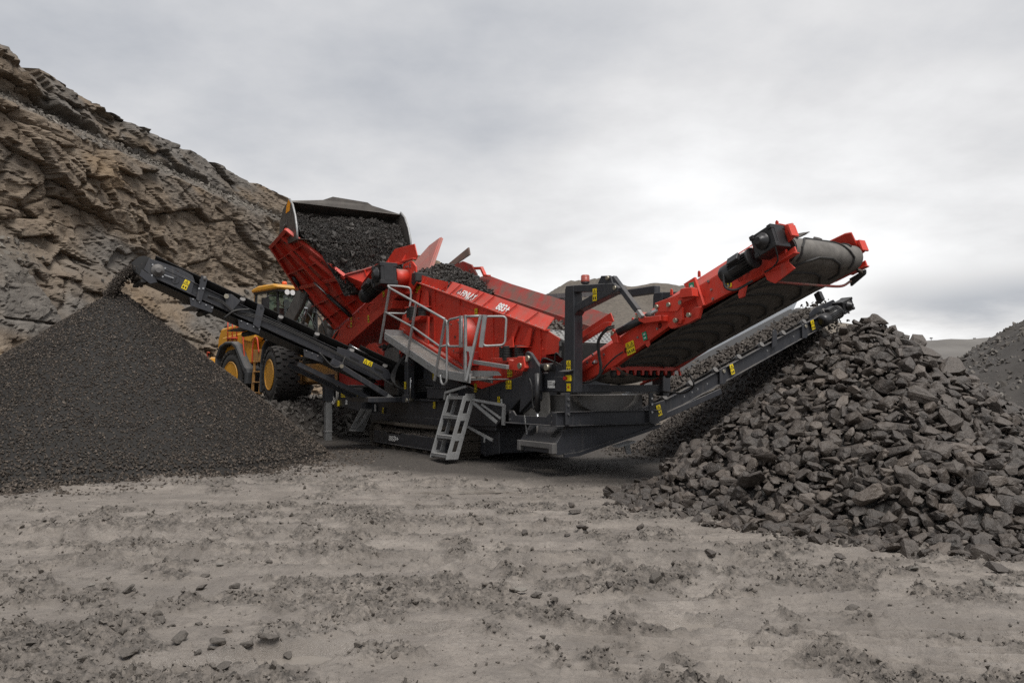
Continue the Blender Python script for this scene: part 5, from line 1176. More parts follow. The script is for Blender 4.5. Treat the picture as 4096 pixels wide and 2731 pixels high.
for u in (-2.95, -2.78, -2.6, -2.42): MB().prism([(u, 0.36, lowz(u)), (u, 0.43, lowz(u)), (u + 0.03, 0.435, ZU(u) - 0.02)], (0.012, 0, 0)).build('gusset', 'red', SB)
for u in (-1.42, -1.0, -0.20, 0.02, 0.42, 1.28, 2.02): MB().prism([(u - 0.16, 0.355, lowz(u - 0.16)), (u - 0.16, 0.38, lowz(u - 0.16)), (u + 0.06, 0.52, ZU(u)), (u + 0.06, 0.50, ZU(u) + 0.012)], (0.014, 0, 0.004)).build('gusset', 'red', SB)
bolts('bolt', [(u, 0.40, tl(u) + 0.036) for u in np.arange(-3.1, 2.45, 0.22)], (0, 0, 1), 0.016, SB)
for u in (-2.05, -0.85, 0.55, 2.25): MB().prism([(u, 0.425, tl(u) - 0.03), (u + 0.03, 0.425, tl(u) - 0.03), (u + 0.03, 0.425, max(tl(u) - 1.3, 1.75)), (u, 0.425, max(tl(u) - 1.3, 1.75))], (0, 0.025, 0)).build('stiffener', 'red', SB)
MB().pv([(-0.98, 3.30), (0.12, 3.01), (0.12, 2.1), (-0.98, 2.35)], 0.43, 0.45).build('reinforcing_plate', 'red', SB, 0.004)
bolts('bolt', [(u, 0.43, tl(u) - d) for u, d in ((-1.75, 0.30), (-1.7, 0.31), (-0.75, 0.32), (-0.55, 0.40), (-0.35, 0.42), (0.0, 0.52), (-1.4, 0.62), (0.7, 0.55), (1.0, 0.42), (1.1, 0.42), (2.35, 0.36), (2.3, 0.2), (0.85, 0.72), (1.95, 0.5))], (0, -1, 0), 0.022, SB, 'red')
# round drive cover
c = MB(); c.lathe((-0.45, 0.13, 2.58), (0, 1, 0), [(0, 0.34), (0.012, 0.365), (0.30, 0.375), (0.31, 0.40), (0.32, 0.40)], 36); c.pv([(-0.84, 2.58), (-0.84, 2.86), (-0.7, 2.96), (-0.45, 2.96), (-0.45, 2.58)], 0.15, 0.44); c.build('drive_cover', 'red', SB, 0.008)
bolts('bolt', [(-0.45 + 0.31 * math.cos(t), 0.13, 2.58 + 0.31 * math.sin(t)) for t in (0.2, 1.1, 2.2, 3.4, 4.5, 5.4)], (0, -1, 0), 0.018, SB)
MB().cyl((-0.47, 0.125, 2.56), (-0.47, 0.14, 2.56), 0.03).build('inspection_hole', 'sticker_ink', SB)
MB().box((-0.35, 0.22, 1.95), (0.0, 0.44, 2.24)).build('drive_mount', 'red_dark', SB, 0.01)
# spring sets
def spring_set(us_, zb, zt, plate_top, plate_base):
    MB().pv(plate_top[0], 0.18, 0.45).build('spring_seat', 'red', SB, 0.004)
    for pts, v in plate_top[1]: MB().pv(pts, v, v + 0.02).build('spring_bracket', 'red', SB)
    for i, u in enumerate(us_): spring('rubber_spring', (u, 0.27 - 0.07 * (i == 1), zb), 0.10, zt - zb, SB)
    MB().pv(plate_base, 0.14, 0.44).build('spring_base', 'red', SB, 0.004)
spring_set((1.26, 1.50, 1.82), 2.02, 2.29, ([(1.1, 2.29), (1.98, 2.27), (1.98, 2.25), (1.1, 2.27)], [([(1.08, 2.30), (1.50, 2.68), (1.58, 2.68), (1.30, 2.30)], 0.40), ([(1.72, 2.28), (2.02, 2.62), (2.10, 2.60), (2.0, 2.28)], 0.36), ([(1.38, 2.28), (1.42, 2.36), (1.68, 2.46), (1.70, 2.28)], 0.20)]), [(0.98, 2.08), (0.98, 2.05), (1.5, 1.98), (2.05, 2.02), (2.05, 2.06)])
spring_set((-2.95, -2.68, -2.34), 3.06, 3.38, ([(-3.1, 3.40), (-2.2, 3.36), (-2.2, 3.33), (-3.1, 3.37)], [([(-3.08, 3.40), (-2.82, 3.80), (-2.72, 3.80), (-2.86, 3.40)], 0.40), ([(-2.55, 3.38), (-2.34, 3.72), (-2.24, 3.70), (-2.22, 3.36)], 0.36)]), [(-3.15, 3.12), (-3.1, 3.04), (-2.7, 3.0), (-2.2, 3.05), (-2.12, 3.12)])
# subframe under the near side
MB().beam((-3.62, 0.34, 2.90), (-0.33, 0.34, 1.83), 0.12, 0.13).build('subframe_beam', 'red', RM, 0.008)
MB().beam((-3.62, 2.06, 2.90), (0.5, 2.06, 1.6), 0.12, 0.13).build('subframe_beam', 'red_dark', RM)
MB().pv([(-3.66, 2.30), (-3.70, 2.9), (-3.45, 3.28), (-3.36, 3.3), (-3.3, 3.05), (-3.05, 2.92), (-2.7, 2.62), (-2.3, 2.5), (-2.15, 3.1), (-2.08, 3.1), (-2.1, 2.42), (-3.0, 2.68)], 0.30, 0.34).build('spring_support', 'red', RM, 0.006)
MB().pv([(-3.7, 2.2), (-3.72, 2.95), (-3.55, 3.2), (-3.45, 2.6)], 0.36, 0.9).build('rear_support', 'red_dark', RM, 0.01)
MB().pv([(1.84, 1.84), (1.86, 2.03), (2.0, 2.0), (2.18, 2.07), (2.36, 2.07), (2.42, 1.86), (2.34, 1.80)], 0.0, 0.10).build('pivot_bracket', 'red', RM, 0.008); MB().cyl((2.26, -0.03, 1.90), (2.26, 0.02, 1.90), 0.055).build('hinge_pin', 'pin', RM)
# discharge lip
for va, vb in ((0.452, 0.48), (1.95, 1.99)): MB().pv([(2.49, 2.53), (2.84, 2.38), (2.80, 2.12), (2.38, 2.10)], va, vb).build('discharge_lip', 'red', SB, 0.003)
MB().pv([(2.40, 2.56), (3.04, 2.31), (3.02, 2.29), (2.38, 2.54)], 0.47, 1.96).build('punch_plate', 'galvanised', SB)
hm = MB().cyl((0, 0, -0.001), (0, 0, 0.002), 0.028, 8, smooth=False).mesh('punched_hole', 'sticker_ink')
for i in range(5):
    for j in range(14):
        o = link('punched_hole', hm, SB); u = 2.46 + i * 0.12; o.location = (u, 0.54 + j * 0.10 + 0.05 * (i % 2), 2.562 - (u - 2.40) * 0.39); o.rotation_euler = (0, 0.37, 0)
MB().pv([(2.86, 2.34), (3.05, 2.28), (3.03, 2.0), (2.84, 2.06)], 0.44, 1.97).build('rubber_flap', 'rubber', SB); 
for z in (2.28, 2.12): MB().box((2.87, 0.42, z - 0.04), (2.92, 0.44, z + 0.04)).build('flap_clamp', 'grey_paint', SB)
MB().prism([(-3.1, 0.5, tl(-3.1) - 0.42), (2.45, 0.5, tl(2.45) - 0.1), (2.45, 1.94, tl(2.45) - 0.1), (-3.1, 1.94, tl(-3.1) - 0.42)], (0, 0, -0.04)).build('screen_deck', 'caked_mud', SB)
bolts('bolt', [(u, 1.945, tl(u) - d) for u in np.arange(-2.8, 2.3, 0.36) for d in (0.10, 0.26)], (0, -1, 0), 0.026, SB, 'red_worn', 0.03)
r_, u_, n_ = Vector((math.cos(AS), 0, math.sin(AS))), None, None
def top_ax(u):
    r = Vector((1, 0, (ZU(u + 0.3) - ZU(u - 0.3)) / 0.6)).normalized(); up = Vector((0.06, 0.155, ZU(u) + 0.015 - lowz(u))); up = (up - r * up.dot(r)).normalized(); return r, up, r.cross(up)
a = top_ax(-0.8); b0 = Vector((-0.97, 0.385, lowz(-0.97))) + a[1] * 0.05
emblem(b0 + a[2] * 0.007, a, 0.14, SB); lettering('FINLAY', b0 + a[0] * 0.20 + a[2] * 0.008, a, 0.19, 'letter_white', SB, 0.15, bold=0.015); lettering('A TEREX BRAND', b0 + a[0] * 0.42 - a[1] * 0.035 + a[2] * 0.008, a, 0.04, 'letter_white', SB, 0.15)
a = top_ax(0.9); b0 = Vector((0.70, 0.385, lowz(0.70))) + a[1] * 0.035; lettering('883+', b0 + a[2] * 0.008, a, 0.22, 'letter_white', SB, 0.15, bold=0.02)
sticker((-2.93, 0.445, 3.83), axes_v(AS), 0.22, 0.20, SB, 'warn', 2); sticker((-0.10, 0.425, 3.06), axes_v(0), 0.11, 0.16, SB); sticker((1.19, 0.445, 1.80), axes_v(0.05), 0.18, 0.18, SB, 'warn', 2)
for (u, v, z, w_, h_, c_) in ((1.56, 0.19, 1.565, 0.19, 0.16, 2), (1.20, 0.19, 1.26, 0.09, 0.15, 1), (-2.46, -0.085, 1.55, 0.10, 0.16, 1), (-1.62, 0.23, 1.12, 0.10, 0.15, 1), (-4.45, 0.23, 0.93, 0.10, 0.14, 1), (-6.6, -0.01, 1.33, 0.30, 0.2, 3), (-6.95, -0.01, 1.4, 0.08, 0.12, 1), (-5.55, -0.01, 1.35, 0.10, 0.14, 1), (-1.65, 0.23, 1.76, 0.10, 0.16, 1), (3.58, 0.115, 1.87, 0.11, 0.19, 1), (4.30, 0.115, 3.0, 0.10, 0.20, 1), (0.30, 0.19, 1.5, 0.1, 0.17, 1)):
    sticker((u, v, z), axes_v(0), w_, h_, RM, 'warn', c_)
sticker((3.58, 0.115, 1.52), axes_v(0), 0.11, 0.13, RM, 'stop'); sticker((3.0, 0.168, 1.57), axes_v(0), 0.22, 0.13, RM, 'white'); sticker((1.30, 0.19, 1.24), axes_v(0), 0.05, 0.10, RM, 'white'); sticker((-6.35, -0.01, 1.10), axes_v(0), 0.14, 0.12, RM, 'white'); sticker((0.34, 0.375, 0.46), axes_v(0), 0.06, 0.1, RM, 'white'); sticker((-4.95, 0.23, 0.98), axes_v(0), 0.10, 0.18, RM, 'white')
lettering('CE', (3.05, 0.160, 1.545), axes_v(0), 0.07, 'sticker_ink', RM)

# ---- galvanised walkway with its railings
WK = empty('walkway', (0, 0, 0), 0, RM)
wz = lambda u: float(np.interp(u, [-3.25, -0.44, 0.88], [2.77, 1.87, 1.74]))
path = [-3.25, -0.44, 0.88]
for v in (-0.27, 0.22): MB().pv([(u, wz(u) - 0.15) for u in path] + [(u, wz(u) + 0.02) for u in path[::-1]], v, v + 0.03).build('stringer', 'galvanised', WK, 0.003)
bolts('bolt', [(u, -0.27, wz(u) - 0.05) for u in (-3.1, -2.3, -1.7, -0.9, -0.25)], (0, -1, 0), 0.018, WK)
material('tread', (0.36, 0.345, 0.32), 0.55, metal=0.3, col2=(0.15, 0.135, 0.12), scale=5.0, amount=0.7, dust=0.6, dust_col=(0.16, 0.14, 0.12), bump=0.2, bscale=60)
pm = MB().box((-0.022, -0.014, 0), (0.022, 0.014, 0.012)).mesh('tread_stud', 'tread')
pl = 0
for seg0, seg1, cnt in ((-3.2, -0.46, 4), (-0.44, 0.86, 2)):
    for i in range(cnt):
        ua = seg0 + (seg1 - seg0) * i / cnt + 0.01; ub = seg0 + (seg1 - seg0) * (i + 1) / cnt - 0.01
        for va, vb in ((-0.235, -0.012), (0.0, 0.215)):
            o = MB().prism([(ua, va, wz(ua) - 0.06), (ub, va, wz(ub) - 0.06), (ub, vb, wz(ub) - 0.06), (ua, vb, wz(ua) - 0.06)], (0, 0, 0.03)).build('tread_plank', 'tread', WK)
            k = MB(); sl = math.atan((wz(ub) - wz(ua)) / (ub - ua))
            for a_ in np.arange(ua + 0.06, ub - 0.03, 0.085):
                for b_ in np.arange(va + 0.035, vb - 0.01, 0.05): k.obox((a_, b_, wz(a_) - 0.026), (0.05 * math.cos(sl), 0, 0.05 * math.sin(sl)), (0, 0.016, 0), (-0.014 * math.sin(sl), 0, 0.014 * math.cos(sl)))
            k.build('tread_studs', 'galvanised', o)['kind'] = 'stuff'
MB().box((-3.27, -0.25, 2.70), (-3.24, 0.22, 2.86)).build('toe_board', 'galvanised', WK)
posts = [((-3.43, 2.54), (-2.90, 3.80)), ((-1.95, 2.07), (-1.46, 3.33)), ((-0.57, 1.64), (-0.10, 2.88))]
for (a0, b0), (a1, b1) in posts: MB().beam((a0, -0.295, b0), (a1, -0.295, b1), 0.05, 0.05).build('railing_post', 'galvanised', WK, 0.006)
lerp = lambda i, t: (posts[i][0][0] + (posts[i][1][0] - posts[i][0][0]) * t, -0.295, posts[i][0][1] + (posts[i][1][1] - posts[i][0][1]) * t)
MB().tube(curve([(-2.95, 0.22, 3.30), (-2.92, 0.25, 3.55), (-2.92, 0.24, 3.80), (-2.98, 0.12, 3.86), (-3.02, -0.2, 3.87), (-2.98, -0.295, 3.86), lerp(0, 1.0)], 6) + curve([lerp(0, 1.0), lerp(1, 1.0), lerp(2, 1.0)], 4)[1:], 0.026, 10).build('hand_rail', 'galvanised', WK)
MB().tube([(-2.95, 0.22, 3.32), (-3.05, 0.16, 3.24), (-3.18, -0.2, 3.24), (-3.20, -0.29, 3.25), lerp(0, 0.57), lerp(1, 0.60), lerp(2, 0.56), (-0.03, -0.295, 2.36)], 0.023, 10).build('middle_rail', 'galvanised', WK)
MB().tube(curve([(-0.08, -0.295, 2.86), (-0.02, -0.295, 2.78), (-0.02, -0.295, 2.2), (-0.02, -0.295, 1.70), (-0.06, -0.295, 1.60), (-0.16, -0.295, 1.565), (-0.26, -0.295, 1.62), (-0.30, -0.295, 1.76)], 5), 0.024, 10).build('rail_hook', 'galvanised', WK)
g = MB(); g.tube(round_loop([(0.02, -0.295, 2.86), (0.60, -0.295, 2.885), (0.60, -0.295, 2.31), (0.02, -0.295, 2.33)], 0.10), 0.024, 10, closed=True); g.box((0.53, -0.32, 2.29), (0.61, -0.27, 2.91)); g.build('self_closing_gate', 'galvanised', WK)
MB().box((0.72, -0.32, 1.63), (0.78, -0.27, 2.91)).build('gate_post', 'galvanised', WK, 0.005)
MB().beam((0.80, -0.295, 1.63), (1.05, -0.12, 2.90), 0.06, 0.05).build('gate_post', 'galvanised', WK, 0.005); MB().tube([(0.75, -0.295, 2.88), (1.03, -0.13, 2.88)], 0.024, 8).build('gate_rail', 'galvanised', WK)
MB().prism([(0.75, -0.295, 2.30), (0.94, -0.2, 2.30), (0.90, -0.22, 2.20), (0.86, -0.24, 2.05), (0.84, -0.25, 2.2), (0.75, -0.295, 2.22)], (0.005, -0.02, 0)).build('gusset', 'galvanised', WK)
g = MB(); g.tube(round_loop([(1.06, -0.06, 2.87), (1.30, 0.30, 2.87), (1.28, 0.28, 2.32), (1.04, -0.08, 2.30)], 0.09), 0.024, 10, closed=True); g.beam((1.02, -0.10, 2.28), (1.10, -0.06, 2.90), 0.03, 0.09); g.build('self_closing_gate', 'galvanised', WK)
MB().beam((0.76, -0.1, 2.005), (2.0, -0.1, 1.88), 0.06, 0.075).build('side_brace', 'galvanised', WK, 0.005)
MB().prism([(0.72, -0.12, 1.84), (1.5, -0.12, 1.82), (1.5, -0.12, 1.73), (0.72, -0.12, 1.72)], (0, 0.03, 0)).prism([(1.52, -0.12, 1.82), (1.68, -0.12, 1.81), (1.78, -0.12, 1.73), (1.52, -0.12, 1.73)], (0, 0.02, 0)).build('side_guard', 'galvanised', WK)
MB().prism([(0.7, -0.25, 1.64), (1.55, -0.25, 1.66), (1.55, 0.2, 1.66), (0.7, 0.2, 1.64)], (0, 0, 0.02)).build('landing_plate', 'galvanised', WK)
MB().beam((-0.17, -0.26, 1.26), (-0.13, -0.26, 1.41), 0.05, 0.05).beam((-0.14, -0.26, 1.40), (0.62, -0.2, 1.53), 0.05, 0.05).build('grab_bar', 'galvanised', WK, 0.004)
# ---- access ladder
LD = empty('access_ladder', (0.06, 0, 0.01), 0, RM)
steps = [(0.22, -0.57), (0.57, -0.45), (0.95, -0.32), (1.33, -0.20)]
for z, v in steps:
    MB().box((0.0, v - 0.11, z - 0.02), (0.66, v + 0.11, z)).box((0.0, v - 0.11, z - 0.06), (0.66, v - 0.095, z + 0.002)).build('step', 'galvanised', LD, 0.003)
for u in (-0.02, 0.655):
    m = MB(); m.pu([(-0.70, 0.13), (-0.62, 0.13), (-0.24, 1.34), (-0.32, 1.34)], u, u + 0.03); m.pu([(-0.52, 0.13), (-0.44, 0.13), (-0.06, 1.34), (-0.14, 1.34)], u, u + 0.03)
    for k in range(4):
        z, v = steps[k]; m.pu([(v - 0.11, z - 0.09), (v + 0.09, z - 0.09), (v + 0.13, z + 0.05), (v - 0.07, z + 0.05)], u + 0.002, u + 0.028)
        if k < 3: z2 = (z + steps[k + 1][0]) / 2; v2 = (v + steps[k + 1][1]) / 2
    m.build('ladder_side', 'galvanised', LD, 0.003)
m = MB(); m.beam((0.66, -0.14, 1.27), (1.50, 0.1, 1.17), 0.03, 0.05).beam((0.68, -0.12, 1.22), (1.30, 0.06, 0.84), 0.03, 0.06).beam((1.48, 0.1, 1.18), (1.45, 0.1, 0.80), 0.03, 0.09).beam((0.9, -0.05, 1.18), (1.40, 0.08, 0.92), 0.02, 0.04); m.build('ladder_bracket', 'galvanised', LD)
m = MB(); m.beam((0.3, -0.05, 0.74), (1.15, 0.05, 0.50), 0.03, 0.05); m.build('ladder_stay', 'galvanised', LD)

# ---- fine (left-hand) conveyor running to the near side
FC = empty('fine_conveyor', (0, 0, 0), 0, RM); SF = -0.42; AF = math.atan(SF)
ft = lambda v: 3.18 + (v + 3.38) * SF                  # top of its frame
for u0, u1 in ((-3.26, -3.18), (-4.32, -4.24)):
    f = MB(); f.pu([(-5.45, ft(-5.45) - 0.26), (-5.45, ft(-5.45)), (-0.05, ft(-0.05)), (-0.05, ft(-0.05) - 0.16), (-0.9, ft(-0.9) - 0.27)], u0 + 0.02, u1 - 0.02)
    for d0, d1 in ((-0.014, 0.0), (-0.275, -0.26)): f.pu([(-5.4, ft(-5.4) + d0), (-5.4, ft(-5.4) + d1), (-0.9, ft(-0.9) + d1), (-0.9, ft(-0.9) + d0)], u0 - 0.02, u1 + 0.04)
    f.build('side_frame', 'charcoal', FC, 0.004)
trough_belt('belt', lambda t: ((-3.74, -5.3 + 5.2 * t, ft(-5.3 + 5.2 * t) - 0.03), (1, 0, 0)), 20, 0.57, 0.26, 0.21, FC, 'belt')
MB().pu([(-5.4, ft(-5.4) - 0.32), (-5.4, ft(-5.4) - 0.305), (-0.4, ft(-0.4) - 0.31), (-0.4, ft(-0.4) - 0.33)], -4.2, -3.3).build('return_belt', 'belt', FC)
MB().lathe((-4.22, -5.50, ft(-5.5) - 0.11), (1, 0, 0), [(0, 0.205), (0.96, 0.205)], 28).build('head_drum', 'belt', FC)
for i in range(6):
    v = -4.38 + 0.82 * i; z = ft(v) - 0.02
    o = MB().cyl((-3.46, v, z - 0.06), (-3.17, v, z + 0.145), 0.06, 16).build('idler_roller', 'black_iron', FC); MB().cyl((-3.169, v, z + 0.146), (-3.155, v, z + 0.156), 0.056, 16).build('roller_cap', 'grey_paint', o)
    MB().beam((-4.2, v, z - 0.13), (-3.28, v, z - 0.13), 0.06, 0.05).build('idler_frame', 'charcoal', FC)
# head: bearing plate, guard and scraper
MB().pu([(-5.52, ft(-5.5) - 0.20), (-5.42, ft(-5.42) + 0.08), (-4.55, ft(-4.55) + 0.02), (-4.60, ft(-4.6) - 0.27), (-5.3, ft(-5.3) - 0.29)], -3.18, -3.15).build('head_plate', 'charcoal', FC, 0.006)
MB().pu([(-5.40, ft(-5.4) + 0.07), (-5.30, ft(-5.3) + 0.10), (-4.80, ft(-4.8) + 0.16), (-4.58, ft(-4.58) + 0.14), (-4.52, ft(-4.52) + 0.0)], -3.20, -3.18).build('belt_guard', 'charcoal', FC)
o = MB().lathe((-3.15, -5.26, ft(-5.26) - 0.10), (1, 0, 0), [(0, 0.13), (0.03, 0.13), (0.035, 0.09), (0.07, 0.085), (0.08, 0.055), (0.11, 0.05)], 20).build('bearing', 'grey_paint', FC)
bolts('bolt', [(-3.15, -5.26 + 0.15 * math.cos(t), ft(-5.26) - 0.10 + 0.15 * math.sin(t)) for t in (0.4, 2.3, 3.9, 5.4)], (1, 0, 0), 0.02, FC)
MB().beam((-3.12, -5.14, ft(-5.14) - 0.13), (-3.12, -4.96, ft(-4.96) - 0.11), 0.02, 0.02).build('tension_bolt', 'steel', FC)
MB().pu([(-5.56, ft(-5.5) - 0.20), (-5.60, ft(-5.5) - 0.33), (-5.40, ft(-5.4) - 0.44), (-5.26, ft(-5.26) - 0.34), (-5.3, ft(-5.3) - 0.28)], -3.17, -3.13).build('scraper_plate', 'charcoal', FC, 0.006)
MB().beam((-3.15, -5.52, ft(-5.5) - 0.42), (-4.3, -5.52, ft(-5.5) - 0.42), 0.10, 0.06).build('belt_scraper', 'rubber', FC)
n = 260; u = RNG.uniform(-4.3, -3.15, n); t = RNG.random(n); v = -5.62 + 0.22 * t; z = ft(-5.5) - 0.34 - 0.10 * t + 0.05 * RNG.random(n)
o = stones('stuck_fines', np.stack([u, v, z], 1), 0.02 + 0.025 * RNG.random(n), 'caked_mud', LOW, tint=0); o.parent = FC; o['kind'] = 'stuff'
MB().lathe((-3.149, -4.92, ft(-4.92) - 0.12), (1, 0, 0), [(0, 0.085), (0.012, 0.08)], 18).build('inspection_ring', 'charcoal', FC); MB().obox((-3.135, -4.92, ft(-4.92) - 0.12), (0.004, 0, 0), (0, 0.03, 0), (0, 0.03, 0.10)).build('inspection_slot', 'sticker_ink', FC)
sticker((-3.148, -4.72, ft(-4.72) - 0.125), axes_u(AF), 0.11, 0.20, FC)
MB().pu([(-4.52, ft(-4.5) - 0.33), (-4.42, ft(-4.42) - 0.36), (-4.30, ft(-4.3) + 0.19), (-4.42, ft(-4.42) + 0.22)], -3.13, -3.08).build('upright_plate', 'charcoal', FC, 0.004)
MB().cyl((-3.10, -4.36, ft(-4.36) + 0.13), (-3.10, -4.36, ft(-4.36) + 0.22), 0.035).build('lifting_lug', 'grey_paint', FC)
bolts('bolt', [(-3.08, -4.47, ft(-4.47) - 0.09), (-3.08, -4.39, ft(-4.39) - 0.05)], (1, 0, 0), 0.022, FC)
MB().pu([(-3.92, ft(-3.9) - 0.28), (-3.94, ft(-3.9) + 0.08), (-3.80, ft(-3.8) + 0.11), (-3.62, ft(-3.62) + 0.06), (-3.66, ft(-3.66) - 0.02), (-3.82, ft(-3.82) - 0.28)], -3.13, -3.09).build('joint_plate', 'charcoal', FC, 0.004); MB().cyl((-3.09, -3.92, ft(-3.9) + 0.02), (-3.06, -3.92, ft(-3.9) + 0.02), 0.05).build('hinge_pin', 'pin', FC)
for v in (-4.4, -3.42, -2.0):
    m = MB(); m.pu([(v - 0.22, ft(v - .2) - 0.50), (v - 0.24, ft(v - .2) - 0.33), (v + 0.24, ft(v + .2) - 0.33), (v + 0.20, ft(v + .2) - 0.46)], -3.14, -3.11); m.beam((-3.12, v, ft(v) - 0.42), (-4.35, v, ft(v) - 0.42), 0.34, 0.03); m.build('return_bracket', 'charcoal', FC)
    MB().cyl((-4.3, v + 0.18, ft(v + .18) - 0.42), (-3.2, v + 0.18, ft(v + .18) - 0.42), 0.06, 12).build('return_roller', 'rubber', FC)
    bolts('bolt', [(-3.11, v + d, ft(v + d) - 0.36) for d in (-0.18, -0.05, 0.08, 0.2)], (1, 0, 0), 0.016, FC)
MB().pu([(-3.36, ft(-3.3) - 0.30), (-3.22, ft(-3.22) - 0.36), (-3.12, ft(-3.12) + 0.12), (-3.18, ft(-3.18) + 0.19), (-3.27, ft(-3.27) + 0.16)], -3.08, -3.06).build('lifting_eye', 'charcoal', FC, 0.004); MB().cyl((-3.059, -3.19, ft(-3.19) + 0.11), (-3.055, -3.19, ft(-3.19) + 0.11), 0.03).build('eye_hole', 'sticker_ink', FC)
for k in range(3): hose([(-3.07 + 0.012 * k, -4.3, ft(-4.3) - 0.20 + 0.02 * k), (-3.06, -4.0, ft(-4.0) - 0.18 + 0.025 * k), (-3.06, -3.75, ft(-3.75) - 0.26 + 0.02 * k), (-3.07, -3.3, ft(-3.3) - 0.16 + 0.03 * k), (-3.07, -2.6, ft(-2.6) - 0.12 + 0.03 * k), (-3.07, -1.9, ft(-1.9) - 0.13 + 0.025 * k), (-3.07, -1.2, ft(-1.2) - 0.16 + 0.02 * k), (-3.05, -0.6, ft(-0.6) - 0.2 + 0.02 * k), (-2.95, -0.1, ft(-0.1) - 0.30)], 0.013, FC, 5)
hose([(-3.04, -3.45, ft(-3.45) - 0.05), (-3.03, -3.75, ft(-3.75) - 0.22), (-3.1, -3.95, ft(-3.95) - 0.46)], 0.024, FC)
hose([(-3.05, -1.3, ft(-1.3) - 0.12), (-3.02, -1.42, ft(-1.42) - 0.38), (-3.02, -1.62, ft(-1.62) - 0.46), (-3.06, -1.9, ft(-1.9) - 0.28)], 0.022, FC)
# lower part: side plates, tension bar, folding brace
MB().pu([(-1.5, ft(-1.5) - 0.27), (-1.45, ft(-1.45) + 0.05), (-1.1, ft(-1.1) + 0.10), (-0.2, ft(-0.2) + 0.06), (-0.1, ft(-0.1) - 0.10), (-0.5, ft(-0.5) - 0.30)], -3.16, -3.13).build('lower_plate', 'charcoal', FC, 0.005)
for v in (-1.05, -0.45): MB().obox((-3.127, v, ft(v) - 0.05), (0.004, 0, 0), (0, 0.22, 0.22 * SF), (0, 0, 0.05)).build('slot', 'sticker_ink', FC)
sticker((-3.126, -0.72, ft(-0.72) + 0.01), axes_u(AF), 0.22, 0.11, FC, 'warn', 2)
MB().pu([(-1.2, ft(-1.2) + 0.08), (-1.14, ft(-1.14) + 0.26), (-1.08, ft(-1.08) + 0.26), (-1.02, ft(-1.02) + 0.08)], -3.2, -3.18).build('bar_bracket', 'charcoal', FC); MB().cyl((-3.17, -1.1, ft(-1.1) + 0.22), (-3.17, -0.70, ft(-0.70) + 0.20), 0.016).build('tension_bar', 'steel', FC)
trough_belt('rubber_skirt', lambda t: ((-3.74, -0.9 + 1.4 * t, ft(-0.9 + 1.4 * t) + 0.06), (1, 0, 0)), 4, 0.60, 0.30, 0.26, FC, 'rubber')
b = MB().beam((-3.06, -1.62, 2.09), (-3.06, -1.36, 1.97), 0.10, 0.14).build('brace_head', 'charcoal', FC, 0.008); MB().cyl((-3.01, -1.40, 1.98), (-2.99, -1.40, 1.98), 0.045).build('hinge_pin', 'pin', b)
MB().beam((-3.06, -1.38, 1.96), (-3.06, -0.28, 1.32), 0.10, 0.12).build('folding_brace', 'charcoal', FC, 0.008); MB().beam((-3.06, -0.30, 1.33), (-3.06, -0.12, 1.22), 0.08, 0.10).build('brace_end', 'galvanised', FC, 0.006)
MB().beam((-3.3, -2.3, 2.02), (-3.3, -0.6, 1.24), 0.12, 0.10).beam((-4.1, -2.3, 2.02), (-4.1, -0.6, 1.24), 0.12, 0.10).build('lower_rail', 'charcoal', FC); MB().box((-4.2, -0.75, 1.16), (-3.0, 0.3, 1.28)).build('pivot_base', 'charcoal', FC, 0.01)
for k in range(7): hose([(-2.75 - 0.02 * k, 0.2, 2.35), (-2.86 - 0.02 * k, -0.02, 2.1), (-2.95 - 0.015 * k, -0.12 - 0.01 * k, 1.75), (-2.84 + 0.01 * k, -0.12, 1.52), (-2.6, 0.0, 1.42 + 0.01 * k)], 0.014, FC)

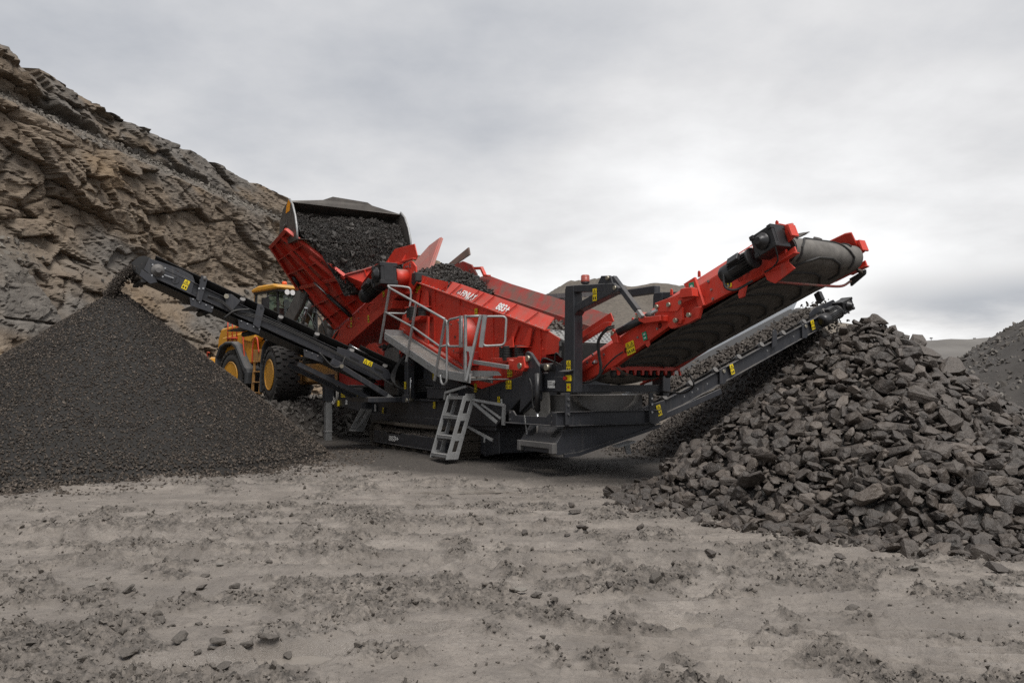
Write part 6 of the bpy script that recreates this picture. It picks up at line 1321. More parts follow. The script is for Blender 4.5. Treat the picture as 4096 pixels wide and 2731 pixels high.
# ---- hopper and feeder
HP = empty('hopper', (0, 0, 0), 0, RM)
material('hood_dusty', (0.15, 0.085, 0.065), 0.8, col2=(0.085, 0.068, 0.055), scale=4.0, dust=0.7, dust_col=(0.11, 0.09, 0.075), bump=0.1)
def plate(pts, t, name, mat, parent, bevel=0.0):
    a, b, c = Vector(pts[0]), Vector(pts[1]), Vector(pts[2]); n = (b - a).cross(c - a).normalized(); return MB().prism(pts, n * t).build(name, mat, parent, bevel)
Ff, Fr, Tr, Tf = (-5.45, -0.42, 4.38), (-8.55, -0.68, 4.36), (-7.60, -1.72, 5.32), (-6.20, -1.72, 5.57)
def wing(Ff, Fr, Tr, Tf, out, mat, ribs=True):
    Ff, Fr, Tr, Tf = map(Vector, (Ff, Fr, Tr, Tf)); n = (Fr - Ff).cross(Tf - Ff).normalized()
    if n.dot(Vector(out)) < 0: n = -n
    w = MB().prism([Ff, Fr, Tr, Tf], -n * 0.03).build('hopper_wing', mat, HP)
    rim = MB()
    for a, b in ((Tf, Tr), (Tf, Ff), (Fr, Tr)): rim.beam(a + n * 0.02, b + n * 0.02, 0.05, 0.14, up=n.cross(b - a)) if False else rim.beam(a + n * 0.035, b + n * 0.035, 0.09, 0.07, up=n)
    rim.build('wing_rim', mat, w)
    if ribs:
        P = lambda s, t: (Ff.lerp(Fr, s)).lerp(Tf.lerp(Tr, s), t)
        for s in (0.30, 0.68): MB().beam(P(s, 0.02) + n * 0.05, P(s, 0.97) + n * 0.05, 0.02, 0.10, up=n).build('rib', 'red', w)
        for t in (0.36, 0.70): MB().beam(P(0.03, t) + n * 0.045, P(0.97, t) + n * 0.045, 0.02, 0.09, up=n).build('rib', 'red', w)
        MB().beam(P(0.42, -0.15) + n * 0.13, P(0.42, 0.72) + n * 0.11, 0.10, 0.10, up=n).build('hinge_arm', 'red', w, 0.01); MB().beam(P(0.08, -0.1) + n * 0.12, P(0.12, 0.5) + n * 0.10, 0.10, 0.09, up=n).build('hinge_arm', 'red', w, 0.01)
    MB().beam(Ff + n * 0.05, Fr + n * 0.05, 0.10, 0.10, up=n).build('fold_bar', 'red', w, 0.01)
    return w
wing(Ff, Fr, Tr, Tf, (0, -1, -0.6), 'red')
material('red_dust_lit', (0.42, 0.11, 0.09), 0.75, col2=(0.34, 0.15, 0.125), scale=2.0, dust=0.5, dust_col=(0.24, 0.17, 0.15))  # dusty red, paled further by painting in the light on the far wing
wing((-5.55, 2.05, 4.75), (-8.4, 2.2, 4.5), (-7.6, 3.05, 5.75), (-6.75, 2.98, 5.86), (0, 1, -0.6), 'red_dust_lit', False)
# lower side panels
Lf, Lr = (-5.70, 0.22, 3.72), (-8.0, 0.22, 3.14)
def panel(q, out, ribs_s, ribs_t, mat='red_dark', name='hopper_panel'):
    a, b, c, d = map(Vector, q); n = (b - a).cross(d - a).normalized()
    if n.dot(Vector(out)) < 0: n = -n
    w = MB().prism([a, b, c, d], -n * 0.025).build(name, mat, HP); P = lambda s, t: (a.lerp(b, s)).lerp(d.lerp(c, s), t)
    for s in ribs_s: MB().beam(P(s, 0.0) + n * 0.05, P(s, 1.0) + n * 0.05, 0.02, 0.11, up=n).build('rib', 'red', w)
    for t in ribs_t: MB().beam(P(0.0, t) + n * 0.045, P(1.0, t) + n * 0.045, 0.02, 0.09, up=n).build('rib', 'red', w)
    return w
panel((Ff, Fr, Lr, Lf), (0, -1, -0.6), (0.02, 0.28, 0.55, 0.82), (0.42, 0.74), 'red')
panel(((-4.72, 0.30, 4.60), Ff, Lf, (-4.62, 0.26, 3.95)), (0, -1, -0.2), (0.45,), (0.5,), 'red')
plate([(-4.70, 0.27, 4.64), (-5.50, -0.47, 4.40), (-5.50, -0.37, 4.34), (-4.70, 0.37, 4.58)], 0.05, 'hopper_rim', 'red_worn', HP)
panel(((-8.55, -0.68, 4.36), (-8.5, 2.2, 4.4), (-8.0, 2.1, 3.1), (-8.0, 0.22, 3.14)), (-1, 0, 0), (), (), 'red_dark')
panel(((-5.55, 2.05, 4.75), (-8.4, 2.2, 4.5), (-8.0, 2.1, 3.1), (-4.6, 2.1, 3.9)), (0, 1, 0), (), (), 'red_worn')
MB().cyl((-6.75, -0.42, 3.98), (-6.35, 0.10, 3.40), 0.055, 14).build('hydraulic_cylinder', 'black_iron', HP); MB().cyl((-7.0, -0.72, 4.34), (-6.75, -0.42, 3.98), 0.028, 10).build('piston_rod', 'steel', HP)
MB().cyl((-8.15, -0.95, 4.62), (-8.3, -0.65, 4.25), 0.05, 12).build('hydraulic_cylinder', 'black_iron', HP)
for k in range(3): hose([(-8.3, -0.62, 4.3), (-8.2, -0.45 - 0.02 * k, 4.0), (-8.05, -0.15 - 0.02 * k, 3.6 + 0.02 * k), (-7.9, 0.1, 3.3)], 0.017, HP)
# hoods over the feeder head
for v0, mat in ((0.40, 'red'),):
    MB().pv([(-4.86, 4.64), (-4.20, 4.955), (-3.06, 4.92), (-2.90, 4.62), (-2.94, 4.54), (-4.7, 4.56)], v0, v0 + 0.025).pv([(-4.86, 4.60), (-2.93, 4.56), (-2.93, 4.53), (-4.86, 4.57)], v0 - 0.10, v0).build('feeder_hood', mat, HP, 0.004)
    for u in (-4.55, -3.55): MB().prism([(u, v0 - 0.10, 4.58), (u, v0, 4.58), (u, v0, 4.74)], (0.015, 0, 0)).build('gusset', mat, HP)
MB().pv([(-3.55, 4.30), (-3.45, 4.48), (-3.0, 4.50), (-2.76, 4.34), (-2.72, 3.95), (-2.95, 3.78), (-3.4, 3.80)], 0.30, 0.34).build('bearing_plate', 'red', HP, 0.006)
bolts('bolt', [(-3.06, 0.30, 4.42), (-3.06, 0.30, 4.36), (-3.3, 0.30, 4.38), (-3.2, 0.30, 4.38), (-2.82, 0.30, 4.2), (-2.9, 0.30, 4.0)], (0, -1, 0), 0.028, HP)
MB().prism([(-4.80, 2.0, 4.62), (-3.52, 2.12, 5.05), (-3.38, 2.08, 4.84), (-4.02, 2.0, 4.66)], (0.02, 0.03, 0)).build('feeder_hood', 'hood_dusty', HP); MB().pv([(-4.05, 4.66), (-3.59, 4.70), (-3.13, 4.55), (-2.87, 4.29), (-2.84, 3.92), (-3.6, 3.98)], 2.0, 2.04).build('bearing_plate', 'red_worn', HP, 0.004); MB().beam((-3.1, 2.06, 4.46), (-2.72, 2.06, 4.42), 0.10, 0.06).beam((-2.74, 2.06, 4.44), (-2.56, 2.06, 4.22), 0.08, 0.06).beam((-2.58, 2.06, 4.21), (-2.36, 2.06, 4.20), 0.10, 0.03).build('guard_bracket', 'red', HP); bolts('bolt', [(-3.2, 2.0, 4.42), (-3.0, 2.0, 4.3), (-3.0, 2.0, 4.15)], (0, -1, 0), 0.028, HP)
MB().pv([(-2.95, 4.2), (-2.72, 4.2), (-2.70, 3.98), (-2.85, 3.88), (-2.98, 3.95)], 0.28, 0.62).build('rubber_flap', 'rubber', HP, 0.02); MB().pv([(-2.85, 4.22), (-2.62, 4.22), (-2.60, 3.98), (-2.88, 3.95)], 1.6, 1.96).build('rubber_flap', 'rubber', HP, 0.02)
MB().prism([(-5.25, -0.15, 4.02), (-4.10, -0.15, 4.50), (-4.10, 0.28, 4.50), (-5.25, 0.28, 4.02)], (0, 0, 0.012)).prism([(-4.10, -0.15, 4.50), (-3.45, -0.15, 4.48), (-3.45, 0.28, 4.48), (-4.10, 0.28, 4.50)], (0, 0, 0.012)).build('drive_guard', 'red', HP)
MB().cyl((-3.28, -0.02, 4.12), (-3.28, 0.30, 4.12), 0.20, 24).build('drive_flange', 'red', HP)
gearbox(HP, (-3.32, -0.24, 4.14), Vector((0.50, 0, 0.06)), Vector((0, -0.40, 0)), Vector((-0.06, 0, 0.50))); motor(HP, (-3.55, -0.26, 4.0), (-4.45, -0.30, 3.72), 0.19)
# feeder body
MB().pv([(-8.3, 2.86), (-7.9, 3.06), (-5.73, 3.68), (-4.3, 4.0), (-3.5, 4.15), (-3.4, 3.75), (-4.2, 3.55), (-7.61, 2.72)], 0.21, 2.15).build('feeder_body', 'red', HP, 0.008)
MB().pv([(-7.62, 2.70), (-7.0, 2.58), (-4.25, 3.34), (-3.75, 3.42), (-3.72, 3.62), (-4.2, 3.54), (-7.6, 2.84)], 0.13, 2.2).build('feeder_frame', 'red', HP, 0.008)
for i in range(4): MB().beam((-8.02 + 0.05 * i, 0.205, 2.86 + 0.012 * i + 0.03 * i), (-7.72 + 0.05 * i, 0.205, 2.97 + 0.012 * i + 0.03 * i) , 0.012, 0.016).build('vent_slot', 'sticker_ink', HP)
for u in (-6.4, -4.95):
    z = 2.82 + (u + 7.3) * 0.255 + 0.10; MB().tube(curve([(u - 0.2, 0.13, z - 0.06), (u - 0.17, 0.05, z + 0.02), (u + 0.1, 0.04, z + 0.11), (u + 0.18, 0.12, z + 0.10)], 4), 0.022, 8).build('handle', 'red', HP)
bolts('bolt', [(u, 0.21, 2.93 + (u + 7.6) * 0.262 + d) for u in (-7.5, -6.8, -6.1, -5.4) for d in (0.02, 0.20)], (0, -1, 0), 0.022, HP)
sticker((-6.62, 0.205, 3.28), axes_v(0), 0.10, 0.30, HP); sticker((-5.2, 0.125, 3.26), axes_v(0.2), 0.09, 0.18, HP); sticker((-4.42, 0.205, 3.86), axes_v(0.2), 0.10, 0.20, HP)
# far-side rail and beacon
FR = MB().beam((-1.15, 2.32, 3.56), (2.4, 2.32, 3.36), 0.05, 0.10).prism([(-0.55, 2.32, 3.48), (0.9, 2.32, 3.40), (0.9, 2.32, 3.10)], (0, 0.02, 0)).beam((-1.2, 2.32, 3.58), (-1.32, 2.2, 3.72), 0.04, 0.08).build('far_guard_rail', 'galvanised', RM)
MB().beam((0.5, 2.32, 3.46), (0.5, 2.32, 3.62), 0.05, 0.04).build('rail_stub', 'galvanised', RM); MB().cyl((3.2, 2.36, 2.62), (3.9, 2.36, 2.62), 0.035).build('far_guard_tube', 'galvanised', RM)
b = MB().cyl((1.08, 2.36, 3.38), (1.08, 2.36, 3.70), 0.025).lathe((1.08, 2.36, 3.64), (0, 0, 1), [(0, 0.05), (0.03, 0.09), (0.05, 0.09)], 16).build('beacon_stand', 'charcoal', RM); MB().lathe((1.08, 2.36, 3.69), (0, 0, 1), [(0, 0.092), (0.03, 0.095), (0.035, 0.09), (0.06, 0.095), (0.065, 0.09), (0.13, 0.09), (0.15, 0.075)], 20).build('beacon_lens', 'beacon_red', b)
# ============================================================ what lies and falls on the machine
def mstones(name, label, cat, uvz_, S, mat, variants=LOW, tint=0.3, R=None):
    P = ORG + uvz_[:, :1] * UX + uvz_[:, 1:2] * VX; P[:, 2] = uvz_[:, 2]
    return tag(stones(name, P, S, mat, variants, R, tint), label, cat, kind='stuff')
n = 2600; v = RNG.uniform(1.2, 7.45, n); u = 2.65 + RNG.normal(size=n) * 0.22; u = np.clip(u, 2.15, 3.18); z = 1.28 + (v - 2.54) * SM - 0.13 + 0.17 * np.exp(-((u - 2.65) / 0.28) ** 2) * RNG.random(n) ** 0.4 + 0.30 * np.maximum(0, np.abs(u - 2.65) - 0.26)
mstones('belt_load', 'medium stones riding on the right hand charcoal conveyor belt', 'stones', np.stack([u, v, z + 0.04], 1), 0.035 + 0.04 * RNG.random(n) ** 1.5, 'stone_belt')
n = 420; t = RNG.random(n); u = 2.65 + RNG.normal(size=n) * 0.2; v = 7.72 + 0.75 * t + 0.05 * RNG.normal(size=n); z = 3.36 - 1.0 * t ** 2 + RNG.normal(size=n) * 0.05
mstones('falling_stones', 'stones falling off the head of the right hand conveyor', 'stones', np.stack([u, v, z], 1), 0.02 + 0.03 * RNG.random(n), 'stone_dark')
n = 5600; t = RNG.random(n); u = -3.74 + RNG.normal(size=n) * 0.17; v = -5.45 - 0.62 * t + 0.05 * RNG.normal(size=n); z = 4.02 - 0.02 * t - 0.62 * t ** 2 + RNG.normal(size=n) * (0.02 + 0.03 * t)
mstones('falling_fines', 'stream of fine gravel thrown off the left conveyor head', 'gravel', np.stack([u, v, z], 1), 0.014 + 0.014 * RNG.random(n), 'stone_fines')
n = 500; v = RNG.uniform(-5.4, -4.6, n); u = -3.74 + RNG.normal(size=n) * 0.2
mstones('belt_fines', 'fine gravel on the head of the left hand conveyor belt', 'gravel', np.stack([u, v, 3.18 + (v + 3.38) * SF + 0.05 + 0.05 * RNG.random(n)], 1), 0.02 + 0.015 * RNG.random(n), 'stone_fines')
# load in the bucket running down into the hopper
def bucket_flow():
    n = 16000; s = RNG.random(n); v = RNG.uniform(-1.42, 1.50, n)
    U = np.interp(s, [0, .25, .5, .7, 1], [-6.75, -6.30, -5.85, -5.62, -5.50]); Z = np.interp(s, [0, .25, .5, .7, 1], [6.06, 5.95, 5.45, 4.95, 3.9])
    w = np.clip((s - 0.5) * 2, 0, 1); v = v * (1 - 0.42 * w) + 0.45 * w
    b = 0.13 * fbm(v * 1.3, s * 6, 131, 4); U = U + b * 0.8 + RNG.normal(size=n) * 0.03; Z = Z + b + RNG.normal(size=n) * 0.03
    S = 0.013 + 0.020 * RNG.random(n) ** 2 + 0.09 * (RNG.random(n) > 0.994)
    P = np.stack([U, v, Z], 1); P = ORG + P[:, :1] * UX + P[:, 1:2] * VX + np.array([0, 0, 1.0]) * P[:, 2:3]
    ss, vv = np.meshgrid(np.linspace(0, 1, 40), np.linspace(-1.44, 1.52, 30), indexing='ij'); ss, vv = ss.ravel(), vv.ravel(); w = np.clip((ss - 0.5) * 2, 0, 1); v2 = vv * (1 - 0.42 * w) + 0.45 * w; b = 0.13 * fbm(v2 * 1.3, ss * 6, 131, 4)
    BU = np.interp(ss, [0, .25, .5, .7, 1], [-6.75, -6.30, -5.85, -5.62, -5.50]) + b * 0.8 - 0.03; BZ = np.interp(ss, [0, .25, .5, .7, 1], [6.06, 5.95, 5.45, 4.95, 3.9]) + b - 0.03
    bed = ORG + BU[:, None] * UX + v2[:, None] * VX + BZ[:, None] * np.array([0, 0, 1.0])
    tag(stones('bucket_load', P, S, 'stone_feed', LOW, None, 0.16, (bed, tris(gridfaces(40, 30)))), 'wet black broken stone tipping out of the raised bucket', 'stone load', kind='stuff')
bucket_flow()
n = 4600; u = RNG.uniform(-3.6, -1.9, n); v = RNG.uniform(0.55, 1.93, n); z = 4.18 - 0.42 * np.maximum(0, u + 3.0) + 0.28 * np.exp(-((v - 1.3) / 0.5) ** 2) * np.clip((-2.0 - u), 0, 1) + 0.08 * fbm(u * 3, v * 3, 141, 3) + 0.03 * RNG.normal(size=n)
mstones('feed_stone', 'wet black stone tumbling onto the top of the screen box', 'stone feed', np.stack([u, v, z], 1), 0.02 + 0.035 * RNG.random(n) ** 2.5, 'stone_feed', tint=0.2)
n = 500; u = RNG.uniform(-1.9, 2.35, n); v = RNG.uniform(0.55, 1.9, n); z = np.array([tl(a) for a in u]) - 0.28 + 0.24 * (u + 3.1) / 5.5 * 0.9
mstones('screen_load', 'stones travelling down the screen deck towards the gantry', 'stones', np.stack([u, v, z], 1), 0.03 + 0.07 * RNG.random(n) ** 2, 'stone_belt')
for i, (u, v, z, s, k) in enumerate(((2.58, 0.95, 2.62, 0.13, 1), (2.50, 0.72, 2.62, 0.09, 2), (2.74, 1.15, 2.53, 0.07, 1), (2.82, 0.85, 2.48, 0.06, 2))):
    vv, ff = HIGH[i]; o = link('lip_rock', npmesh('lip_rock', vv, ff, ('stone_mud', 'stone_light', 'stone_dark')[k], False, {'tint': np.full(len(vv), 0.1)}))
    p = ORG + u * UX + v * VX; o.location = (p[0], p[1], z); o.scale = (s, s, s * 1.1); o.rotation_euler = (0.4 * i, 0.8, i)
    tag(o, ('pale grey rock standing on the punched discharge plate', 'dark rock on the upper edge of the punched plate', 'small pale rock beside the standing rock on the punched plate', 'small dark rock at the lower edge of the punched plate')[i], 'rock', 'rocks on the discharge plate')
def single(name, label, u, v, z, s, vi, rot, tn=0.1):
    vv, ff = HIGH[vi]; o = link(name, npmesh(name, vv, ff, 'stone_dark', False, {'tint': np.full(len(vv), tn)})); p = ORG + u * UX + v * VX; o.location = (p[0], p[1], z); o.scale = s; o.rotation_euler = rot; tag(o, label, 'rock')
single('falling_rock', 'dark rock caught falling off the coarse conveyor head', 7.80, 1.98, 3.10, (0.10, 0.085, 0.085), 3, (0.3, 0.2, 0.5), 0.5)
single('belt_rock', 'flat dark rock riding over the top of the coarse conveyor', 7.45, 1.05, 3.55, (0.24, 0.16, 0.10), 5, (0.0, -0.3, 0.4), 0.05)
single('belt_rock', 'small dark rock beside the guard on top of the coarse conveyor', 7.55, 1.4, 3.52, (0.10, 0.09, 0.07), 7, (0.2, -0.3, 1.4), 0.05)

# ============================================================ the wheel loader
GZ = 1.03; LU0, LV0 = -9.45, 0.10
p = W(LU0, LV0, GZ); WL = empty('wheel_loader', tuple(p), -PHI); tag(WL, 'yellow wheel loader tipping its raised bucket into the red hopper', 'wheel loader')
HINGE = Vector((-1.75, 0, 0)); ART = rad(14.0)
RF = Matrix.Translation(HINGE) @ Matrix.Rotation(ART, 4, 'Z') @ Matrix.Translation(-HINGE)      # rear frame turned at the centre joint
def rb(m, name, mat, parent=None, bevel=0.0):
    o = m.build(name, mat, None, bevel); o.data.transform(RF); o.parent = parent or WL; return o
def wheel(c, rear):
    R, w = 0.845, 0.66; w2 = w / 2
    tyre = MB().lathe((0, -w2, 0), (0, 1, 0), [(0.04, 0.44), (0.0, 0.50), (-0.0, 0.62), (0.05, 0.74), (0.12, 0.79), (w - 0.12, 0.79), (w - 0.05, 0.74), (w, 0.62), (w, 0.50), (w - 0.04, 0.44)], 48)
    o = tyre.build('wheel', 'tyre_wall', WL)
    rim = MB().lathe((0, -w2 + 0.0, 0), (0, 1, 0), [(0.0, 0.455), (-0.02, 0.44), (-0.01, 0.42), (0.06, 0.41), (0.30, 0.385), (0.32, 0.30), (0.34, 0.20), (0.20, 0.19), (0.18, 0.17), (0.17, 0.10), (0.17, 0.0)], 36, False); rim.build('rim', 'yellow_paint', o)
    MB().lathe((0, -w2 + 0.10, 0), (0, 1, 0), [(0.0, 0.10), (0.02, 0.13), (0.12, 0.14)], 18, False).build('hub_cap', 'yellow_dirty', o)  # dirty yellow, darker here to paint the shade inside the dished rim
    lug = MB(); lug.prism([(-0.085, -0.145, 0.765), (0.06, -0.145, 0.765), (0.085, 0.0, 0.765), (0.055, 0.10, 0.765), (-0.09, 0.10, 0.765), (-0.075, 0.0, 0.765)], (0, 0, 0.085)); me = lug.mesh('tread_block', 'tyre')
    side = MB(); side.prism([(-0.07, -0.05, 0.72), (0.07, -0.05, 0.72), (0.08, 0.11, 0.755), (-0.08, 0.11, 0.755)], (0, 0, 0.10)); ms = side.mesh('tread_block', 'tyre'); ms.transform(Matrix.Identity(4))
    n = 24
    for i in range(n):
        a = 2 * math.pi * i / n
        for k, (mm, y, da, fl) in enumerate(((ms, -0.28, 0, 1), (me, -0.075, 0.5, 1), (me, 0.11, 0.0, 1), (ms, 0.28, 0.5, -1))):
            b = link('tread_block', mm, o); b.location = (0, y, 0); b.rotation_euler = (0, a + da * 2 * math.pi / n, 0); b.scale = (1, fl, 1)
    M = Matrix.Translation(Vector(c))
    if rear: M = RF @ M
    o.matrix_local = M
    if c[1] > 0: o.scale = (1, -1, 1)
    return o
for y in (-0.98, 0.98): wheel((0, y, 0.83), False)
for y in (-0.98, 0.98): wheel((-3.45, y, 0.83), True)
MB().box((-0.35, -0.75, 0.55), (0.35, 0.75, 1.05)).box((-1.6, -0.45, 0.6), (0.9, 0.45, 1.25)).build('front_frame', 'yellow_dirty', WL, 0.04)
MB().cyl((0, -0.8, 0.83), (0, 0.8, 0.83), 0.2, 16).build('front_axle', 'yellow_dirty', WL)
rb(MB().cyl((-3.45, -0.8, 0.83), (-3.45, 0.8, 0.83), 0.2, 16), 'rear_axle', 'yellow_dirty')
rb(MB().box((-5.0, -0.55, 0.6), (-1.5, 0.55, 1.3)), 'rear_frame', 'grey_paint', None, 0.03)
# hood, fuel tank side and counterweight
hood = MB(); hood.pv([(-5.1, 1.35), (-5.1, 2.05), (-4.9, 2.42), (-3.2, 2.58), (-2.95, 2.3), (-2.95, 1.3)], -0.95, 0.95); rb(hood, 'engine_hood', 'yellow_paint', None, 0.06)
rb(MB().pv([(-4.6, 1.25), (-4.45, 2.1), (-3.2, 2.2), (-2.5, 2.05), (-2.42, 1.22), (-3.0, 1.15)], -1.12, -0.9), 'side_panel', 'yellow_paint', None, 0.04)
rb(MB().pv([(-3.0, 1.95), (-2.95, 2.38), (-2.2, 2.36), (-2.15, 2.0), (-2.4, 1.86)], -1.2, -0.85), 'tool_locker', 'yellow_paint', None, 0.04)
rb(MB().pv([(-5.55, 0.75), (-5.6, 1.35), (-5.1, 1.5), (-4.9, 0.7)], -1.2, 1.2), 'counterweight', 'yellow_paint', None, 0.08)
rb(MB().box((-2.93, -0.97, 2.3), (-2.62, -0.72, 2.72)), 'air_intake', 'fender', None, 0.03)
def fender(x0, pts, y0, y1, rear, name='fender'):
    m = MB(); m.pv([(x0 + a, b) for a, b in pts], y0, y1)
    return rb(m, name, 'fender', None, 0.03) if rear else m.build(name, 'fender', WL, 0.03)
arc = [(-1.02, 0.95), (-1.0, 1.45), (-0.72, 1.82), (-0.35, 1.93), (0.1, 1.93), (0.40, 1.82), (0.98, 1.12), (1.12, 1.06), (1.18, 0.92), (1.12, 0.55), (0.95, 0.55), (0.98, 0.86), (0.86, 0.98), (0.30, 1.70), (0.05, 1.83), (-0.32, 1.83), (-0.65, 1.73), (-0.9, 1.40), (-0.93, 0.95)]
for y0, y1 in ((-1.36, -0.86), (0.86, 1.36)): fender(-3.45, arc, y0, y1, True)
fa = [(-0.98, 0.30), (-1.04, 0.34), (-1.0, 1.2), (-0.8, 1.70), (-0.45, 1.88), (0.1, 1.90), (0.1, 1.84), (-0.42, 1.82), (-0.72, 1.64), (-0.93, 1.16), (-0.93, 0.30)]
for y0, y1 in ((-1.32, -0.64), (0.64, 1.32)): fender(0, fa, y0, y1, False)
# steps, grab rails
st = MB(); st.pv([(-2.2, 0.25), (-2.05, 0.25), (-1.95, 1.30), (-2.05, 1.30)], -1.28, -1.24).pv([(-1.75, 0.25), (-1.6, 0.25), (-1.5, 1.30), (-1.6, 1.30)], -1.28, -1.24)
for z in (0.30, 0.62, 0.94, 1.25): st.box((-2.15 + 0.11 * z, -1.3, z - 0.015), (-1.58 + 0.11 * z, -1.05, z + 0.015))
st.box((-2.15, -1.28, 1.28), (-1.5, -0.9, 1.62)); rb(st, 'boarding_steps', 'yellow_dirty', None, 0.008)
for pts in ([(-2.1, -1.3, 1.2), (-2.05, -1.32, 1.7), (-1.95, -1.32, 1.95), (-1.78, -1.32, 1.95), (-1.70, -1.3, 1.5)], [(-2.75, -1.2, 1.3), (-2.78, -1.24, 1.8), (-2.85, -1.24, 2.3), (-2.98, -1.2, 2.4)], [(-5.2, -1.22, 1.3), (-5.2, -1.26, 1.6), (-5.05, -1.26, 1.62)]): rb(MB().tube(curve(pts), 0.022, 8), 'grab_rail', 'orange_rail')
gr = MB()
for x in (-4.0, -3.7, -3.4): gr.tube([(x, -1.15, 1.95), (x, -1.15, 2.77)], 0.02, 8)
gr.tube([(-4.02, -1.15, 2.75), (-3.38, -1.15, 2.75)], 0.02, 8); gr.tube([(-4.02, -1.15, 2.05), (-3.38, -1.15, 2.05)], 0.03, 8); rb(gr, 'guard_rail', 'orange_rail')
# cab
CB = bpy.data.objects.new('cab', None); COL.objects.link(CB); CB.parent = WL
x0, x1, yc, zb, zt = -2.98, -1.62, 0.76, 1.9, 3.52
fr = MB()
for y in (-1, 1):
    fr.beam((x0, y * yc, 1.6), (x0 + 0.02, y * yc * 0.94, zt), 0.09, 0.10); fr.beam((x1 + 0.05, y * yc * 0.92, 1.6), (x1 - 0.10, y * yc * 0.90, zt), 0.07, 0.08); fr.beam((-2.25, y * yc * 1.0, 1.6), (-2.22, y * yc * 0.96, zt), 0.05, 0.06)
    fr.beam((x0, y * yc, 2.0), (x1, y * yc * 0.92, 2.0), 0.06, 0.08)
fr.beam((x1 + 0.03, -yc * .92, 2.0), (x1 + 0.03, yc * .92, 2.0), 0.07, 0.1); rb(fr, 'cab_frame', 'black_iron', CB, 0.01)
rb(MB().box((x0, -yc, 1.4), (x1, yc, 1.98)), 'cab_base', 'yellow_paint', CB, 0.05); rb(MB().box((x0 - 0.06, -yc, 2.0), (x0 + 0.03, -yc + 0.14, zt)), 'cab_pillar', 'yellow_paint', CB, 0.02)
rf = MB(); rf.pv([(-3.12, 3.50), (-3.10, 3.62), (-2.7, 3.70), (-1.75, 3.70), (-1.42, 3.62), (-1.42, 3.52)], -0.84, 0.84); rb(rf, 'cab_roof', 'yellow_paint', CB, 0.05); rb(MB().box((-3.0, -0.8, 3.44), (-1.48, 0.8, 3.51)), 'roof_lining', 'black_iron', CB)
for q in ([(x1 + 0.045, -0.68, 2.05), (x1 + 0.045, 0.68, 2.05), (x1 - 0.10, 0.66, 3.46), (x1 - 0.10, -0.66, 3.46)], [(-2.23, -0.765, 2.05), (x1 + 0.02, -0.71, 2.05), (x1 - 0.11, -0.69, 3.46), (-2.20, -0.73, 3.46)], [(x0 + 0.03, -0.765, 2.05), (-2.27, -0.765, 2.05), (-2.25, -0.73, 3.46), (x0 + 0.04, -0.73, 3.46)], [(x0 + 0.03, 0.765, 2.05), (x1, 0.71, 2.05), (x1 - 0.11, 0.69, 3.46), (x0 + 0.04, 0.73, 3.46)], [(x0, -0.7, 2.05), (x0, 0.7, 2.05), (x0 + 0.02, 0.7, 3.46), (x0 + 0.02, -0.7, 3.46)]):
    rb(MB().add(q, [(0, 1, 2, 3)]), 'window_pane', 'cab_glass', CB)
rb(MB().box((-2.7, -0.25, 1.98), (-2.2, 0.25, 2.35)).box((-2.75, -0.25, 2.3), (-2.62, 0.25, 3.05)), 'seat', 'overall', CB, 0.04); rb(MB().cyl((-1.75, 0, 2.0), (-1.9, 0, 2.55), 0.04), 'steering_column', 'black_iron', CB)
for y in (-0.55, -0.36, 0.36, 0.55): rb(MB().lathe((-1.42, y, 3.42), (1, 0, 0), [(0, 0.05), (0.05, 0.085), (0.06, 0.085)], 14), 'work_lamp', 'lamp', CB)
bb = rb(MB().lathe((-2.3, -0.1, 3.69), (0, 0, 1), [(0, 0.10), (0.05, 0.10), (0.055, 0.075)], 16), 'beacon_base', 'grey_paint', CB); rb(MB().lathe((-2.3, -0.1, 3.745), (0, 0, 1), [(0, 0.085), (0.10, 0.08), (0.13, 0.05)], 16), 'beacon_lens', 'beacon_orange', CB)
rb(MB().tube(curve([(-1.65, -0.75, 3.3), (-1.5, -1.05, 3.28), (-1.52, -1.2, 3.2)]), 0.018, 8).box((-1.56, -1.32, 2.75), (-1.50, -1.08, 3.2)), 'mirror', 'black_iron', CB)
rb(MB().beam((-1.56, -0.1, 2.1), (-1.64, -0.35, 2.95), 0.02, 0.02).beam((-1.57, 0.2, 2.1), (-1.62, -0.02, 2.7), 0.02, 0.02), 'wiper', 'black_iron', CB)
lt = lettering('VOLVO', (0, 0, 0), (Vector((0, 1, 0)), Vector((0, 0, 1)), Vector((1, 0, 0))), 0.15, 'grey_paint', None); lt.data.transform(RF @ Matrix.Translation((x1 - 0.07, -0.34, 3.28))); lt.parent = CB
# lift arms, cylinders and links
for y in (-0.62, 0.62):
    a = MB(); a.prism([(-1.15, y - 0.06, 2.05), (-1.25, y - 0.06, 2.35), (-0.9, y - 0.06, 2.52), (0.6, y - 0.06, 3.35), (1.9, y - 0.06, 4.15), (2.45, y - 0.06, 4.42), (2.5, y - 0.06, 4.22), (2.0, y - 0.06, 3.75), (0.9, y - 0.06, 2.78), (-0.6, y - 0.06, 2.05)], (0, 0.12, 0)); a.build('lift_arm', 'grey_paint', WL, 0.02)
    c = MB().cyl((-0.25, y * 0.72, 1.25), (0.35, y * 0.72, 2.3), 0.115, 18).lathe((0.33, y * 0.72, 2.26), (0.6, 0, 1.05), [(0, 0.14), (0.08, 0.14), (0.1, 0.10)], 18).build('lift_cylinder', 'grey_paint', WL); MB().cyl((0.33, y * 0.72, 2.27), (0.62, y * 0.72, 2.78), 0.055, 12).build('piston_rod', 'steel', c)
MB().cyl((-1.0, 0, 2.35), (-0.1, 0, 3.05), 0.13, 18).build('tilt_cylinder', 'grey_paint', WL); MB().cyl((-0.1, 0, 3.05), (0.7, 0, 3.7), 0.06, 12).build('tilt_rod', 'steel', WL)
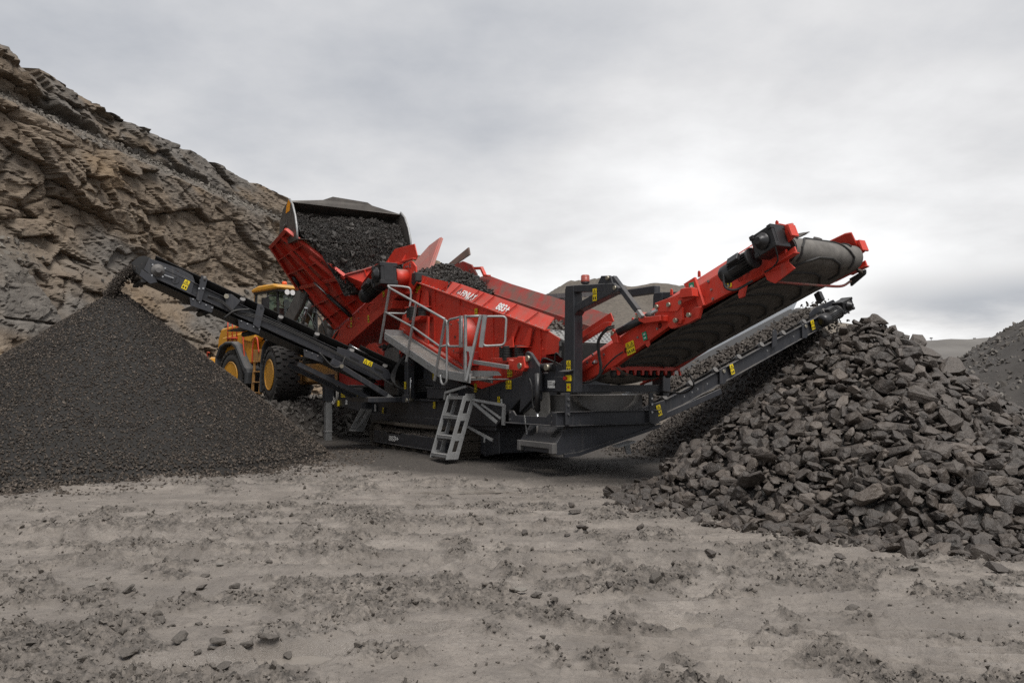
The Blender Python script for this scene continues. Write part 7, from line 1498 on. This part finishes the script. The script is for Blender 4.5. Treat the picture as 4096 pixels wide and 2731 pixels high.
MB().prism([(0.6, -0.1, 3.0), (0.9, -0.1, 4.0), (1.15, -0.1, 4.05), (1.1, -0.1, 3.1)], (0, 0.2, 0)).beam((1.05, 0, 3.1), (2.45, 0, 4.3), 0.12, 0.14).cyl((1.3, -0.68, 3.55), (1.3, 0.68, 3.55), 0.16, 16).build('tilt_linkage', 'grey_paint', WL, 0.02)
MB().prism([(-1.35, -0.75, 1.2), (-1.35, -0.75, 2.35), (-1.0, -0.75, 2.5), (-0.75, -0.75, 2.1), (-0.4, -0.75, 1.2)], (0, 0.08, 0)).prism([(-1.35, 0.67, 1.2), (-1.35, 0.67, 2.35), (-1.0, 0.67, 2.5), (-0.75, 0.67, 2.1), (-0.4, 0.67, 1.2)], (0, 0.08, 0)).build('arm_tower', 'yellow_paint', WL, 0.02)
for y in (-0.3, 0.0, 0.3): hose([(-0.9, y, 2.4), (-0.5, y - 0.1, 2.75), (0.1, y - 0.1, 2.5), (0.3, y, 2.0)], 0.025, WL)
# bucket (in the same frame: its lip faces the hopper)
BK = bpy.data.objects.new('bucket', None); COL.objects.link(BK); BK.parent = WL
def bu(u, z): return (u - LU0, z - GZ)
prof = [bu(-6.52, 6.36), bu(-7.02, 6.22), bu(-7.30, 5.92), bu(-7.34, 5.62), bu(-7.12, 5.38), bu(-6.6, 5.28), bu(-5.74, 5.27)]
m = MB(); inner = [(a + 0.03, b - 0.01) for a, b in prof]
yl, yr = -1.56 - LV0 , 1.58 - LV0
for (a, b), (a2, b2) in zip(zip(prof[:-1], inner[:-1]), zip(prof[1:], inner[1:])): m.prism([(a[0], yl, a[1]), (a2[0], yl, a2[1]), (b2[0], yl, b2[1]), (b[0], yl, b[1])], (0, yr - yl, 0))
m.build('bucket_shell', 'bucket_steel', BK)
# spill guard: peaked plate on the rear edge
tx, tz = bu(-6.52, 6.36)
MB().prism([(tx, yl, tz - 0.02), (tx, yr, tz - 0.02), (tx - 0.02, yr, tz + 0.02), (tx - 0.03, 0.75 - LV0, tz + 0.17), (tx - 0.03, 0.62 - LV0, tz + 0.24), (tx - 0.03, -0.38 - LV0, tz + 0.28), (tx - 0.03, -0.65 - LV0, tz + 0.16), (tx - 0.02, yl, tz + 0.03)], (-0.03, 0, 0)).build('spill_guard', 'bucket_steel', BK)
sidep = [bu(-6.50, 6.42), bu(-6.22, 6.22), bu(-5.98, 5.88), bu(-5.84, 5.55), bu(-5.78, 5.25), bu(-6.6, 5.25), bu(-7.14, 5.36), bu(-7.36, 5.62), bu(-7.32, 5.94), bu(-7.04, 6.25)]
for y, nm in ((yl - 0.03, 'n'), (yr, 'f')):
    s = MB().prism([(a, y, b) for a, b in sidep], (0, 0.035, 0)).build('bucket_side', 'bucket_steel', BK, 0.006)
edge = MB().tube([(a, yl - 0.015, b) for a, b in sidep[:5]], 0.03, 6).build('side_edge', 'galvanised', BK); MB().tube([(a, yr + 0.015, b) for a, b in sidep[:5]], 0.03, 6).build('side_edge', 'galvanised', BK)
q = [bu(-6.52, 6.425), bu(-6.70, 6.28), bu(-6.76, 6.08), bu(-6.42, 6.10), bu(-6.36, 6.33)]; MB().prism([(a, yl - 0.036, b) for a, b in q], (0, 0.004, 0)).build('reflective_patch', 'orange_band', BK)
q = [bu(-6.95, 5.86), bu(-6.62, 5.90), bu(-6.62, 5.74), bu(-6.95, 5.70)]; o = MB().prism([(a, yl - 0.05, b) for a, b in q], (0, 0.02, 0)).build('cast_badge', 'bucket_steel', BK, 0.006)
lettering('VOLVO', (bu(-6.93, 5.74)[0], yl - 0.052, bu(-6.93, 5.74)[1]), axes_v(0.13), 0.085, 'grey_paint', BK)
MB().pv([bu(-7.2, 5.3), bu(-7.6, 5.25), bu(-7.65, 5.55), bu(-7.2, 5.7)], -0.75, -0.5).pv([bu(-7.2, 5.3), bu(-7.6, 5.25), bu(-7.65, 5.55), bu(-7.2, 5.7)], 0.5, 0.75).build('bucket_hinge', 'bucket_steel', BK)
# driver behind the windscreen
def driver():
    me = bpy.data.meshes.new('person'); J = {'pel': (0, 0, 0), 'che': (0.02, 0, 0.36), 'nec': (0.06, 0, 0.55), 'hea': (0.09, 0, 0.66), 'top': (0.09, 0, 0.80), 'lsh': (0.03, 0.19, 0.48), 'lel': (0.18, 0.26, 0.25), 'lwr': (0.42, 0.16, 0.28), 'rsh': (0.03, -0.19, 0.48), 'rel': (0.18, -0.26, 0.25), 'rwr': (0.42, -0.16, 0.28), 'lhi': (0.05, 0.1, -0.02), 'lkn': (0.45, 0.15, 0.02), 'lan': (0.55, 0.15, -0.38), 'rhi': (0.05, -0.1, -0.02), 'rkn': (0.45, -0.15, 0.02), 'ran': (0.55, -0.15, -0.38)}
    K = list(J); E = [('pel', 'che'), ('che', 'nec'), ('nec', 'hea'), ('hea', 'top'), ('che', 'lsh'), ('lsh', 'lel'), ('lel', 'lwr'), ('che', 'rsh'), ('rsh', 'rel'), ('rel', 'rwr'), ('pel', 'lhi'), ('lhi', 'lkn'), ('lkn', 'lan'), ('pel', 'rhi'), ('rhi', 'rkn'), ('rkn', 'ran')]
    rr = {'pel': .15, 'che': .16, 'nec': .06, 'hea': .10, 'top': .085, 'lsh': .075, 'rsh': .075, 'lel': .05, 'rel': .05, 'lwr': .035, 'rwr': .035, 'lhi': .1, 'rhi': .1, 'lkn': .075, 'rkn': .075, 'lan': .05, 'ran': .05}
    me.from_pydata([J[k] for k in K], [(K.index(a), K.index(b)) for a, b in E], [])
    o = link('person', me); s = o.modifiers.new('skin', 'SKIN'); o.modifiers.new('sub', 'SUBSURF').levels = 1
    for i, k in enumerate(K): me.skin_vertices[0].data[i].radius = (rr[k], rr[k])
    me.skin_vertices[0].data[0].use_root = True; me.materials.append(MAT['overall'])
    M = Matrix.Translation(W(LU0, LV0, GZ)) @ Matrix.Rotation(-PHI, 4, 'Z') @ RF @ Matrix.Translation((-2.42, 0, 2.42)); o.matrix_world = M
    tag(o, 'driver in dark clothes seated inside the wheel loader cab', 'person')
    hd = MB().lathe((0.10, 0, 0.72), (0, 0, 1), [(-0.13, 0.05), (-0.08, 0.085), (0.0, 0.10), (0.07, 0.09), (0.12, 0.04)], 14).build('face', 'skin', o); MB().lathe((0.075, 0, 0.76), (0, 0, 1), [(-0.05, 0.105), (0.02, 0.108), (0.08, 0.08), (0.105, 0.02)], 14).build('hair', 'overall', o)
driver()
